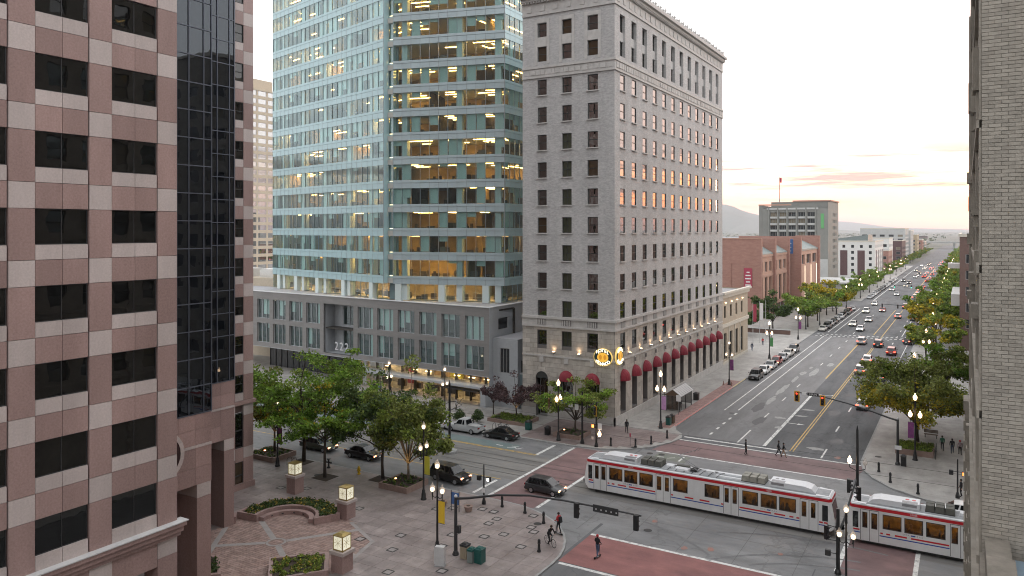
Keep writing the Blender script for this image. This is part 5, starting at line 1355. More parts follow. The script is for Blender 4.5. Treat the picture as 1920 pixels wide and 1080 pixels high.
MB().tube([(-77, 380, 40), (-77, 380, 52)], [.16, .10], 6).build('flagpole', 'dark_metal', GS)
MB().box(-76.9, 379.95, 49.4, -76.0, 380.0, 51.8).build('flag', 'banner_red', GS)
# the rest of the left side
T, fr, sd_ = grid_building('apartment_block', 'white and maroon apartment block with regular windows beyond the grey hotel', -76, 470, -44, 520, 20.4, 'stucco_white', 7, 8, 3.4, 3.0, 1.7, .34)
for u in (6.2, 16.0, 25.0): fr.piece('maroon_panel', 'maroon_brick', T, u - 1.9, u + 1.9, 1.0, 15.2, .0, .12)
for u in (9.5, 22.0, 35.0, 46): sd_.piece('maroon_panel', 'maroon_brick', T, u - 1.4, u + 1.4, 1.0, 15.2, .0, .12)
b = MB(); b.hexa([(-70, 476, 20.4), (-48, 476, 20.4), (-48, 500, 20.4), (-70, 500, 20.4), (-70, 476, 21.0), (-48, 476, 24.0), (-48, 500, 24.0), (-70, 500, 21.0)]); b.build('tilted_roof', 'copper_roof', T)
grid_building('brick_corner_shop', 'small red brick building with pale upper storey past the white apartments', -64, 545, -43, 575, 13.5, 'red_brick', 4, 5)
grid_building('stepped_white_building', 'white stepped building with pale panels behind the small brick one', -75, 580, -45.5, 612, 21, 'stucco_white', 5, 6)
grid_building('dark_brick_warehouse', 'dark red brick warehouse with flat cornice down the street', -70, 664, -43, 705, 18.5, 'maroon_brick', 5, 7)
grid_building('striped_office', 'tall office with white side wall and stacked balconies', -78, 712, -44, 760, 28, 'concrete_light', 5, 8, 3.4, 4, 1.9, .6)
grid_building('grey_slab_office', 'plain grey slab office beyond the balconied one', -72, 770, -43, 812, 26, 'concrete_light', 3, 4, 3.4, 4, 1.6, .3)
grid_building('yellow_brick_hotel', 'old yellow brick hotel with flat roof far down the street', -70, 850, -42, 890, 22, 'tan_wall', 4, 6)
grid_building('small_red_building', 'low red building at the far end of the block', -66, 930, -41, 965, 16, 'red_brick', 4, 6)
grid_building('green_roof_store', 'low pale store with greenish roof far along the street', -80, 1010, -42, 1060, 13, 'copper_roof', 4, 5)
b = MB(); b.box(-66, 330, 0, -42, 362, 5.2); b.box(-67, 329, 5.2, -41, 363, 5.8)
PV = thing('flat_roof_pavilion', 'low pavilion with a flat pale roof behind the street trees', 'building', (-54, 346, 0)); b.build('wall', 'concrete_light', PV)
# right side beyond the crossing
T, fr, sd_ = grid_building('brown_shop_building', 'narrow brown building with pale ledges on the right pavement', -1.3, 196, 24, 262, 25.6, 'brown_wall', 5, 9, 3.6, 5)
b = MB(); b.box(-4.0, 220, 17.2, -1.3, 226, 18.4); b.build('pale_ledge', 'stucco_white', T); b = MB(); b.box(-3.0, 200, 9.6, -1.3, 226, 12.2); b.build('shop_fascia', 'stucco_white', T)
grid_building('stone_corner_tower', 'tall stone office on the right corner beyond the crossing', .8, 88, 42, 132, 58, 'old_stone', 9, 9, 3.8, 5)
grid_building('cream_shop_row', 'cream shop row along the right pavement past the corner tower', .6, 134, 26, 190, 13, 'cream_trim', 4, 9, 3.8, 5)
grid_building('tan_corner_block', 'tan block on the right past the cross street', -1.0, 320, 30, 420, 18, 'tan_wall', 4, 12)
grid_building('red_warehouse_block', 'long red brick block far along the right side', -1.0, 430, 30, 560, 14, 'red_brick', 4, 14)
AC = thing('arched_canopy', 'green arched canopy over a shop entrance on the right pavement', 'canopy', (-4, 228, SW))
b = MB(); n = 10
for k in range(n):
    t0, t1 = math.pi * k / n, math.pi * (k + 1) / n
    P = lambda t, x: (x, 228 - 3.6 * math.cos(t), 3.9 + 1.5 * math.sin(t)); b.quad(P(t0, -7), P(t1, -7), P(t1, -1.4), P(t0, -1.4))
b.build('cover', 'copper_roof', AC); pbox('fascia', 'sign_bulb', AC, -7.05, 224.6, 3.2, -6.95, 231.4, 3.8)
for yy in (224.8, 231.2): pbox('post', 'dark_metal', AC, -6.9, yy - .1, SW, -6.7, yy + .1, 3.9)
# distance: scattered low buildings, highway deck
q = random.Random(21)
DB = [('white', 'stucco_white'), ('tan', 'tan_wall'), ('brick', 'red_brick'), ('grey', 'concrete_light'), ('dark', 'brown_wall')]
for k in range(46):
    y = 640 + k * 62 + q.uniform(-30, 30); sx = -1 if q.random() < .86 else 1
    x = -95 - q.random() * (y * .42) if sx < 0 else 40 + q.random() * 160
    wdt, dp, hh = q.uniform(16, 55), q.uniform(14, 40), q.choice([5, 6, 8, 9, 12, 15])
    nm, m = q.choice(DB)
    t = thing('distant_building', f'small {nm} flat-roofed building far out on the plain', 'building', (x, y, 0), group=f'{nm} buildings on the plain')
    b = MB(); b.box(x - wdt / 2, y, 0, x + wdt / 2, y + dp, hh); b.build('wall', m, t)
    b = MB(); b.box(x - wdt / 2 - .3, y - .3, hh, x + wdt / 2 + .3, y + dp + .3, hh + .5); b.build('roof', 'roof_grey', t)
    b = MB()
    for z in range(int(hh // 4)): b.box(x - wdt / 2 + 1, y - .06, 1.5 + z * 4, x + wdt / 2 - 1, y - .02, 3.1 + z * 4)
    b.build('window_band', 'dull_glass', t)
HD = thing('highway_overpass', 'pale concrete highway deck crossing over the far end of the street', 'bridge', (-200, 1250, 0))
b = MB(); b.box(-900, 1250, 7.5, 300, 1268, 9.2); b.box(-900, 1249.5, 9.2, 300, 1250, 10.2); b.build('deck', 'concrete_light', HD)
for k in range(26): pbox('pier', 'concrete_light', HD, -890 + 46 * k, 1256, 0, -887.5 + 46 * k, 1262, 7.5)
# ------------------------------------------------------------------ trees
def leaf_arrays(C, rad, n, size, rg, flat=.55):
    idx = rg.integers(0, len(C), n); C = np.asarray(C); rad = np.asarray(rad)
    d = rg.normal(size=(n, 3)); d /= np.linalg.norm(d, axis=1, keepdims=True)
    r = rg.random(n) ** .45
    p = C[idx] + d * (r * rad[idx])[:, None] * np.array([1, 1, flat])
    nrm = rg.normal(size=(n, 3)) + np.array([0, 0, .8]); nrm /= np.linalg.norm(nrm, axis=1, keepdims=True)
    t = np.cross(nrm, rg.normal(size=(n, 3))); t /= np.linalg.norm(t, axis=1, keepdims=True); bt = np.cross(nrm, t)
    s = size * (.6 + .8 * rg.random(n))[:, None]
    v = np.stack([p + t * s, p + bt * s * .55, p - t * s, p - bt * s * .55], 1)
    return v, idx, p
def leaf_mesh(name, v, mats, mi=None):
    n = len(v); me = bpy.data.meshes.new(name); me.vertices.add(4 * n); me.vertices.foreach_set('co', v.reshape(-1).astype(np.float32))
    me.loops.add(4 * n); me.loops.foreach_set('vertex_index', np.arange(4 * n, dtype=np.int32)); me.polygons.add(n)
    me.polygons.foreach_set('loop_start', np.arange(0, 4 * n, 4, dtype=np.int32)); me.polygons.foreach_set('loop_total', np.full(n, 4, dtype=np.int32))
    for m in mats: me.materials.append(MATS[m])
    if mi is not None: me.polygons.foreach_set('material_index', mi.astype(np.int32))
    me.update(calc_edges=True); return me
def tree(name, label, pos, h, rad, th, mats, n, seed, bark='bark', leaf=.17, group=None, limbs=6, lean=(0, 0), patch=None, low=.45, flat=.55, squeeze=1.0, airy=1.0, tr=.17):
    rg = np.random.default_rng(seed); q = random.Random(seed)
    t = thing(name, label, 'tree', pos, group)
    b = MB(); z0 = 0
    top = Vector((lean[0], lean[1], th))
    pts = [Vector((0, 0, -.05)), Vector((q.uniform(-.08, .08), q.uniform(-.08, .08), th * .5)), top]
    b.tube(pts, [tr * 1.25, tr * .92, tr * .8], 8)
    ctr = Vector((lean[0], lean[1], th)); tips = []; rads = []
    ch = h - th
    # leader
    ld = [top, top + Vector((q.uniform(-.3, .3), q.uniform(-.3, .3), ch * .5)), top + Vector((q.uniform(-.4, .4), q.uniform(-.4, .4), ch * .9))]
    b.tube(ld, [tr * .72, tr * .4, tr * .12], 6)
    tips += [ld[1], ld[2]]; rads += [rad * .3, rad * .26]
    for i in range(limbs):
        a = 2 * math.pi * (i + q.uniform(-.25, .25)) / limbs; rr_ = rad * q.uniform(.72, 1.0); up_ = ch * q.uniform(low * .55, .72)
        st = top + Vector((0, 0, q.uniform(-.25, .1) * th * .5))
        d = Vector((math.cos(a), math.sin(a) * squeeze, 0))
        P = [st, st + d * rr_ * .32 + Vector((0, 0, up_ * .45)), st + d * rr_ * .68 + Vector((0, 0, up_ * .8)), st + d * rr_ + Vector((0, 0, up_ * q.uniform(.7, 1.05)))]
        b.tube(P, [tr * .55, tr * .4, tr * .24, tr * .07], 6)
        tips += [P[2], P[3]]; rads += [rad * q.uniform(.2, .3), rad * q.uniform(.18, .28)]
        for j in range(4):
            k = q.choice([1, 2]); s0 = P[k].lerp(P[k + 1], q.random()); a2 = a + q.uniform(-1.3, 1.3)
            e_ = s0 + Vector((math.cos(a2), math.sin(a2) * squeeze, q.uniform(-.15, .9))) * rad * q.uniform(.25, .5)
            e_.z = min(e_.z, h - .2); b.tube([s0, s0.lerp(e_, .5) + Vector((0, 0, .12)), e_], [tr * .24, tr * .15, tr * .04], 5)
            tips.append(e_); rads.append(rad * q.uniform(.14, .26))
            tips.append(s0.lerp(e_, .6)); rads.append(rad * q.uniform(.12, .2))
    bb = b.build('trunk', bark, None); bb.parent = t; OFF[bb] = Vector(pos)
    for p in bb.data.polygons: p.use_smooth = True
    v, idx, pp = leaf_arrays([tuple(x) for x in tips], rads, n, leaf, rg, flat)
    mi = None
    if len(mats) > 1:
        if patch is not None:
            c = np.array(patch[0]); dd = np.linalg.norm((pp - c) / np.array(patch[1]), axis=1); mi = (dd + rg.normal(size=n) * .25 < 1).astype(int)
        else: mi = ((idx * 7 % 5 == 0) ^ (rg.random(n) < .12)).astype(int)
    cr = bpy.data.objects.new('crown', leaf_mesh('crown', v, mats, mi)); put(cr, t)
    return t
GN = 0.15
tree('young_tree', 'yellow-green tree lit from below in the planter beside the granite building', (-70.6, 63.4, .55), 10.2, 4.4, 2.6, ['leaf_olive', 'leaf_yellow'], 9500, 1, leaf=.19, patch=((0, -.5, 3.0), (5, 5, 3.4)), tr=.13)  # yellow patch of low leaves paints the uplight's glow into the leaf colour
tree('honey_locust', 'largest bright green spreading tree with bench round its trunk', (-65.6, 63.2, SW), 13.0, 6.5, 4.8, ['leaf_green', 'leaf_mid'], 14500, 2, leaf=.17, limbs=10, flat=.42, tr=.2)
tree('honey_locust', 'green spreading tree with a yellowing top in an open tree pit', (-59.4, 60.3, SW), 10.6, 5.2, 4.3, ['leaf_green', 'leaf_yellow'], 10500, 3, leaf=.165, limbs=9, flat=.42, patch=((.3, -1.8, 9.0), (3.4, 3.0, 2.0)), tr=.15)
tree('honey_locust', 'dark green tree standing between yellow hydrant and stone planter', (-53.7, 63.1, SW), 12.2, 4.8, 3.4, ['leaf_dark', 'leaf_mid'], 10500, 4, leaf=.17, limbs=9, flat=.6, tr=.16)
tree('maple_tree', 'tall olive-green tree with pale stems in the square planter by the lamp', (-50.2, 63.0, .55), 13.4, 3.9, 1.9, ['leaf_olive', 'leaf_mid'], 13000, 5, 'bark_pale', leaf=.18, limbs=11, flat=1.05, low=.0, tr=.14)
tree('plum_tree', 'purple-leaved tree lit at its foot before the link building', (-54.4, 92.4, .5), 6.6, 3.2, 1.3, ['leaf_purple'], 4200, 6, leaf=.15, limbs=7, flat=.7, tr=.11)
tree('plum_tree', 'small purple-leaved tree against the grey screen wall', (-58.8, 93.4, SW), 5.6, 1.9, 1.6, ['leaf_purple'], 1300, 36, leaf=.15, limbs=6, flat=.7, tr=.08)
tree('corner_tree', 'low branching green tree in a planter before the hotel entrance', (-43.9, 89.9, .5), 7.2, 4.6, 1.5, ['leaf_olive', 'leaf_green'], 10500, 7, 'bark', leaf=.16, limbs=8, flat=.5, low=.6, tr=.14)
tree('street_tree', 'big tree with yellowing lower leaves over the right pavement planter', (-5.3, 108.6, SW), 10.9, 5.9, 2.1, ['leaf_olive', 'leaf_turning'], 20000, 8, leaf=.19, limbs=13, flat=.85, low=.05, patch=((-2.5, -3.0, 2.6), (8.0, 6.0, 4.2)), tr=.2)
tree('street_tree', 'dense green tree directly behind the big yellowing one', (-4.6, 120.5, SW), 13.2, 6.0, 3.0, ['leaf_olive', 'leaf_green'], 15000, 9, leaf=.22, limbs=8, flat=.55, tr=.2)
tree('dark_tree', 'rounded dark tree beside the annex flagpoles', (-48.6, 196, SW), 10.5, 4.0, 2.2, ['leaf_dark'], 6800, 10, leaf=.3, limbs=7, flat=.8, group=None)
tree('dark_tree', 'rounded dark tree in front of the brick hall fins', (-44.5, 211, SW), 10.8, 4.8, 2.2, ['leaf_dark'], 7800, 11, leaf=.3, limbs=7, flat=.8)
# street trees further off: three prototypes, copied
proto = [tree('street_tree', 'first green street tree before the brick hall', (-37.5, 222, SW), 10.6, 6.0, 2.8, ['leaf_mid', 'leaf_green'], 6500, 12, leaf=.32, limbs=7, flat=.6, group='street trees along the wide road'),
         tree('street_tree', 'green and yellow street tree by the brick hall', (-37.5, 238, SW), 10.8, 5.8, 2.8, ['leaf_mid', 'leaf_turning'], 6200, 13, leaf=.32, limbs=7, flat=.6, group='street trees along the wide road'),
         tree('street_tree', 'yellowing street tree at the end of the brick hall', (-37.5, 255, SW), 11.4, 6.2, 2.8, ['leaf_turning', 'leaf_mid'], 6500, 14, leaf=.34, limbs=7, flat=.6, group='street trees along the wide road')]
bpy.context.view_layer.update()
def far_tree(k, x, y, s, label):
    o = copy_tree(proto[k]); o.location = (x, y, SW); o.rotation_euler.z = (x * 7.3 + y * 1.7) % 6.28; o.scale = (s, s, s * .97); o['label'] = label
for k, x, y, s in [(2, -37.5, 268, .95), (1, -38.5, 281, .9)]: far_tree(k, x, y, s, 'yellowing street tree between brick hall and cross street')
for i, y in enumerate((322, 334, 346, 359, 372, 386, 400, 416, 432, 450)): far_tree(0, -38 - (i % 3) * .8, y, .62 + .07 * (i % 3), 'green street tree on the left beyond the cross street')
for i, y in enumerate((520, 545, 575, 605, 690, 720, 750, 790, 830, 870, 915, 960, 1010)): far_tree(i % 2, -38.5, y, .7, 'small green tree far down the left side')
for i, (y, k) in enumerate(((176, 1), (203, 2), (222, 0), (243, 1), (262, 0), (280, 0))): far_tree(k, -5.6 - .5 * (i % 2), y, .92 + .06 * (i % 3), ('first', 'second', 'third', 'fourth', 'fifth', 'sixth')[i] + ' street tree past the dense tree on the right pavement')
for i, y in enumerate((322, 336, 352, 368, 386, 404, 424, 446, 470, 495, 520, 548, 580, 612, 680, 720, 760, 800, 850, 900, 960)): far_tree((0, 0, 1)[i % 3], -5.8, y, .82 + .1 * (i % 2), 'green tree in the long right-hand row beyond the cross street')
# woods on the plain, too far to tell trees apart
rg = np.random.default_rng(5); C = []; Rr = []
for _ in range(1500):
    y = 700 * (9.0 ** rg.random()); x = -60 - rg.random() * y * .62 if rg.random() < .85 else 35 + rg.random() * y * .2
    C.append((x, y, 2.5)); Rr.append(4 + rg.random() * 7)
v, idx, p = leaf_arrays(C, Rr, 15000, 2.6, rg, .5); v[:, :, 2] = np.maximum(v[:, :, 2], .2)
o = bpy.data.objects.new('far_woods', leaf_mesh('far_woods', v, ['leaf_far'])); col.objects.link(o); o['kind'] = 'stuff'; tag(o, 'dark green mass of trees over the distant plain', 'woods')

# ------------------------------------------------------------------ planters, lanterns, court walls
def planter(label, poly, h, tops, soil_d=.12, wall=.22, plants=None, seed=0, group=None, m='planter_stone', inn=None):
    c = Vector((sum(p[0] for p in poly) / len(poly), sum(p[1] for p in poly) / len(poly)))
    t = thing('planter', label, 'planter', (c.x, c.y, SW), group)
    inn = inn or [tuple(Vector(p) + (c - Vector(p)).normalized() * wall * 1.35) for p in poly]; k = len(poly); b = MB()
    for i in range(k):
        j = (i + 1) % k
        b.quad((*poly[i], SW), (*poly[j], SW), (*poly[j], h), (*poly[i], h)); b.quad((*inn[j], SW), (*inn[i], SW), (*inn[i], h), (*inn[j], h)); b.quad((*poly[i], h), (*poly[j], h), (*inn[j], h), (*inn[i], h))
    b.build('wall', m, t); MB().poly([(*p, h - soil_d) for p in inn]).build('soil', 'soil', t)
    if plants:
        rg = np.random.default_rng(seed); C = []; Rr = []
        xs = [p[0] for p in inn]; ys = [p[1] for p in inn]
        while len(C) < plants[0]:
            x, y = rg.uniform(min(xs), max(xs)), rg.uniform(min(ys), max(ys))
            if pip(x, y, inn): C.append((x, y, h + .02)); Rr.append(plants[1] * rg.uniform(.7, 1.2))
        v, idx, p = leaf_arrays(C, Rr, plants[0] * 26, .09, rg, .8); mi = ((idx % 3 == 0) & (rg.random(len(idx)) < .55) & (p[:, 2] > h + .05)).astype(int)
        o = bpy.data.objects.new('plants', leaf_mesh('plants', v, plants[2], mi)); put(o, t); o.location = -OFF[t]
    return t
def rect(cx, cy, lx, ly, a=0): return [(cx + x * math.cos(a) - y * math.sin(a), cy + x * math.sin(a) + y * math.cos(a)) for x, y in ((-lx / 2, -ly / 2), (lx / 2, -ly / 2), (lx / 2, ly / 2), (-lx / 2, ly / 2))]
planter('square stone planter with uplit tree beside the granite building', rect(-70.3, 62.7, 4.3, 3.6), .68, 0, plants=(40, .2, ['leaf_dark', 'leaf_mid']), seed=1)
planter('square stone planter holding the tall olive-green tree', rect(-50.3, 62.4, 3.7, 3.6), .72, 0, plants=(40, .18, ['leaf_dark', 'leaf_mid']), seed=2)
planter('stone planter under the purple-leaved tree', rect(-54.4, 91.6, 6.0, 4.0), .62, 0, plants=(150, .3, ['leaf_mid', 'leaf_dark']), seed=3)
planter('stone planter at the hotel corner with the low branching tree', rect(-44.0, 89.0, 3.8, 3.4), .62, 0, plants=(14, .15, ['leaf_dark', 'leaf_mid']), seed=4)
planter('timber-sided planter with clipped shrubs on the right pavement', rect(-5.3, 103.6, 4.0, 4.2), .8, 0, plants=(160, .32, ['leaf_mid', 'leaf_dark']), seed=5)
AL = arc(-53.2, 49.0, 2.7, 205, 25, 16)
planter('curved granite planter with yellow flowers round a bench alcove', arc(-53.2, 49.0, 2.7, 205, 25, 16) + arc(-53.2, 49.0, 4.9, 38, 198, 16), .78, 0, wall=.3, plants=(260, .24, ['leaf_dark', 'flower']), seed=6, m='granite_pink', inn=arc(-53.2, 49.0, 3.02, 201, 31, 16) + arc(-53.2, 49.0, 4.62, 39, 195, 16))
for lb, A, B in (('low granite wall from the curved planter to the pillar foot', (-57.9, 47.3), (-57.1, 46.5)), ('low granite wall from the curved planter to the lantern pillar', (-50.75, 50.1), (-49.6, 52.2))):
    t = thing('low_wall', lb, 'wall', ((A[0] + B[0]) / 2, (A[1] + B[1]) / 2, SW)); b = MB(); ribbon(b, [A, B], .4, SW, .76); b.build('wall', 'granite_pink', t)
SB = thing('curved_bench', 'curved granite bench set inside the planter alcove', 'bench', (-53.2, 49, SW))
b = MB(); pts = arc(-53.2, 49.0, 2.35, 200, 30, 18); ribbon(b, pts, .5, SW, .5); b.build('seat', 'granite_pink', SB)
b = MB()
for k in range(3, 16, 3):
    p = arc(-53.2, 49.0, 2.09, 200, 30, 18)[k]; MB().obox(p[0], p[1], .28, .36, .18, .05, R(200 - 170 * k / 18 + 90)).build('step_light', 'dark_metal', SB)
pass
planter('wedge planter with grasses between lantern pillar and court', [(-47.6, 42.2), (-44.6, 39.4), (-41.9, 42.9), (-44.3, 45.4)], .78, 0, wall=.3, plants=(75, .24, ['leaf_mid', 'flower']), seed=7, m='granite_pink')
planter('small dark planter at the foot of the granite pillar', [(-51.6, 40.6), (-48.6, 38.4), (-50.4, 36.6), (-53.6, 38.6)], .7, 0, wall=.3, plants=(60, .25, ['leaf_dark', 'leaf_mid']), seed=8, m='granite_pink')
def lantern(label, x, y, base):
    t = thing('lantern_pillar', label, 'lantern', (x, y, SW), 'lantern pillars round the court')
    a = R(0); b = MB(); b.obox(x, y, SW, base - .25, 1.18, 1.18, a); b.build('pillar', 'granite_pink', t)
    b = MB(); b.obox(x, y, base - .25, base, 1.42, 1.42, a); b.build('cap', 'granite_light', t)
    fr = MB()
    s = .46; z0, z1 = base + .12, base + 1.12
    for sx in (-1, 1):
        for sy in (-1, 1): fr.box(x + sx * s - .035, y + sy * s - .035, base, x + sx * s + .035, y + sy * s + .035, z1)
    fr.box(x - s, y - s, base, x + s, y + s, base + .11); fr.box(x - s - .05, y - s - .05, z1, x + s + .05, y + s + .05, z1 + .07); fr.build('frame', 'brass', t)
    b = MB(); b.hexa([(x - s, y - s, z1 + .07), (x + s, y - s, z1 + .07), (x + s, y + s, z1 + .07), (x - s, y + s, z1 + .07), (x - .22, y - .22, z1 + .2), (x + .22, y - .22, z1 + .2), (x + .22, y + .22, z1 + .2), (x - .22, y + .22, z1 + .2)]); b.build('lid', 'brass', t)
    for dx, dy in ((1, 0), (-1, 0), (0, 1), (0, -1)):
        g_ = MB(); 
        if dx: g_.box(x + dx * s - .012, y - s + .036, z0, x + dx * s + .012, y + s - .036, z1 - .02)
        else: g_.box(x - s + .036, y + dy * s - .012, z0, x + s - .036, y + dy * s + .012, z1 - .02)
        pn = g_.build('glass', 'lantern_glass', t)
        rs = MB(); c = Vector((x + dx * (s + .016), y + dy * (s + .016), (z0 + z1) / 2)); tx = Vector((-dy, dx, 0))
        for k in range(4):
            d = tx * math.cos(math.pi * k / 4) * .4 + Vector((0, 0, 1)) * math.sin(math.pi * k / 4) * .4; rs.tube([c - d, c + d], .012, 4)
        rs.build('tracery', 'brass', pn)
lantern('lit glass lantern on a granite pillar behind the flower planter', -58.6, 55.3, 2.0)
lantern('lit glass lantern on a granite pillar at the curved planter end', -49.4, 52.9, 1.85)
lantern('lit glass lantern on a granite pillar beside the wedge planter', -42.0, 44.5, 1.8)
for lb, x, y in (('open tree pit under the spreading tree with bench', -65.6, 63.0), ('open tree pit under the tree with yellow top', -59.4, 60.3), ('open tree pit beside the square planter', -53.7, 62.9)):
    t = thing('tree_grate', lb, 'tree grate', (x, y, SW)); pbox('soil_square', 'soil', t, x - 1.1, y - 1.0, SW + .0, x + 1.1, min(y + 1.0, 63.8), SW + .022)
# ------------------------------------------------------------------ street lamps
GLOBE = [(.05, 0), (.12, .03), (.19, .16), (.225, .32), (.20, .46), (.12, .56), (.08, .60), (.09, .66), (.05, .72), (.03, .80)]
ME_POST = MB().lathe([(.30, 0), (.30, .12), (.24, .2), (.22, .6), (.16, .75), (.17, .9), (.10, 1.05), (.085, 3.0), (.07, 6.1), (.11, 6.15), (.10, 6.3), (.075, 6.9), (.12, 6.95)], n=12).mesh('lamp_post', 'black_metal', smooth=True)
ME_ARM = MB().tube([(-.5, 0, 4.75), (-.5, 0, 4.95), (-.42, 0, 4.62), (-.2, 0, 4.55), (0, 0, 4.75)], .035, 6).tube([(.5, 0, 4.95), (.5, 0, 4.75), (.42, 0, 4.62), (.2, 0, 4.55), (0, 0, 4.75)], .035, 6).tube([(-.5, 0, 4.3), (-.5, 0, 4.95)], [.02, .07], 6).tube([(.5, 0, 4.3), (.5, 0, 4.95)], [.02, .07], 6).mesh('lamp_arm', 'black_metal')
ME_GL = MB().lathe(GLOBE, n=14).mesh('globe', 'globe_clear', smooth=True)
ME_GLIT = MB().lathe(GLOBE, n=14).mesh('globe_lit', 'globe_lit', smooth=True)
ME_CORE = MB().lathe([(.02, .04), (.14, .10), (.17, .24), (.15, .34), (.03, .40)], n=10).mesh('bulb', 'globe_core', smooth=True)
def lamp(label, x, y, along='x', lit=True, bright=True, three=True, banner=None, s=1.0, rotb=None, group=None):
    t = thing('street_lamp', label, 'street lamp', (x, y, SW), group); t.scale = (s, s, s)
    if along == 'y': t.rotation_euler.z = R(90)
    def part(nm, me, loc=(0, 0, 0), par=None):
        o = bpy.data.objects.new(nm, me); put(o, par or t); o.location = loc; return o
    part('post', ME_POST); part('arms', ME_ARM) if three else None
    for loc in [(0, 0, 6.95)] + ([(-.5, 0, 4.95), (.5, 0, 4.95)] if three else []):
        g = part('globe', ME_GLIT if bright and lit else ME_GL, loc)
        if lit and not bright: part('bulb', ME_CORE, (0, 0, 0), g)
    if banner:
        bx = .12 if rotb is None else rotb
        o = bpy.data.objects.new('banner', MB().box(bx, -.015, 2.55, bx + (.62 if bx > 0 else -.62), .015, 4.35).mesh('banner', banner)); put(o, t)
        if along == 'y': o.rotation_euler.z = R(-90)
        part('banner_rod', MB().tube([(0, 0, 4.38), (bx + (.62 if bx > 0 else -.62), 0, 4.38)], .02, 5).tube([(0, 0, 2.52), (bx + (.62 if bx > 0 else -.62), 0, 2.52)], .02, 5).mesh('rod', 'black_metal'), (0, 0, 0), o)
    return t
lamp('black triple-globe lamp with purple banner near the granite building', -66.8, 60.4, 'y', bright=False, banner='banner_purple')
lamp('black triple-globe lamp with lime banner beside the square planter', -46.1, 60.3, 'y', bright=False, banner='banner_lime')
lamp('black triple-globe lamp with yellow banner behind the white cabinet', -37.5, 50.9, 'x', bright=False, banner='banner_yellow')
lamp('lit triple-globe lamp with lilac banner beside the bus shelter', -35.3, 98.3, 'x', banner='banner_lilac')
lamp('dim triple-globe lamp with purple banner along the awning side', -35.1, 132, 'x', bright=False, banner='banner_purple')
lamp('lit triple-globe lamp beside the parked row before the annex', -35.1, 163.2, 'x', banner='banner_green')
lamp('lit triple-globe lamp with purple banner by the midblock crossing', -35.2, 195.2, 'x', banner='banner_purple')
for i, y in enumerate((227, 259, 282)): lamp('lit triple-globe lamp among the trees by the brick hall', -35.2, y, 'x', group='lamps by the brick hall')
for i, y in enumerate((325, 357, 390, 425, 460, 500, 540, 580)): lamp('lamp on the left pavement beyond the cross street', -35.5, y, 'x', bright=i % 2 == 0, group='far left lamps')
lamp('lit triple-globe lamp with purple banner beside the right planter', -5.1, 99.7, 'x', banner='banner_purple', rotb=-.12)
for i, y in enumerate((133, 166, 200)): lamp(('lit lamp half hidden inside the dense right tree', 'lit lamp on the right pavement behind two trees', 'lit triple-globe lamp on the right before the arched canopy')[i], -6.6 - .3 * (i == 0), y, 'x')
for i, y in enumerate((232, 265, 322, 350, 380, 412, 446, 480, 520, 560, 600)): lamp('lit lamp in the right-hand row beyond the arched canopy', -7.6, y, 'x', group='far right lamps')
lamp('triple-globe lamp under the trees on the podium side of the street', -72.5, 86.6, 'y', bright=False)
lamp('triple-globe lamp rising behind the olive-green tree', -62.5, 86.6, 'y', bright=False)
lamp('triple-globe lamp by the hotel planter', -44.4, 86.0, 'y', bright=True)
lamp('triple-globe lamp at the lower edge, one globe half filled', -7.4, 59.2, 'x', bright=False, s=.92)

# ------------------------------------------------------------------ traffic signals
def sig_mesh(body, n=3, lit=None):
    b = MB(); b.box(-.17, -.12, 0, .17, .12, .36 * n); return b.mesh('signal_body', body)
SB_BLK = sig_mesh('black_metal'); SB_YEL = sig_mesh('black_metal'); SB_YEL.name = 'signal_body_plated'
BACKPLATE = MB()
for s_ in (-1, 1): BACKPLATE.box(s_ * .24 - .065, -.02, -.1, s_ * .24 + .065, .02, 1.18); BACKPLATE.box(-.175, -.02, .54 + s_ * .6 - .05, .175, .02, .54 + s_ * .6 + .04)
BACKPLATE = BACKPLATE.mesh('backplate', 'signal_yellow')
def lensm(m): return MB().tube([(0, -.11, 0), (0, -.14, 0)], .125, 12).mesh('lens_' + m, m)
LENS = {m: lensm(m) for m in ('signal_off', 'signal_red', 'signal_green')}
VISOR = MB()
for k in range(8):
    t0, t1 = math.pi * k / 8, math.pi * (k + 1) / 8
    VISOR.quad((.14 * math.cos(t0), -.12, .14 * math.sin(t0)), (.14 * math.cos(t1), -.12, .14 * math.sin(t1)), (.14 * math.cos(t1), -.34, .14 * math.sin(t1) * .95), (.14 * math.cos(t0), -.34, .14 * math.sin(t0) * .95))
VISOR = VISOR.mesh('visor', 'black_metal')
def head(parent, loc, rz, body=None, lit=(0, 0, 0), plate=True):
    """three-lens signal head hanging centred on loc, lenses towards local -y"""
    h = bpy.data.objects.new('signal_head', body or SB_BLK); put(h, parent); h.location = Vector(loc) - off(parent) - Vector((0, 0, .54)); h.rotation_euler.z = rz
    if body is SB_YEL: o_ = bpy.data.objects.new('backplate', BACKPLATE); put(o_, h)
    for k, mm in enumerate(('signal_green', None, 'signal_red')):
        l = bpy.data.objects.new('lens', LENS[mm if mm and lit[k] else 'signal_off']); put(l, h); l.location = (0, 0, .18 + .36 * k)
        v = bpy.data.objects.new('visor', VISOR); put(v, h); v.location = (0, 0, .18 + .36 * k)
    return h
def mast(label, x, y, ph, arm, heads, name='traffic_signal', plates=()):
    t = thing(name, label, 'traffic signal', (x, y, SW))
    MB().tube([(x, y, SW), (x, y, ph)], [.16, .12], 10).lathe([(.28, 0), (.28, .1), (.2, .3), (.16, .35)], x, y, SW, 10).build('post', 'dark_metal', t)
    MB().lathe([(.15, 0), (.13, .12), (.04, .2)], x, y, ph, 10).build('post_cap', 'pale_metal', t)
    if arm: MB().tube(arm, [.11 - .05 * i / (len(arm) - 1) for i in range(len(arm))], 8).build('mast_arm', 'dark_metal', t)
    for a in heads: head(t, *a)
    return t
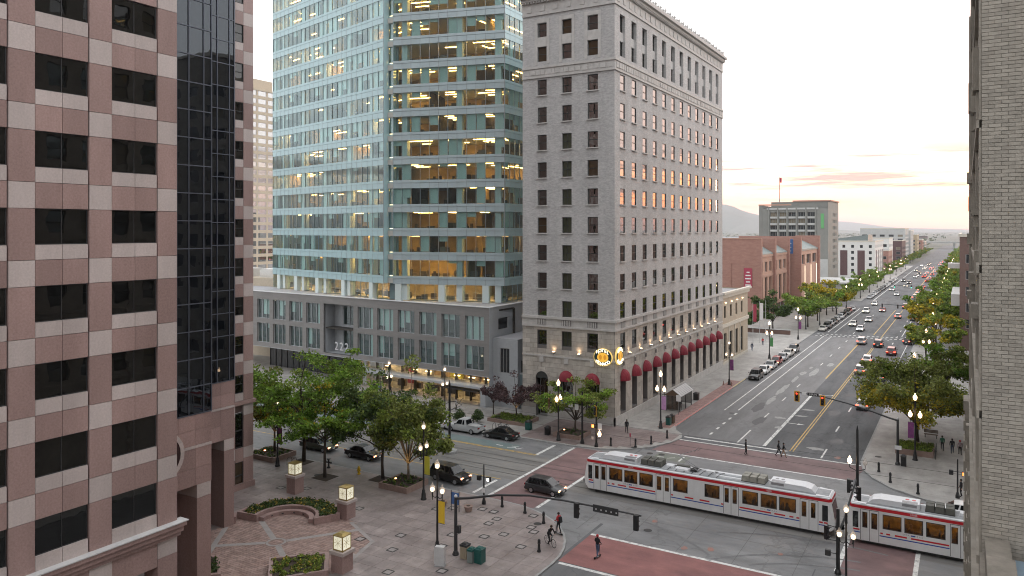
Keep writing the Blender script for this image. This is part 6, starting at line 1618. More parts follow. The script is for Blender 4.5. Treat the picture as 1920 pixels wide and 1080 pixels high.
A1 = [(-36, 51.4, 4.75), (-34.6, 51.4, 5.05), (-32, 51.4, 5.75), (-29, 51.4, 6.25), (-26, 51.4, 6.4), (-23, 51.4, 6.42), (-19.9, 51.4, 6.42)]
t = mast('long black mast-arm signal reaching over the near crossing', -36.0, 51.4, 4.9, A1, [((-24.9, 51.15, 5.95), R(180)), ((-20.2, 51.15, 5.95), R(180))])
pbox('name_plate', 'dark_metal', t, -23.6, 51.24, 6.1, -21.6, 51.29, 6.62)
for i in range(5): pbox('plate_clip', 'pale_metal', t, -23.4 + .4 * i, 51.225, 6.26, -23.3 + .4 * i, 51.238, 6.36)
pbox('controller', 'dark_metal', t, -35.85, 51.25, 2.0, -35.55, 51.55, 2.6)
A2 = [(-6.7, 96.8, 5.15), (-7.6, 96.8, 5.35), (-9.5, 96.8, 5.9), (-12, 96.8, 6.5), (-14.6, 96.8, 6.95), (-17.6, 96.8, 7.2)]
t = mast('curved mast-arm signal with two red lights beside the right planter', -6.7, 96.8, 5.3, A2, [((-17.55, 96.55, 6.75), 0, SB_YEL, (0, 0, 1)), ((-14.65, 96.55, 6.55), 0, SB_YEL, (0, 0, 1))])
pbox('name_plate', 'black_metal', t, -16.35, 96.6, 6.95, -15.1, 96.66, 7.32); letters('lettering', 'MAIN', .34, 'sign_white', t, (-15.72, 96.59, 7.13), (R(90), 0, 0), .004)
pbox('blank_plate', 'sign_white', t, -17.0, 96.6, 6.98, -16.5, 96.64, 7.3)
pbox('sign', 'sign_white', t, -7.0, 96.6, 1.9, -6.3, 96.64, 2.35)
t = thing('traffic_signal', 'tall black signal post with turned heads at the lower right', 'traffic signal', (-8.55, 63.7, SW))
MB().tube([(-8.55, 63.7, SW), (-8.55, 63.7, 5.2)], [.15, .12], 10).lathe([(.26, 0), (.24, .2), (.16, .4)], -8.55, 63.7, SW, 10).build('post', 'black_metal', t)
MB().tube([(-8.55, 63.7, 3.2), (-8.2, 64.8, 4.2), (-7.9, 66.5, 5.6), (-7.7, 67.8, 6.4)], [.09, .085, .08, .06], 8).build('mast_arm', 'black_metal', t)
head(t, (-9.35, 63.5, 3.3), R(70)); head(t, (-8.2, 67.0, 6.1), R(100)); head(t, (-7.5, 67.6, 5.4), R(-60))
MB().tube([(-8.55, 63.7, 2.7), (-9.35, 63.6, 2.7)], .03, 5).tube([(-8.55, 63.7, 3.7), (-9.35, 63.6, 3.85)], .03, 5).tube([(-8.55, 63.7, 1.7), (-9.2, 63.6, 1.7)], .03, 5).build('bracket', 'black_metal', t)
pbox('pedestrian_signal', 'dark_metal', t, -9.45, 63.4, 1.5, -9.05, 63.65, 1.95)
t = thing('traffic_signal', 'black post with lit lamp globe and signal behind the tram coupling', 'traffic signal', (-9.2, 81.7, SW))
MB().tube([(-9.2, 81.7, 0), (-9.2, 81.7, 7.1)], [.16, .11], 10).lathe([(.12, 0), (.06, .3), (.02, .5)], -9.2, 81.7, 7.1, 8).build('post', 'black_metal', t)
MB().tube([(-9.9, 81.7, 3.75), (-9.9, 81.7, 3.4), (-9.2, 81.7, 3.1), (-8.5, 81.7, 3.4), (-8.5, 81.7, 3.75)], .04, 6).build('lamp_arm', 'black_metal', t)
for dx, me in ((-.7, ME_GLIT), (.7, ME_GL)): o = bpy.data.objects.new('globe', me); put(o, t); o.location = (dx, 0, 3.75 - SW)
head(t, (-9.9, 81.4, 1.7), R(200))
t = thing('traffic_signal', 'signal post with orange hand at the hotel corner', 'traffic signal', (-39.1, 85.9, SW))
MB().tube([(-39.1, 85.9, SW), (-39.1, 85.9, 5.6)], [.13, .10], 10).lathe([(.26, 0), (.24, .2), (.14, .5)], -39.1, 85.9, SW, 10).build('post', 'black_metal', t)
head(t, (-39.1, 85.6, 4.6), R(-40), SB_YEL); pbox('pedestrian_signal', 'dark_metal', t, -39.6, 85.5, 2.5, -39.2, 85.75, 2.95); pbox('orange_hand', 'signal_orange', t, -39.55, 85.47, 2.55, -39.25, 85.498, 2.9)
pbox('sign', 'sign_white', t, -38.8, 85.72, 2.3, -38.3, 85.75, 3.1); MB().lathe([(.02, 0), (.2, .1), (.22, .25), (.1, .42)], -39.5, 85.6, 1.0, 10).build('globe', 'globe_clear', t)
MB().lathe(GLOBE, -38.55, 85.6, 1.5, 12).build('globe', 'globe_lit', t); MB().tube([(-39.1, 85.9, 1.2), (-38.55, 85.6, 1.2), (-38.55, 85.6, 1.5)], .03, 6).build('lamp_arm', 'black_metal', t)
t = thing('traffic_signal', 'signal with street-name plates in front of the hotel awnings', 'traffic signal', (-41.2, 86.3, SW))
MB().tube([(-41.2, 86.3, SW), (-41.2, 86.3, 6.6)], [.15, .11], 10).lathe([(.28, 0), (.26, .2), (.15, .6)], -41.2, 86.3, SW, 10).build('post', 'black_metal', t)
MB().tube([(-41.2, 86.3, 4.9), (-44.0, 86.1, 5.2), (-46.2, 86.0, 5.3)], [.07, .06, .05], 6).build('mast_arm', 'black_metal', t)
head(t, (-45.6, 85.7, 4.8), R(120), SB_YEL)
pbox('name_plate', 'sign_blue', t, -44.4, 86.0, 4.85, -43.2, 86.04, 5.3); pbox('sign', 'sign_white', t, -43.0, 86.0, 4.55, -42.4, 86.04, 5.3); pbox('sign', 'sign_white', t, -42.1, 86.0, 4.3, -41.6, 86.04, 5.0)
def pedsig(label, x, y, hand, sgn=1):
    t = thing('pedestrian_signal', label, 'traffic signal', (x, y, SW))
    MB().tube([(x, y, SW), (x, y, 4.0)], [.085, .06], 8).lathe([(.2, 0), (.2, .25), (.1, .6)], x, y, SW, 10).build('post', 'black_metal', t)
    for s in (-1, 1):
        MB().tube([(x, y, 2.75), (x + s * .45, y, 2.75)], .025, 5).build('bracket', 'black_metal', t); pbox('signal_box', 'black_metal', t, x + s * .55 - .19, y - .15, 2.4, x + s * .55 + .19, y + .15, 2.85)
    pbox('symbol', hand, t, x + sgn * .55 - .13, y - .17, 2.47, x + sgn * .55 + .13, y - .152, 2.78)
    return t
t = pedsig('slim black post with walking-man signals by the left crossing', -40.3, 62.3, 'signal_walk'); pbox('notice', 'sign_white', t, -40.47, 62.16, 1.3, -40.13, 62.19, 1.75)
pedsig('slim post with orange hand signal beside the brick building', -.75, 87.8, 'signal_orange')
def mast2(label, x, y, sx, ln):
    A = [(x, y, 5.1), (x + sx * ln * .4, y, 5.8), (x + sx * ln, y, 6.1)]
    return mast(label, x, y, 5.4, A, [((x + sx * (ln - .3), y - .25, 5.7), R(180)), ((x + sx * (ln - 4.2), y - .25, 5.6), R(180))])
mast2('mast-arm signal seen from behind at the midblock crossing, right side', -8.0, 236, -1, 12.5); mast2('mast-arm signal with dark head over the parked cars by the brick hall', -37.0, 216, 1, 8)
t = mast('distant mast arm with green lights over the cross street', -8.5, 318, 5.4, [(-8.5, 318, 5.2), (-14, 318, 6.0), (-24, 318, 6.2)], [((-17.5, 317.7, 5.8), 0, None, (1, 0, 0)), ((-23, 317.7, 5.8), 0, None, (1, 0, 0))])
# overhead-line pole in the median
t = thing('catenary_pole', 'black overhead-line pole with swept arms in the tram median', 'pole', (-53.5, 75.1, 0))
MB().tube([(-53.5, 75.1, .2), (-53.5, 75.1, 8.2)], [.17, .12], 10).lathe([(.3, .2), (.28, .6), (.18, 1.0)], -53.5, 75.1, 0, 10).lathe([(.14, 0), (.05, .3), (.01, .6)], -53.5, 75.1, 8.2, 8).build('post', 'black_metal', t)
MB().lathe([(.95, 0), (.95, .24), (.85, .28)], -53.5, 75.1, .01, 18).build('footing', 'kerb', t)
for s in (-1, 1):
    MB().tube([(-53.5, 75.1, 6.1), (-53.5, 75.1 + s * 1.2, 5.9), (-53.5, 75.1 + s * 2.6, 5.2)], [.04, .035, .03], 6).tube([(-53.5, 75.1, 5.0), (-53.5, 75.1 + s * 1.3, 5.2), (-53.5, 75.1 + s * 2.8, 6.0)], [.03, .03, .02], 6).tube([(-54.9, 75.1 + s * .5, 5.7), (-53.5, 75.1, 5.0), (-52.1, 75.1 + s * .5, 5.7)], .02, 5).build('arm', 'black_metal', t)
for i, yy in enumerate((72.6, 76.5)):
    o = MB().tube([(-140, yy, 5.6), (-53.5, yy, 5.75), (20, yy, 5.6)], .012, 4).build('overhead_wire', 'black_metal', None); tag(o, 'thin overhead wire above the ' + ('near tram track' if i == 0 else 'far tram track'), 'wire')
# ------------------------------------------------------------------ bollards and small furniture
BOL = MB().lathe([(.17, 0), (.17, .12), (.12, .2), (.10, .75), (.13, .8), (.12, .9), (.13, .95), (.06, 1.08)], n=12).mesh('bollard', 'black_metal', smooth=True)
RING = MB().lathe([(.135, .70), (.145, .73), (.135, .76)], n=12).mesh('collar', 'dark_metal')
for lb, x, y in [('black bollard beside the slim walking-man signal', -38.4, 62.6), ('black bollard on the kerb curve facing the dark hatchback', -35.7, 62.3), ('black bollard at the kerb ramp behind the red-jacketed person', -33.0, 61.0), ('black bollard in front of the cyclist', -30.4, 55.4),
                 ('black bollard nearest the hotel signal post', -37.7, 87.1), ('black bollard next to the thin red post', -34.9, 88.2), ('black bollard by the crossing at the hotel kerb', -33.7, 90.4), ('black bollard at the start of the red paver strip', -32.9, 94.0),
                 ('black bollard on the right corner nearest the mast arm', -8.3, 92.9), ('black bollard midway round the right corner', -6.9, 89.6), ('black bollard on the right corner nearest the white car', -4.2, 87.1)]:
    t = thing('bollard', lb, 'bollard', (x, y, SW)); o = bpy.data.objects.new('post', BOL); put(o, t); o = bpy.data.objects.new('collar', RING); put(o, t)
t = thing('marker_post', 'thin red marker post on the hotel corner', 'post', (-35.6, 88.2, SW)); MB().tube([(-35.6, 88.2, SW), (-35.6, 88.2, 1.3)], .025, 6).build('stem', 'dark_metal', t); MB().lathe([(.09, 0), (.1, .35), (.06, .45)], -35.6, 88.2, 1.3, 8).build('head', 'banner_red', t)
t = thing('fire_hydrant', 'yellow fire hydrant near the plaza kerb', 'hydrant', (-57, 63.0, SW)); MB().lathe([(.2, 0), (.2, .08), (.13, .1), (.13, .6), (.17, .62), (.16, .72), (.06, .85), (.05, .92)], -57, 63.0, SW, 12).build('barrel', 'hydrant', t); MB().tube([(-57.24, 63, .6), (-56.76, 63, .6)], .07, 8).tube([(-57, 62.78, .55), (-57, 63, .55)], .08, 8).build('nozzles', 'hydrant', t)
def bin_(name, label, x, y, w_, d_, h, m, lid, a=0):
    t = thing(name, label, 'bin', (x, y, SW)); MB().obox(x, y, SW + .03, SW + h, w_, d_, a).build('body', m, t); MB().obox(x, y, SW + h + .003, SW + h + .16, w_ * 1.06, d_ * 1.06, a).hexa([(x - w_ * .4, y - d_ * .4, SW + h + .163), (x + w_ * .4, y - d_ * .4, SW + h + .163), (x + w_ * .4, y + d_ * .4, SW + h + .163), (x - w_ * .4, y + d_ * .4, SW + h + .163), (x - w_ * .25, y - d_ * .25, SW + h + .28), (x + w_ * .25, y - d_ * .25, SW + h + .28), (x + w_ * .25, y + d_ * .25, SW + h + .28), (x - w_ * .25, y + d_ * .25, SW + h + .28)]).build('lid', lid, t)
    for k in range(4): MB().obox(x - w_ * .375 + w_ * .25 * k, y - d_ / 2 - .012, SW + .1, SW + h - .06, w_ * .17, .02, a).build('slat', m, t)
    return t
bin_('litter_bin', 'tan litter bin with dark lid by the mast-arm foot', -35.0, 51.3, .62, .62, 1.0, 'bin_tan', 'dark_metal')
bin_('recycling_bin', 'grey-fronted recycling bin between tan and green bins', -34.1, 50.9, .5, .6, .95, 'bin_grey', 'bin_green')
bin_('recycling_bin', 'dark green recycling bin at the end of the row', -33.5, 51.2, .65, .7, 1.0, 'bin_green', 'bin_green')
bin_('litter_bin', 'black litter bin next to the bus shelter', -36.4, 117.6, .7, .9, .95, 'black_metal', 'dark_metal'); bin_('litter_bin', 'green bin behind the lilac-banner lamp', -35.0, 100.6, .6, .7, 1.0, 'bin_green', 'dark_metal'); bin_('litter_bin', 'brown bin behind the green one by the lamp', -34.9, 101.8, .6, .7, 1.0, 'wood', 'dark_metal')
bin_('litter_bin', 'black bin at the foot of the right mast arm', -6.1, 96.7, .55, .55, 1.0, 'black_metal', 'dark_metal'); bin_('litter_bin', 'green bin beside the purple-tree planter', -50.2, 88.6, .7, .7, 1.0, 'bin_green', 'dark_metal'); bin_('litter_bin', 'black cylinder bin by the hotel planter', -46.8, 87.6, .6, .6, .9, 'black_metal', 'dark_metal')
t = thing('utility_cabinet', 'white metal cabinet standing in front of the yellow-banner lamp', 'cabinet', (-35.9, 49.1, SW)); MB().obox(-35.9, 49.1, SW + .08, SW + 1.55, .75, .45, R(20)).build('body', 'pale_metal', t); MB().obox(-35.9, 49.1, SW, SW + .08, .85, .55, R(20)).build('base', 'kerb', t); MB().obox(-35.98, 49.34 - .47, SW + .2, SW + 1.45, .6, .02, R(20)).build('door', 'pale_metal', t)
t = thing('notice_board', 'blue-faced notice board on two posts by the plaza kerb', 'sign', (-41.6, 59.3, SW)); pbox('panel', 'sign_blue', t, -42.0, 59.28, .8, -41.2, 59.34, 1.9); MB().tube([(-42.05, 59.3, SW), (-42.05, 59.3, 2.1)], .035, 6).tube([(-41.15, 59.3, SW), (-41.15, 59.3, 2.1)], .035, 6).build('posts', 'black_metal', t)
for lb, x, y in (('round terracotta pot left of the notice board', -43.4, 59.8), ('round terracotta pot right of the notice board', -40.5, 59.9)):
    t = thing('flower_pot', lb, 'pot', (x, y, SW)); MB().lathe([(.28, 0), (.42, .5), (.46, .55), (.40, .56)], x, y, SW, 14).build('pot', 'planter_stone', t); MB().lathe([(.39, .52), (.2, .56), (.05, .57)], x, y, SW, 12).build('soil', 'soil', t)
t = thing('drinking_fountain', 'black pedestal fountain between two tree pits', 'fountain', (-61.4, 62.9, SW)); MB().lathe([(.22, 0), (.2, .1), (.1, .2), (.09, .9), (.2, .98), (.22, 1.05)], -61.4, 62.9, SW, 10).tube([(-61.8, 62.9, .75), (-61.0, 62.9, .75)], .1, 8).build('pedestal', 'black_metal', t)
def rack(label, x, y, n, s=.8, along='x'):
    t = thing('bike_rack', label, 'bike rack', (x, y, SW))
    for k in range(n):
        o = (k - (n - 1) / 2) * s; px_, py_ = (x + o, y) if along == 'x' else (x, y + o)
        MB().tube([(px_, py_ - .35, SW), (px_, py_ - .35, .75), (px_, py_ - .2, .92), (px_, py_ + .2, .92), (px_, py_ + .35, .75), (px_, py_ + .35, SW)], .03, 6).build('hoop', 'dark_metal', t)
rack('black hoops of a bike rack round the largest tree', -65.4, 61.6, 3); rack('row of grey bike hoops on the podium forecourt', -53.5, 86.6, 3, .9)
t = thing('bicycle_cluster', 'parked bicycle leaning in the rack before the black saloon', 'bicycle', (-53.2, 86.9, SW))
def bicycle(t, x, y, a, m='dark_metal'):
    c, s = math.cos(a), math.sin(a); P = lambda u, z, v=0: (x + u * c - v * s, y + u * s + v * c, z)
    for u, nm in ((-.52, 'wheel'), (.52, 'wheel')):
        b = MB(); pts = [P(u + .34 * math.cos(2 * math.pi * k / 16), SW + .35 + .34 * math.sin(2 * math.pi * k / 16)) for k in range(17)]; b.tube(pts, .02, 5, caps=False)
        for k in range(6): b.tube([P(u, SW + .35), pts[k * 16 // 6]], .006, 3)
        b.build(nm, 'tyre', t)
    MB().tube([P(-.52, SW + .35), P(-.1, SW + .33), P(.38, SW + .82), P(-.22, SW + .85), P(-.52, SW + .35)], .02, 6).tube([P(-.1, SW + .33), P(-.25, SW + .95)], .018, 6).tube([P(.52, SW + .35), P(.36, SW + .95)], .018, 6).build('frame', m, t)
    MB().tube([P(.36, SW + .98, -.26), P(.36, SW + .98, .26)], .015, 6).build('handlebar', 'black_metal', t); MB().obox(*P(-.26, 0)[:2], SW + .95, SW + 1.0, .26, .14, a).build('saddle', 'black_metal', t)
    MB().tube([P(-.1, SW + .33, -.12), P(-.1, SW + .33, .12)], .06, 8).build('crank', 'black_metal', t)
t.name = 'parked_bicycle'; bicycle(t, -53.2, 86.9, R(30), 'grey_metal')
# bus shelter
t = thing('bus_shelter', 'dark timber bus shelter with pitched metal roof on the left pavement', 'shelter', (-37.0, 111, SW))
x0, x1, y0, y1 = -38.0, -36.0, 108.4, 113.8
for xx in (x0, x1):
    for yy in (y0, (y0 + y1) / 2, y1): pbox('post', 'dark_metal', t, xx - .05, yy - .05, SW, xx + .05, yy + .05, 2.45)
MB().hexa([(x0 - .3, y0 - .3, 2.45), (x1 + .3, y0 - .3, 2.45), (x1 + .3, y1 + .3, 2.45), (x0 - .3, y1 + .3, 2.45), (-37.05, y0 - .3, 3.35), (-36.95, y0 - .3, 3.35), (-36.95, y1 + .3, 3.35), (-37.05, y1 + .3, 3.35)]).build('roof', 'shelter_roof', t)
for k in range(8): MB().tube([(x0 - .3, y0 - .25 + k * .84, 2.49), (-37, y0 - .25 + k * .84, 3.38), (x1 + .3, y0 - .25 + k * .84, 2.49)], .025, 4).build('roof_seam', 'grey_metal', t)
MB().poly([(x0 - .3, y0 - .31, 2.46), (x1 + .3, y0 - .31, 2.46), (-37, y0 - .31, 3.34)]).build('gable', 'wood', t)
for yy in (y0, y1 - .02): pbox('end_panel', 'shelter_glass', t, x0 + .06, yy, .4, x1 - .06, yy + .02, 2.4)
pbox('back_panel', 'shelter_glass', t, x0 - .01, y0 + .06, .4, x0 + .01, y1 - .06, 2.4)
for k in range(9): pbox('slat', 'wood', t, x0 + .2 * k + .15, y0 - .03, .4, x0 + .2 * k + .22, y0 - .004, 2.4)
pbox('bench', 'wood', t, x0 + .1, y0 + .4, .5, x0 + .55, y1 - .4, .56)
t = thing('bus_stop_sign', 'white bus stop sign on a pole before the shelter', 'sign', (-35.6, 106.6, SW)); MB().tube([(-35.6, 106.6, SW), (-35.6, 106.6, 3.0)], .035, 6).build('pole', 'grey_metal', t); pbox('plate', 'sign_white', t, -35.95, 106.55, 2.1, -35.25, 106.58, 3.0)
# flagpoles and low wall by the annex, bench and rail on the right pavement
for i, (lb, x, y) in enumerate((('first flagpole with striped flag beside the annex', -42.4, 180), ('second flagpole with white flag by the dark trees', -41.8, 184), ('third bare flagpole beside the car-park entrance', -41.3, 188))):
    t = thing('flagpole', lb, 'flagpole', (x, y, SW)); MB().tube([(x, y, SW), (x, y, 10)], [.07, .04], 6).build('pole', 'pale_metal', t)
    if i < 2: pbox('flag', ('banner_red', 'sign_white')[i], t, x + .05, y - .02, 5.6, x + .8, y + .02, 9.6)
t = thing('low_wall', 'low brick garden wall before the brick hall', 'wall', (-46, 203, SW)); pbox('wall', 'brown_wall', t, -52, 202.6, SW, -38.5, 203.2, 1.2); pbox('coping', 'concrete_light', t, -52.1, 202.5, 1.2, -38.4, 203.3, 1.32)
t = thing('park_bench', 'timber bench under the big yellowing tree', 'bench', (-3.9, 111.6, SW))
for k in range(4): pbox('seat_slat', 'wood', t, -4.7, 111.3 + .13 * k, .55, -3.1, 111.41 + .13 * k, .59)
for k in range(3): pbox('back_slat', 'wood', t, -4.7, 111.86, .7 + .14 * k, -3.1, 111.9, .81 + .14 * k)
for xx in (-4.6, -3.3): pbox('leg', 'black_metal', t, xx, 111.32, SW, xx + .08, 111.86, .549)
t = thing('guard_rail', 'short dark rail at the end of the right planter', 'railing', (-3.0, 101.5, SW))
for xx in (-3.2, -3.2): pass
MB().tube([(-3.1, 101.2, SW), (-3.1, 101.2, 1.2), (-3.1, 104.6, 1.2), (-3.1, 104.6, SW)], .035, 6).tube([(-3.1, 101.2, .7), (-3.1, 104.6, .7)], .025, 5).build('rail', 'dark_metal', t)
for lb, x, y in (('orange traffic cone left of the purple-banner lamp', -35.9, 131.4), ('orange traffic cone right of the purple-banner lamp', -34.5, 131.2)):
    t = thing('traffic_cone', lb, 'cone', (x, y, SW)); MB().lathe([(.16, 0.04), (.03, .72)], x, y, SW, 10).build('cone', 'paint_orange', t); pbox('base', 'paint_orange', t, x - .2, y - .2, SW + .01, x + .2, y + .2, SW + .05)
for lb, x, y in (('round dark shrub on the podium forecourt', -58.2, 88.2), ('second round dark shrub on the forecourt', -60.6, 87.2)):
    t = thing('shrub', lb, 'shrub', (x, y, SW)); rg = np.random.default_rng(int(-x * 10)); v, i_, p_ = leaf_arrays([(0, 0, .8), (.4, .2, .9), (-.4, .1, .7), (0, .3, 1.3)], [.7, .6, .6, .6], 900, .12, rg, .9); o = bpy.data.objects.new('foliage', leaf_mesh('foliage', v, ['leaf_dark'])); put(o, t); MB().tube([(x, y, SW), (x, y, .9)], .06, 6).build('stem', 'bark', t)
for lb, x, y in (('red glow uplight in the planter of the olive-green tree', -51.2, 62.2), ('small uplight in the first square planter', -70.9, 62.2), ('small red uplight in the hotel planter', -44.9, 88.6), ('red uplight beside the purple-tree planter', -56.6, 93.6)):
    t = thing('garden_uplight', lb, 'lamp', (x, y, .62)); MB().lathe([(.09, 0), (.12, .2)], x, y, .62 if y < 93 else SW, 8).build('body', 'dark_metal', t); MB().lathe([(.115, .2), (.1, .28), (.02, .3)], x, y, .62 if y < 93 else SW, 8).build('lens', 'head_red', t)
def uplight(x, y, z, e=12):
    l = bpy.data.lights.new('tree_uplight', 'SPOT'); l.energy = e; l.color = (1, .62, .25); l.spot_size = R(80); l.spot_blend = .7; l.shadow_soft_size = .08
    o = bpy.data.objects.new('tree_uplight', l); col.objects.link(o); o.location = (x, y, z); o.rotation_euler = (R(172), 0, R(40))
uplight(-70.6, 62.6, .9, 16); uplight(-50.0, 62.1, .9, 22); uplight(-54.2, 91.7, .8, 14)
# ------------------------------------------------------------------ trams
YN, YF = 71.27, 73.92
def tram(label, x0, x1, wins, doors, cabs, joint, num, stripes, texts):
    t = thing('tram_car', label, 'tram', ((x0 + x1) / 2, (YN + YF) / 2, 0), 'red and white tram cars')
    f = Face((x0, YN), (x1, YN)); fb = Face((x1, YF), (x0, YF)); U = lambda x: x - x0
    H = [(U(a), U(c), 1.58, 2.80) for a, c in wins] + [(U(a), U(c), 1.42, 2.75) for d in doors for a, c in d[1:]] + [(U(a), U(c), 1.32, 2.70) for a, c in cabs]
    ends = [e for e in (0, 1)]
    e0, e1 = 1.15, f.W - 1.15
    b = MB(); f.wall(b, .32, 3.02, H, .06, u0=0.55, u1=f.W - .55); 
    Hf = [(f.W - h[1], f.W - h[0], h[2], h[3]) for h in H]
    b.build('side_wall', 'tram_white', t); b = MB(); fb.wall(b, .32, 3.02, Hf, .06, u0=.55, u1=f.W - .55); b.build('side_wall', 'tram_white', t)
    # ends: tapering cab noses
    for sgn, xe in ((-1, x0), (1, x1)):
        X = lambda d: xe - sgn * d
        n = MB(); yc = (YN + YF) / 2; hw = (YF - YN) / 2
        A = [(X(.55), yc - hw, .32), (X(.55), yc + hw, .32), (X(.55), yc + hw, 3.02), (X(.55), yc - hw, 3.02)]
        B = [(X(.12), yc - hw * .86, .72), (X(.12), yc + hw * .86, .72), (X(.02), yc + hw * .84, 1.3), (X(.02), yc - hw * .84, 1.3), (X(.32), yc + hw * .82, 3.02), (X(.32), yc - hw * .82, 3.02)]
        n.quad(A[0], B[0], B[3], (X(.55), yc - hw, 1.3)); n.quad((X(.55), yc - hw, 1.3), B[3], B[5], A[3]); n.quad(B[1], A[1], (X(.55), yc + hw, 1.3), B[2]); n.quad(B[2], (X(.55), yc + hw, 1.3), A[2], B[4])
        n.quad(B[0], B[1], B[2], B[3]); n.quad(A[0], A[1], B[1], B[0]); n.quad(B[3], B[2], (X(.03), yc + hw * .84, 1.5), (X(.03), yc - hw * .84, 1.5)); n.quad((X(.29), yc - hw * .82, 2.8), (X(.29), yc + hw * .82, 2.8), B[4], B[5]); n.build('nose', 'tram_white', t)
        wpane = MB(); wpane.quad((X(.03), yc - hw * .83, 1.5), (X(.03), yc + hw * .83, 1.5), (X(.29), yc + hw * .82, 2.8), (X(.29), yc - hw * .82, 2.8)); wpane.build('windscreen', 'car_glass', t)
        MB().hexa([(X(.5), yc - hw - .01, 3.02), (X(.28), yc - hw * .83, 3.02), (X(.28), yc + hw * .83, 3.02), (X(.5), yc + hw + .01, 3.02), (X(.5), yc - hw - .01, 3.27), (X(.30), yc - hw * .83, 3.27), (X(.30), yc + hw * .83, 3.27), (X(.5), yc + hw + .01, 3.27)]).build('red_band', 'tram_red', t)
        MB().hexa([(X(1.6), yc - hw * .97, 3.42), (X(.32), yc - hw * .8, 3.28), (X(.32), yc + hw * .8, 3.28), (X(1.6), yc + hw * .97, 3.42), (X(1.6), yc - hw * .97, 3.44), (X(.5), yc - hw * .78, 3.42), (X(.5), yc + hw * .78, 3.42), (X(1.6), yc + hw * .97, 3.44)]).build('nose_roof', 'tram_unit', t)
        for sy in (-1, 1): MB().box(min(X(.0), X(.09)), yc + sy * .8 - .14, .95, max(X(.0), X(.09)), yc + sy * .8 + .14, 1.15).build('headlight', 'head_off', t)
        MB().tube([(X(.3), yc, .62), (X(-.42), yc, .62)], .11, 8).box(min(X(-.3), X(-.55)), yc - .2, .45, max(X(-.3), X(-.55)), yc + .2, .8).build('coupler', 'grey_metal', t)
    # red band along the top, roof
    for F_, d in ((f, 1), (fb, 1)):
        b = MB(); F_.box(b, .5, F_.W - .5, 3.02, 3.27, -.1, .012); b.build('red_band', 'tram_red', t)
        b = MB(); F_.box(b, .45, F_.W - .45, 3.27, 3.36, -.35, .0); b.build('roof_rail', 'tram_unit', t)
    b = MB(); b.hexa([(x0 + .5, YN + .25, 3.27), (x1 - .5, YN + .25, 3.27), (x1 - .5, YF - .25, 3.27), (x0 + .5, YF - .25, 3.27), (x0 + .6, YN + .5, 3.45), (x1 - .6, YN + .5, 3.45), (x1 - .6, YF - .5, 3.45), (x0 + .6, YF - .5, 3.45)]); b.build('roof', 'tram_roof', t)
    b = MB(); b.box(x0 + 1.3, YN + .12, .1, x1 - 1.3, YF - .12, .45); b.box(x0 + .9, YN + .2, .3, x1 - .9, YF - .2, .5); b.build('underframe', 'tram_under', t)
    # windows, doors
    for a, c in wins:
        fr = MB(); u0, u1 = U(a), U(c)
        for p in ((u0, u0 + .06, 1.58, 2.80), (u1 - .06, u1, 1.58, 2.80), (u0 + .06, u1 - .06, 1.58, 1.63), (u0 + .06, u1 - .06, 2.74, 2.80)): f.box(fr, *p, -.05, .008)
        w_ = fr.build('window', 'tram_trim', t); g = MB(); f.box(g, u0 + .06, u1 - .06, 1.63, 2.74, -.035, -.02); g.build('pane', 'tram_glass', w_)
    for a, c in cabs:
        fr = MB(); f.box(fr, U(a), U(c), 1.32, 2.70, -.05, -.02); fr.build('cab_window', 'car_glass', t)
    for d in doors:
        a, c = d[0]; m_ = (a + c) / 2
        ln = MB()
        for x in (a, m_, c): f.box(ln, U(x) - .018, U(x) + .018, .36, 2.98, -.02, .006)
        f.box(ln, U(a), U(c), 2.94, 2.98, -.02, .0065); dd = ln.build('door', 'tram_trim', t)
        for a2, c2 in d[1:]:
            g = MB(); f.box(g, U(a2) + .03, U(c2) - .03, 1.46, 2.71, -.04, -.03); g.build('door_pane', 'tram_glass', dd)
            fr = MB()
            for p in ((U(a2), U(a2) + .03, 1.42, 2.75), (U(c2) - .03, U(c2), 1.42, 2.75), (U(a2) + .03, U(c2) - .03, 1.42, 1.46), (U(a2) + .03, U(c2) - .03, 2.71, 2.75)): f.box(fr, *p, -.05, .007)
            fr.build('door_frame', 'tram_trim', dd)
    for a, c in stripes: f.piece('red_stripe', 'tram_red', t, U(a), U(c), 1.12, 1.25, 0, .005)
    xs = [(x0 + .6, doors[0][0][0] - .05)] + [(doors[i][0][1] + .05, doors[i + 1][0][0] - .05) for i in range(len(doors) - 1)] + [(doors[-1][0][1] + .05, x1 - .6)]
    for a, c in xs: f.piece('blue_stripe', 'tram_blue', t, U(a), U(c), .91, 1.00, 0, .0055)
    for x, s in texts: f.text('lettering', s, .19, 'grey_metal', t, U(x), 1.41, .003, .003); f.piece('emblem', 'tram_blue', t, U(x) - .16, U(x) + .16, 1.36, 1.46, .0, .004)
    for x, s in num: f.text('number', s, .21, 'sign_white', t, U(x), 3.145, .014, .003)
    # inside: floor, far lining, lamps, seats
    b = MB(); b.box(x0 + .7, YN + .1, .9, x1 - .7, YF - .1, .95); b.build('floor', 'tram_seat', t)
    b = MB(); b.box(x0 + 1.4, YN + .12, 2.95, x1 - 1.4, YF - .12, 3.0); b.build('ceiling', 'tram_inside', t)
    b = MB(); b.quad((x0 + 1.2, YF - .25, .95), (x1 - 1.2, YF - .25, .95), (x1 - 1.2, YF - .25, 2.95), (x0 + 1.2, YF - .25, 2.95)); b.build('lining', 'tram_inside', t)
    for x in (x0 + 1.25, x1 - 1.25): pbox('cab_wall', 'tram_seat', t, x - .03, YN + .1, .95, x + .03, YF - .1, 2.95)
    x = x0 + 2; q = random.Random(int(-x0)); k = 0
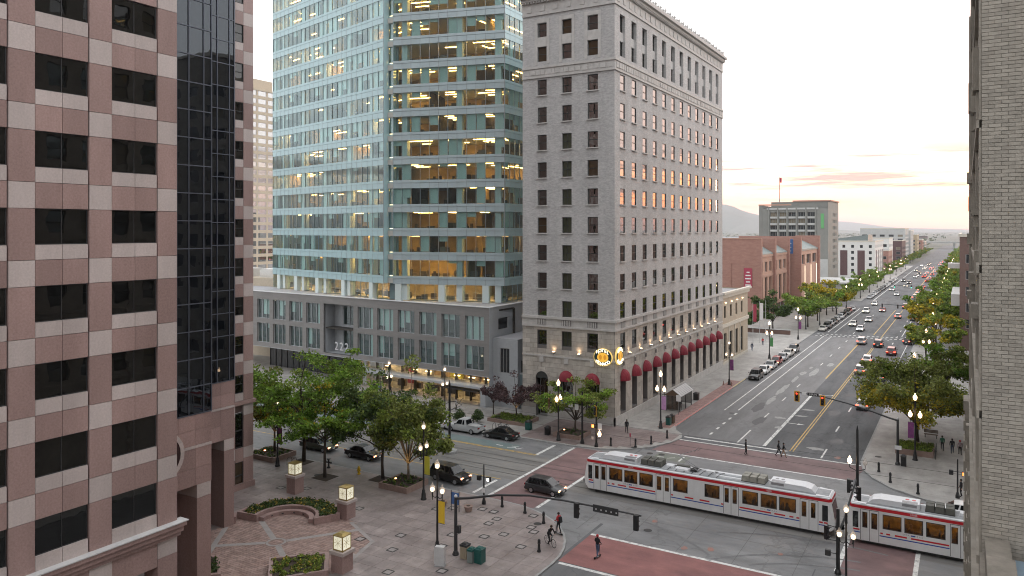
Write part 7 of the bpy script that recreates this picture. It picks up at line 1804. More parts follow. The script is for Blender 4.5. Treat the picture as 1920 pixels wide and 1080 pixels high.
    while x < x1 - 2:
        pbox('seat', 'tram_seat', t, x, YN + .2, .95, x + .12, YN + 1.1, 1.95 + q.random() * .1)
        if q.random() < .7: MB().lathe([(.2, 0), (.24, .35), (.12, .5), (.09, .55), (.12, .65), (.11, .78), (.03, .85)], x + .45, YN + .45 + q.random() * .5, 1.25, 8).build('passenger_silhouette', q.choice(['tram_seat', 'cloth_tan', 'cloth_black', 'tram_seat']), t)
        x += 1.25
    for y in (YN + .75, YF - .75):
        x = x0 + 2.0
        while x < x1 - 2: pbox('ceiling_lamp', 'tram_lamp', t, x, y - .06, 2.9, x + 1.5, y + .06, 2.94); x += 2.2
    # roof gear
    def gear(name, m, xa, xb, ya, yb, z0, z1, ch=.12):
        MB().hexa([(xa, ya, z0), (xb, ya, z0), (xb, yb, z0), (xa, yb, z0), (xa + ch, ya + ch, z1), (xb - ch, ya + ch, z1), (xb - ch, yb - ch, z1), (xa + ch, yb - ch, z1)]).build(name, m, t)
    yc = (YN + YF) / 2
    def aircon(xa, xb, flip):
        L_ = xb - xa; nz = .9
        if flip: P = [(xb, .0), (xb - nz * .35, .3), (xb - nz, .44), (xa, .46), (xa, 0)]
        else: P = [(xa, .0), (xa + nz * .35, .3), (xa + nz, .44), (xb, .46), (xb, 0)][::-1]
        b = MB(); k = len(P); v0 = len(b.v)
        b.v += [(x, yc - .8, 3.45 + z) for x, z in P] + [(x, yc + .8, 3.45 + z) for x, z in P]
        b.f.append(tuple(range(k))); b.m.append(0); b.f.append(tuple(range(2 * k - 1, k - 1, -1))); b.m.append(0)
        for i in range(k): j = (i + 1) % k; b.f.append((j, i, k + i, k + j)); b.m.append(0)
        o = b.build('air_conditioner', 'tram_unit', t)
        xa2 = xa + .12 if flip else xb - 1.3
        g = MB(); g.box(xa2, yc - .81, 3.6, xa2 + 1.1, yc - .795, 3.82); g.box(xa2, yc - .74, 3.905, xa2 + 1.15, yc - .2, 3.918); g.build('grille', 'grey_metal', o)
        for d in (.35, .85): MB().lathe([(.16, 0), (.16, .02)], xa2 + d, yc + .2, 3.905, 10).build('fan', 'tram_red' if not flip else 'grey_metal', o)
    aircon(x0 + 1.7, x0 + 5.6, False); aircon(x1 - 5.6, x1 - 1.7, True)
    def resistor(xa, m):
        for i in range(2):
            for j in range(3): gear('resistor_box', m, xa + .72 * j + .02, xa + .72 * j + .7, yc - .75 + .76 * i, yc - .75 + .76 * i + .72, 3.5, 3.98, .04)
        MB().box(xa, yc - .78, 3.45, xa + 2.16, yc + .78, 3.5).build('resistor_base', 'tram_under', t)
    resistor(x0 + 6.0, 'tram_box_dark'); resistor(x1 - 8.2, 'tram_box')
    if joint:
        xj = joint; MB().box(xj - .22, YN + .02, .35, xj + .22, YF - .02, 3.3).build('bellows', 'tram_trim', t)
        for k in (-.16, 0, .16):
            b = MB(); b.box(xj + k - .05, YN - .004, .5, xj + k + .05, YN + .02, 3.0); b.build('bellows_fold', 'tram_white', t)
        for i, (xa, xb, ya, yb, h, m) in enumerate(((xj - 3.4, xj - 2.6, -.4, .5, .2, 'tram_unit'), (xj - 2.4, xj - 1.0, -.7, .1, .16, 'tram_unit'), (xj - 2.5, xj - 1.2, .2, .7, .22, 'tram_box_dark'), (xj - .9, xj - .3, -.5, .5, .2, 'tram_under'), (xj + .5, xj + 1.4, -.1, .5, .2, 'tram_unit'), (xj + 1.6, xj + 4.0, -.6, -.3, .1, 'tram_unit'), (xj + 1.6, xj + 4.2, .3, .6, .1, 'tram_unit'))):
            gear('roof_equipment', m, xa, xb, yc + ya, yc + yb, 3.45, 3.45 + h, .05)
        MB().tube([(xj - .2, yc - .4, 3.6), (xj - .2, yc + .4, 3.6)], .06, 6).tube([(xj - .2, yc - .35, 3.6), (xj - 2.2, yc, 4.7)], .035, 6).tube([(xj - .2, yc + .35, 3.6), (xj - 2.2, yc, 4.7)], .035, 6).tube([(xj - 2.2, yc, 4.7), (xj - .3, yc, 5.55)], .025, 6).build('pantograph', 'grey_metal', t)
        MB().tube([(xj - .35, yc - .75, 5.48), (xj - .35, yc - .55, 5.58), (xj - .35, yc + .55, 5.58), (xj - .35, yc + .75, 5.48)], .025, 6).tube([(xj - .1, yc - .55, 5.58), (xj - .1, yc + .55, 5.58)], .02, 6).build('collector', 'dark_metal', t)
        for k in range(7): MB().tube([(xj - 3 + .8 * k, yc - .95, 3.46), (xj - 2.8 + .8 * k, yc - .2, 3.6), (xj - 2.5 + .8 * k, yc + .6, 3.5)], .03, 5).build('cable', 'black_metal', t)
    return t
tram('long articulated tram car with pantograph crossing the junction', -33.9, -9.8, [(-31.02, -29.6), (-29.39, -28.01), (-27.8, -26.4), (-24.35, -22.91), (-21.27, -19.85), (-17.75, -16.33), (-16.1, -14.68), (-14.48, -13.03)],
     [((-32.72, -31.31), (-32.59, -32.19), (-31.89, -31.43)), ((-26.07, -24.62), (-25.99, -25.53), (-25.18, -24.77)), ((-19.47, -18.09), (-19.38, -18.99), (-18.64, -18.25)), ((-12.69, -11.19), (-12.56, -12.16), (-11.78, -11.4))],
     [(-33.35, -32.9), (-10.85, -10.38)], -22.05, [(-28.7, '1022A'), (-15.4, '1022B')],
     [(-33.3, -32.8), (-31.2, -31.0), (-30.75, -30.45), (-30.1, -29.2), (-28.9, -26.15), (-24.55, -24.35), (-23.2, -22.35), (-21.75, -20.8), (-19.7, -19.5), (-18.0, -15.2), (-14.9, -13.95), (-13.6, -13.25), (-13.0, -12.75), (-11.1, -10.8), (-10.7, -10.4)], [(-28.75, 'U T A       T R A X'), (-15.4, 'U T A       T R A X')])
O = 24.95
sh = lambda L_: [(a + O, c + O) for a, c in L_]
tram('second tram car coupled behind, cut off by the brick building', -33.9 + O, -9.8 + O, sh([(-31.02, -29.6), (-29.39, -28.01), (-27.8, -26.4), (-24.35, -22.91), (-21.27, -19.85), (-17.75, -16.33), (-16.1, -14.68), (-14.48, -13.03)]),
     [tuple(sh(d)) for d in [((-32.72, -31.31), (-32.59, -32.19), (-31.89, -31.43)), ((-26.07, -24.62), (-25.99, -25.53), (-25.18, -24.77)), ((-19.47, -18.09), (-19.38, -18.99), (-18.64, -18.25)), ((-12.69, -11.19), (-12.56, -12.16), (-11.78, -11.4))]],
     sh([(-33.35, -32.9), (-10.85, -10.38)]), -22.05 + O, [(-28.7 + O, '1018B')], sh([(-33.3, -32.8), (-31.2, -31.0), (-30.75, -30.45), (-30.1, -29.2), (-28.9, -26.15)]), [(-28.75 + O, 'U T A       T R A X')])
# ------------------------------------------------------------------ vehicles (local: x forward, z up)
TYPES = dict(  # L, W, H, belt, hood, deck, windscreen base/top, rear top/base
    saloon=(4.75, 1.84, 1.46, .93, .86, .95, 1.05, .35, -.95, -1.75),
    hatch=(4.15, 1.76, 1.53, .95, .88, .98, 1.25, .45, -1.55, -1.98),
    suv=(4.65, 1.90, 1.72, 1.06, 1.0, 1.08, 1.25, .62, -1.95, -2.24),
    pickup=(5.5, 1.90, 1.78, 1.08, 1.02, 1.06, 1.15, .6, -.55, -.75),
    van=(5.6, 2.0, 2.3, 1.15, 1.1, 1.2, 2.2, 1.7, -2.6, -2.74),
    wagon=(4.95, 1.86, 1.47, .93, .86, .95, 1.0, .3, -1.7, -2.3))
CM = {}
def car_meshes(kind, paint):
    if (kind, paint) in CM: return CM[kind, paint]
    L_, W, H, belt, hood, deck, wb, wt, rt, rb = TYPES[kind]; w = W / 2
    st = [(-L_ / 2, .80, .42, .72), (-L_ / 2 + .10, .93, .27, deck - .10), (-L_ / 2 + .3, .97, .22, deck), (min(rb, -L_ / 2 + .45) + .05, .985, .2, deck), (-L_ * .18, 1, .2, belt), (.2, 1, .2, belt), (wb - .05, .99, .2, belt - .01), (L_ / 2 - .75, .95, .22, hood - .02), (L_ / 2 - .25, .90, .25, hood - .13), (L_ / 2 - .06, .84, .3, hood - .25), (L_ / 2, .74, .4, .58)]
    b = MB(); rings = []
    for x, ww, zl, zh in st:
        h_ = zh - zl; r0 = len(b.v)
        prof = [(.80, 0), (.97, .14), (1.0, .40), (.985, .68), (.93, .90), (.80, 1.0), (.35, 1.02)]
        pr = [(w * ww * p, zl + h_ * q) for p, q in prof]
        b.v += [(x, -y, z) for y, z in pr] + [(x, y, z) for y, z in pr[::-1]]; rings.append(r0)
    k = 14
    for a, c in zip(rings, rings[1:]):
        for i in range(k): j = (i + 1) % k; b.f.append((a + i, a + j, c + j, c + i)); b.m.append(0)
    b.f.append(tuple(rings[0] + i for i in range(k))[::-1]); b.f.append(tuple(rings[-1] + i for i in range(k))); b.m += [0, 0]
    body = b.mesh('car_body', 'paint_car_' + paint, smooth=False)
    for p in body.polygons: p.use_smooth = True
    body.set_sharp_from_angle(angle=R(38)) if hasattr(body, 'set_sharp_from_angle') else None
    g = MB(); yb, yt = w * .90, w * .70; zb = belt - .03; mid = (wt + rt) / 2
    G = [[(x1, -yb * kb, zb), (x2, -yt * kt, H - d), (x2, yt * kt, H - d), (x1, yb * kb, zb)] for x1, x2, kb, kt, d in ((rb, rt, .94, .96, .06), (rb * .6, rt * .7, 1, 1, .015), (0.1, mid, 1, 1, 0), (wb * .6, wt * .8, 1, 1, .02), (wb, wt, .93, .95, .06))]
    for A, B in zip(G, G[1:]):
        for i in range(3): g.quad(A[i], B[i], B[i + 1], A[i + 1])
    g.poly(G[0]); g.poly(G[-1][::-1]); cab = g.mesh('cabin', 'paint_car_' + paint)
    def lerp(a, c, t): return tuple(a[i] + (c[i] - a[i]) * t for i in range(3))
    def pane(P, nm, outv, s0=.07, s1=.10):
        bl, br, tr, tl = P; q = MB(); Q = []
        for u, v in ((s0, s1), (1 - s0, s1), (1 - s0, 1 - s1), (s0, 1 - s1)): lo_ = lerp(bl, br, u); hi = lerp(tl, tr, u); p = lerp(lo_, hi, v); Q.append(tuple(p[i] + outv[i] for i in range(3)))
        Q2 = [tuple(p[i] - outv[i] * .5 for i in range(3)) for p in Q]; q.quad(*Q)
        for i in range(4): q.quad(Q[i], Q2[i], Q2[(i + 1) % 4], Q[(i + 1) % 4])
        return (nm, q.mesh(nm, 'car_glass'))
    panes = [pane((G[-1][0], G[-1][3], G[-1][2], G[-1][1]), 'windscreen', (.015, 0, .012), .05, .06), pane((G[0][3], G[0][0], G[0][1], G[0][2]), 'rear_window', (-.015, 0, .012), .08, .10)]
    cut = .02 if kind != 'pickup' else -.1
    for s in (-1, 1):
        i0, i1 = (0, 1) if s < 0 else (3, 2)
        def at(x): # side line of cabin at fraction along
            t = (x - rb) / (wb - rb); lo_ = (x, s * yb, zb); xt = rt + (wt - rt) * t; return lo_, (xt, s * yt, H - .03)
        for a, c in ((rb + .25, cut - .05), (cut + .05, wb - .22)):
            l0, h0 = at(a); l1, h1 = at(c)
            if c - a > .3: panes.append(pane((l0, l1, h1, h0), 'side_window', (0, s * .022, .01), .04, .12))
    CM[kind, paint] = (body, cab, panes); return CM[kind, paint]
def wheel_me(r):
    b = MB(); b.tube([(0, -.11, 0), (0, -.08, 0), (0, .08, 0), (0, .11, 0)], [r * .9, r, r, r * .9], 16); return b.mesh('wheel', 'tyre')
def rim_me(r): 
    b = MB(); b.tube([(0, -.118, 0), (0, .118, 0)], r * .62, 10); return b.mesh('rim', 'rim')
WM = {r: (wheel_me(r), rim_me(r)) for r in (.32, .36)}
LB_ = {m: MB().box(-.05, -.17, -.07, .05, .17, .07).mesh('light_' + m, m) for m in ('head_on', 'head_red', 'head_off', 'tail_on', 'tail_off')}
PL_ = MB().box(-.012, -.2, -.07, .012, .2, .07).mesh('number_plate', 'plate')
BUMP = {}
def car(name, label, kind, paint, x, y, deg, head='head_off', tail='tail_off', group=None, z=0.0, far=False):
    t = thing(name, label, {'pickup': 'pickup truck', 'van': 'van'}.get(kind, 'car'), (x, y, z), group); t.rotation_euler.z = R(deg)
    L_, W, H, belt, hood, deck, wb, wt, rt, rb = TYPES[kind]; body, cab, panes = car_meshes(kind, paint)
    def part(nm, me, loc=(0, 0, 0), par=None): o = bpy.data.objects.new(nm, me); put(o, par or t); o.location = loc; return o
    part('body', body); c = part('cabin', cab)
    for nm, me in panes: part(nm, me, (0, 0, 0), c)
    r = .36 if kind in ('suv', 'pickup', 'van') else .32
    for sx in (L_ * .305, -L_ * .295):
        for sy in (-1, 1):
            w_ = part('wheel', WM[r][0], (sx, sy * (W / 2 - .10), r))
            if not far: part('rim', WM[r][1], (0, 0, 0), w_)
    for sy in (-1, 1):
        part('headlight', LB_[head], (L_ / 2 - .13, sy * W * .34, hood - .24)); part('tail_light', LB_[tail], (-L_ / 2 + .08, sy * W * .38, deck - .18))
    if not far:
        part('number_plate', PL_, (-L_ / 2 - .01, 0, .58)); part('number_plate', PL_, (L_ / 2 + .01, 0, .48))
        for sy in (-1, 1): part('door_mirror', MIR, (wb - .25, sy * (W / 2 + .04), belt + .04))
        if (kind, 'b') not in BUMP: BUMP[kind, 'b'] = MB().box(-L_ / 2 - .015, -W * .42, .3, -L_ / 2 + .1, W * .42, .5).box(L_ / 2 - .1, -W * .36, .3, L_ / 2 + .015, W * .36, .44).mesh('bumper', 'dark_metal')
        part('bumper', BUMP[kind, 'b'])
    if kind == 'pickup':
        b = MB(); b.box(-L_ / 2 + .12, -W / 2 + .12, deck - .02, -.95, W / 2 - .12, deck + .012); part('bed_liner', b.mesh('bed_liner', 'tyre'))
        b = MB()
        for s in (-1, 1): b.box(-L_ / 2 + .06, s * (W / 2 - .1) - .05, deck - .05, -.85, s * (W / 2 - .1) + .05, deck + .1)
        b.box(-L_ / 2 + .05, -W / 2 + .15, deck - .05, -L_ / 2 + .13, W / 2 - .15, deck + .1); part('bed_rail', b.mesh('bed_rail', 'paint_car_' + paint))
        b = MB(); b.tube([(-.95, -.7, deck), (-.95, -.6, 1.8), (-.95, .6, 1.8), (-.95, .7, deck)], .04, 6); part('roll_bar', b.mesh('roll_bar', 'black_metal'))
    return t
MIR = MB().box(-.06, -.1, -.06, .06, .1, .07).mesh('mirror', 'black_metal')
# Main Street, near lane
car('parked_car', 'silver-green old wagon with lights on behind the tree trunks', 'wagon', 'green', -68.0, 68.0, 0, 'head_red')
car('car', 'black saloon with orange headlights beside the plaza trees', 'saloon', 'black', -60.9, 68.2, 0, 'head_red')
car('suv', 'black sport utility waiting at the left stop line', 'suv', 'black', -47.4, 66.7, -6, 'head_red')
car('car', 'charcoal hatchback crossing in front of the tram', 'hatch', 'charcoal', -36.9, 68.6, 0, 'head_red')
car('parked_car', 'white saloon parked before the podium', 'saloon', 'white', -62.5, 84.0, 180, z=0)
car('pickup_truck', 'silver pickup truck parked with open bed facing the podium', 'pickup', 'silver', -57.3, 83.9, 180)
car('parked_car', 'black saloon parked beside the bicycle hoops', 'saloon', 'black', -51.5, 83.6, 180)
car('car', 'white saloon half hidden by the brick building behind the second tram', 'saloon', 'white', -.6, 82.3, 180)
# parked row by the annex (facing us)
for lb, k, p, y, h in (('black sport utility first in the parked row past the yellow kerb', 'suv', 'black', 140.6, 'head_off'), ('white saloon second in the parked row', 'saloon', 'white', 146.6, 'head_off'), ('silver wagon third in the parked row before the annex', 'wagon', 'silver', 152.4, 'head_red'),
                       ('dark red hatchback fourth in the parked row', 'hatch', 'red', 158.0, 'head_red'), ('silver saloon fifth in the parked row', 'saloon', 'silver', 163.6, 'head_off'), ('pale wagon sixth in the parked row by the lamp', 'wagon', 'pale', 169.4, 'head_off'), ('grey sport utility last in the parked row with bright lamps', 'suv', 'grey', 175.4, 'head_on')):
    car('parked_car', lb, k, p, -32.6, y, -90, h)
for i, (k, p, y) in enumerate((('saloon', 'pale', 216.5), ('suv', 'charcoal', 222.5), ('wagon', 'silver', 229), ('saloon', 'black', 235), ('hatch', 'white', 241), ('suv', 'silver', 248), ('saloon', 'charcoal', 255), ('suv', 'black', 262), ('hatch', 'red', 269), ('saloon', 'silver', 276))):
    car('parked_car', f'{p} car parked under the trees by the brick hall', k, p, -32.8 + .2 * (i % 2), y, -90, 'head_off', group='cars parked by the brick hall', far=True)
# traffic coming towards us
for lb, k, p, x, y in (('white saloon leading the oncoming cars near the dotted crossing', 'saloon', 'white', -24.2, 221.5), ('pale wagon beside the bike lane just past the crossing', 'wagon', 'pale', -27.2, 232), ('silver saloon second in the inner oncoming lane', 'saloon', 'silver', -24.5, 245), ('white sport utility in the outer oncoming lane', 'suv', 'white', -27.8, 270), ('red saloon next to the yellow line before the cross street', 'saloon', 'red', -23.6, 277), ('small white hatchback at the cross street', 'hatch', 'white', -28.0, 299)):
    car('car', lb, k, p, x, y, -90, 'head_on', far=False)
# traffic going away
for lb, k, p, x, y, tl_ in (('pale sport utility braking by the double yellow line', 'suv', 'pale', -16.9, 155.6, 'tail_on'), ('white wagon ahead of the pale sport utility', 'wagon', 'white', -17.2, 170, 'tail_on'), ('dark red sport utility in the middle of the outer lane', 'suv', 'red', -13.8, 182.5, 'tail_on'), ('black sport utility beside the yellow line at the dotted crossing', 'suv', 'black', -17.3, 193.4, 'tail_on'), ('silver sport utility in the centre turning lane', 'suv', 'silver', -21.1, 196, 'tail_on'),
                            ('white hatchback peeping below the big right tree', 'hatch', 'white', -13.3, 125.5, 'tail_on'), ('cream wagon behind the leaves of the big right tree', 'wagon', 'pale', -13.3, 138.5, 'tail_on'), ('silver hatchback third under the right tree', 'hatch', 'silver', -13.2, 151, 'tail_on'),
                            ('pinkish hatchback alone past the dotted crossing', 'hatch', 'pale', -17.8, 259, 'tail_on'), ('blue hatchback in the right lane before the bus', 'hatch', 'blue', -13.3, 254, 'tail_on'), ('grey sport utility at the cross street light', 'suv', 'grey', -17.8, 292, 'tail_on')):
    car('car', lb, k, p, x, y, 90, 'head_off', tl_)
car('parked_car', 'brown sport utility angled at the right kerb by the crossing', 'suv', 'charcoal', -11.0, 201.5, 62, 'head_off', 'tail_on'); car('minibus', 'tall white and blue minibus in the right lane', 'van', 'blue', -13.8, 274, 90, 'head_off', 'tail_on'); car('car', 'white van ahead of the blue minibus', 'van', 'white', -13.2, 283, 90, 'head_off', 'tail_on')
car('parked_car', 'red saloon parked by the right trees near the canopy', 'saloon', 'red', -9.9 - 1.4, 276, 90, tail='tail_on'); car('parked_car', 'white saloon parked at the right kerb before the canopy', 'saloon', 'white', -11.2, 246, 90, tail='tail_on')
car('parked_car', 'dark van waiting in the right-hand driveway', 'suv', 'blue', -2.4, 184, 0, z=SW)
q = random.Random(8)
for i in range(30):
    x = q.choice([-13.2, -17.2, -13.2, -17.2, -20.5]); y = 335 + i * 13.5 + q.uniform(-3, 3)
    car('car', 'far car with red tail lights beyond the cross street', q.choice(['saloon', 'suv', 'hatch']), q.choice(['red', 'silver', 'black', 'grey', 'white']), x, y, 90, 'head_off', 'tail_on', 'tail-lit cars far down the street', far=True)
for i in range(14):
    car('car', 'far pale-lit car coming from down the street', q.choice(['saloon', 'suv']), q.choice(['silver', 'black', 'white']), q.choice([-24.4, -28.0]), 345 + i * 26 + q.uniform(-6, 6), -90, 'head_on', 'tail_off', 'oncoming cars far down the street', far=True)
for i in range(16):
    car('parked_car', 'far car parked along the left kerb beyond the cross street', q.choice(['saloon', 'suv', 'hatch']), q.choice(['silver', 'black', 'white', 'grey']), -32.3, 326 + i * 8.5, -90, group='far parked cars left', far=True)
# ------------------------------------------------------------------ people
def person(label, x, y, deg, pose='walk', top='cloth_black', legs='cloth_navy', h=1.75, z=SW, bag=None, hair='hair', skin='skin', shoe='cloth_black', phase=1):
    k = h / 1.75
    J = dict(pelvis=(0, 0, .95), spine=(0, 0, 1.15), chest=(.0, 0, 1.36), neck=(.01, 0, 1.51), head=(.03, 0, 1.60), crown=(.02, 0, 1.71))
    s = phase
    if pose in ('walk', 'stand', 'scoot'):
        a = {'walk': .26, 'stand': .03, 'scoot': .10}[pose]
        legsP = {}
        for sd, sg in (('l', 1), ('r', -1)):
            f_ = a * sg * s
            legsP.update({'hip' + sd: (0, .10 * sg, .92), 'knee' + sd: (f_ * .55 + .05, .10 * sg, .50), 'ank' + sd: (f_ - (.10 if f_ < 0 else 0), .10 * sg, .09 + (.06 if f_ < -.1 else 0)), 'toe' + sd: (f_ + .15 - (.06 if f_ < 0 else 0), .11 * sg, .035)})
            if pose == 'scoot': arm = ((.02, .24 * sg, 1.20), (.24, .22 * sg, 1.06), (.32, .19 * sg, 1.05))
            else: arm = ((-f_ * .35, .24 * sg, 1.16), (-f_ * .8 + .05, .25 * sg, .94), (-f_ * .9 + .08, .25 * sg, .86))
            legsP.update({'sho' + sd: (0, .19 * sg, 1.43), 'elb' + sd: arm[0], 'wri' + sd: arm[1], 'hand' + sd: arm[2]})
    elif pose == 'cycle':
        J = dict(pelvis=(-.22, 0, .98), spine=(-.10, 0, 1.16), chest=(.06, 0, 1.34), neck=(.13, 0, 1.47), head=(.18, 0, 1.56), crown=(.18, 0, 1.67)); legsP = {}
        for sd, sg in (('l', 1), ('r', -1)):
            up_ = .12 * sg
            legsP.update({'hip' + sd: (-.20, .10 * sg, .95), 'knee' + sd: (.14, .12 * sg, .70 + up_ * .8), 'ank' + sd: (-.08 + up_ * .3, .12 * sg, .30 + up_), 'toe' + sd: (.08 + up_ * .3, .12 * sg, .24 + up_),
                          'sho' + sd: (.07, .19 * sg, 1.38), 'elb' + sd: (.20, .25 * sg, 1.16), 'wri' + sd: (.34, .24 * sg, 1.02), 'hand' + sd: (.38, .23 * sg, .99)})
    J.update(legsP)
    rad = dict(pelvis=.135, spine=.125, chest=.15, neck=.058, head=.088, crown=.075)
    for sd in 'lr': rad.update({'hip' + sd: .095, 'knee' + sd: .066, 'ank' + sd: .045, 'toe' + sd: .04, 'sho' + sd: .075, 'elb' + sd: .05, 'wri' + sd: .034, 'hand' + sd: .036})
    E = [('pelvis', 'spine', 't'), ('spine', 'chest', 't'), ('chest', 'neck', 't'), ('neck', 'head', 's'), ('head', 'crown', 's')]
    for sd in 'lr': E += [('pelvis', 'hip' + sd, 'g'), ('hip' + sd, 'knee' + sd, 'g'), ('knee' + sd, 'ank' + sd, 'g'), ('ank' + sd, 'toe' + sd, 'f'), ('chest', 'sho' + sd, 't'), ('sho' + sd, 'elb' + sd, 't'), ('elb' + sd, 'wri' + sd, 't'), ('wri' + sd, 'hand' + sd, 's')]
    for sd, sg in (('l', 1), ('r', -1)):          # five unequal fingers from the palm
        hx, hy, hz = J['hand' + sd]
        for i, ln in enumerate((.075, .085, .08, .065)):
            J[f'fin{sd}{i}'] = (hx + .012 * (i - 1.5) + .015, hy - .012 * sg, hz - ln); rad[f'fin{sd}{i}'] = .009; E.append(('hand' + sd, f'fin{sd}{i}', 's'))
        J['thumb' + sd] = (hx + .055, hy - .02 * sg, hz - .035); rad['thumb' + sd] = .010; E.append(('hand' + sd, 'thumb' + sd, 's'))
    names = list(J); idx = {n: i for i, n in enumerate(names)}
    me = bpy.data.meshes.new('sk'); me.from_pydata([tuple(c * k for c in J[n]) for n in names], [(idx[a], idx[b]) for a, b, _ in E], [])
    o = bpy.data.objects.new('sk', me); col.objects.link(o)
    md = o.modifiers.new('s', 'SKIN'); md.use_smooth_shade = True
    sv = me.skin_vertices[0].data if len(me.skin_vertices) else None
    if sv is None:
        bm = bmesh.new(); bm.from_mesh(me); bm.verts.layers.skin.verify(); bm.to_mesh(me); bm.free(); sv = me.skin_vertices[0].data
    for n in names: sv[idx[n]].radius = (rad[n] * k, rad[n] * k); sv[idx[n]].use_root = n == 'pelvis'
    o.modifiers.new('u', 'SUBSURF').levels = 1
    dg = bpy.context.evaluated_depsgraph_get(); bme = bpy.data.meshes.new_from_object(o.evaluated_get(dg)); bpy.data.objects.remove(o); bpy.data.meshes.remove(me)
    bme.name = 'body'; bme.materials.clear()
    for m in (top, legs, skin, shoe): bme.materials.append(MATS[m])
    cls = {'t': 0, 'g': 1, 's': 2, 'f': 3}
    seg = [(Vector(J[a]) * k, Vector(J[b]) * k, cls[c], rad[a] * k) for a, b, c in E]
    for p in bme.polygons:
        c = p.center; best = 9; bi = 0
        for a, b, ci, r_ in seg:
            ab = b - a; t_ = max(0, min(1, (c - a).dot(ab) / max(ab.length_squared, 1e-9))); d = (c - a - ab * t_).length - r_ * .5
            if d < best: best, bi = d, ci
        p.material_index = bi; p.use_smooth = True
    t = thing('person', label, 'person', (x, y, z)); t.rotation_euler.z = R(deg)
    ob = bpy.data.objects.new('body', bme); put(ob, t)
    hx, hy, hz = (c * k for c in J['crown']); hb = MB(); hb.lathe([(.105 * k, -.07 * k), (.112 * k, .0), (.095 * k, .06 * k), (.05 * k, .095 * k), (.01, .1 * k)], hx - .015, hy, hz, 10)
    ho = bpy.data.objects.new('hair', hb.mesh('hair', hair, smooth=True)); put(ho, t)
    if bag:
        cx, cy, cz = (c * k for c in J['chest']); bo = bpy.data.objects.new('backpack', MB().hexa([(cx - .34, -.15, cz - .38), (cx - .12, -.16, cz - .38), (cx - .12, .16, cz - .38), (cx - .34, .15, cz - .38), (cx - .28, -.13, cz + .08), (cx - .12, -.14, cz + .1), (cx - .12, .14, cz + .1), (cx - .28, .13, cz + .08)]).mesh('backpack', bag)); put(bo, t)
    return t
person('person in black and jeans riding a kick scooter over the red crossing', -25.9, 57.1, 80, 'scoot', 'cloth_black', 'cloth_jeans', 1.75, .12, None, 'cloth_red', shoe='cloth_white')
def scooter(label, x, y, deg, m='dark_metal', z=.012):
    t = thing('kick_scooter', label, 'scooter', (x, y, z)); t.rotation_euler.z = R(deg)
    def part(nm, b, mm): o = bpy.data.objects.new(nm, b.mesh(nm, mm)); put(o, t)
    part('deck', MB().box(-.35, -.08, .08, .32, .08, .11), m); part('stem', MB().tube([(.36, 0, .1), (.30, 0, 1.02)], .022, 6), m); part('handlebar', MB().tube([(.30, -.22, 1.02), (.30, .22, 1.02)], .016, 6), 'black_metal')
    for u in (-.4, .38): part('wheel', MB().tube([(u, -.025, .09), (u, .025, .09)], .09, 12), 'tyre')
scooter('kick scooter under the rider on the red crossing', -25.9, 57.1, 80)
t = thing('bicycle', 'small-wheeled bicycle ridden at the plaza kerb', 'bicycle', (-30.2, 57.0, SW)); bicycle(t, -30.2, 57.0, R(-28), 'pale_metal')
person('person in dark clothes riding the bicycle at the plaza kerb', -30.2, 57.0, -28, 'cycle', 'cloth_black', 'cloth_black', 1.78, SW, None)
person('person in a red jacket with black backpack on a scooter at the kerb', -30.7, 59.5, 165, 'scoot', 'cloth_red', 'cloth_black', 1.78, SW + .1, 'cloth_black')
scooter('kick scooter under the red-jacketed person', -30.7, 59.5, 165, 'grey_metal', SW)
person('person in black standing alone on the far crossing', -22.6, 92.4, 0, 'stand', 'cloth_black', 'cloth_black', 1.76, .012)
person('taller of two dark-clad people crossing side by side', -19.1, 93.7, 10, 'walk', 'cloth_black', 'cloth_black', 1.82, .012)
person('person in a dark dress beside the taller walker on the crossing', -18.5, 93.5, 10, 'walk', 'cloth_black', 'cloth_tan', 1.7, .012, phase=-1)
person('person in black walking past the hotel corner with a bag', -38.3, 93.7, -60, 'walk', 'cloth_black', 'cloth_black', 1.76, SW, 'cloth_grey')
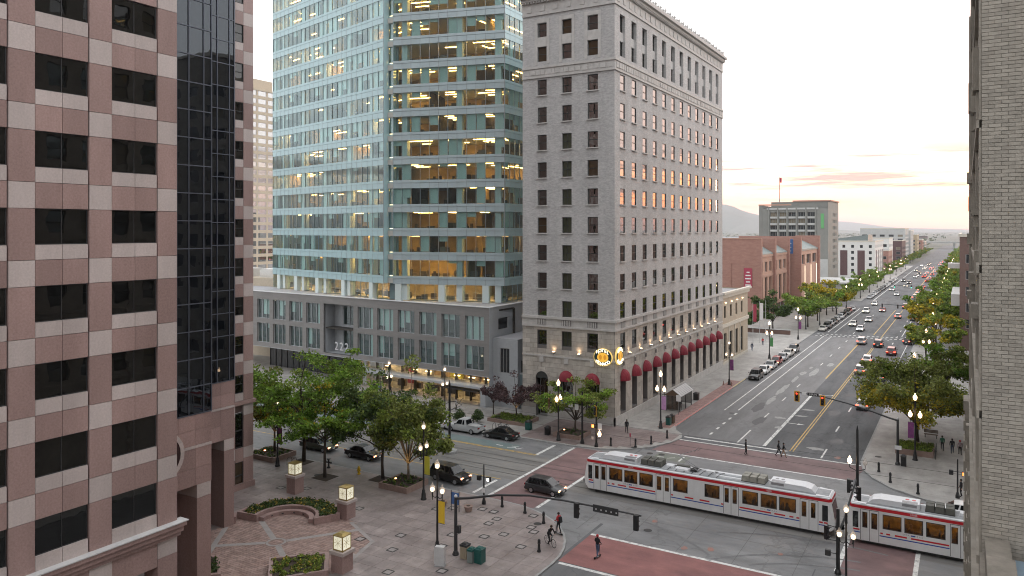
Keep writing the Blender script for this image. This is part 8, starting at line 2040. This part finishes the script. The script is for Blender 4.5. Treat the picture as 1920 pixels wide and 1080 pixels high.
person('person in a green jacket walking away on the right pavement', -2.5, 105.8, 95, 'walk', 'cloth_green', 'cloth_black', 1.76)
person('person in black between green jacket and mauve coat', -1.45, 105.0, 90, 'walk', 'cloth_black', 'cloth_navy', 1.74, phase=-1)
person('person in a mauve coat and red hat on the right pavement', -.65, 104.8, 95, 'walk', 'cloth_mauve', 'cloth_black', 1.7, hair='cloth_red')
person('person in black waiting beside the orange hand signal', -.45, 88.4, 200, 'stand', 'cloth_black', 'cloth_black', 1.74)
person('person in red near the car-park entrance past the annex', -40.4, 181, -80, 'walk', 'cloth_red', 'cloth_navy', 1.72)
person('person in blue walking along the annex wall', -40.6, 171.5, 90, 'walk', 'cloth_navy', 'cloth_jeans', 1.76)
person('person in black inside the bus shelter', -36.3, 109.6, -20, 'stand', 'cloth_black', 'cloth_grey', 1.74)
for i, (lb, x, y, c) in enumerate((('person in dark coat outside the podium entrance', -83.2, 95.6, 'cloth_black'), ('person in grey-blue beside the podium entrance column', -81.4, 95.0, 'cloth_teal'), ('person in black crossing the podium forecourt', -79.6, 95.4, 'cloth_black'), ('person in white top by the shop window', -64.8, 92.6, 'cloth_white'))):
    person(lb, x, y, 40 * i - 90, 'stand' if i % 2 else 'walk', c, 'cloth_black', 1.75)
# ------------------------------------------------------------------ evening haze
hz = MB().box(-9600, -800, -3.0, 9600, 25000, 430).build('haze', 'soil', None); hz.data.materials.clear()
hm = bpy.data.materials.new('haze_air'); hm.use_nodes = True
for n in list(hm.node_tree.nodes):
    if n.type == 'BSDF_PRINCIPLED': hm.node_tree.nodes.remove(n)
pv = hm.node_tree.nodes.new('ShaderNodeVolumePrincipled'); pv.inputs['Color'].default_value = (.86, .92, 1.0, 1); pv.inputs['Density'].default_value = 8e-5; pv.inputs['Anisotropy'].default_value = .35
hm.node_tree.links.new(pv.outputs[0], hm.node_tree.nodes['Material Output'].inputs['Volume'])
hz.data.materials.append(hm); hz['kind'] = 'stuff'; hz.display_type = 'WIRE'; tag(hz, 'pale evening haze over the distant plain and hills', 'haze')
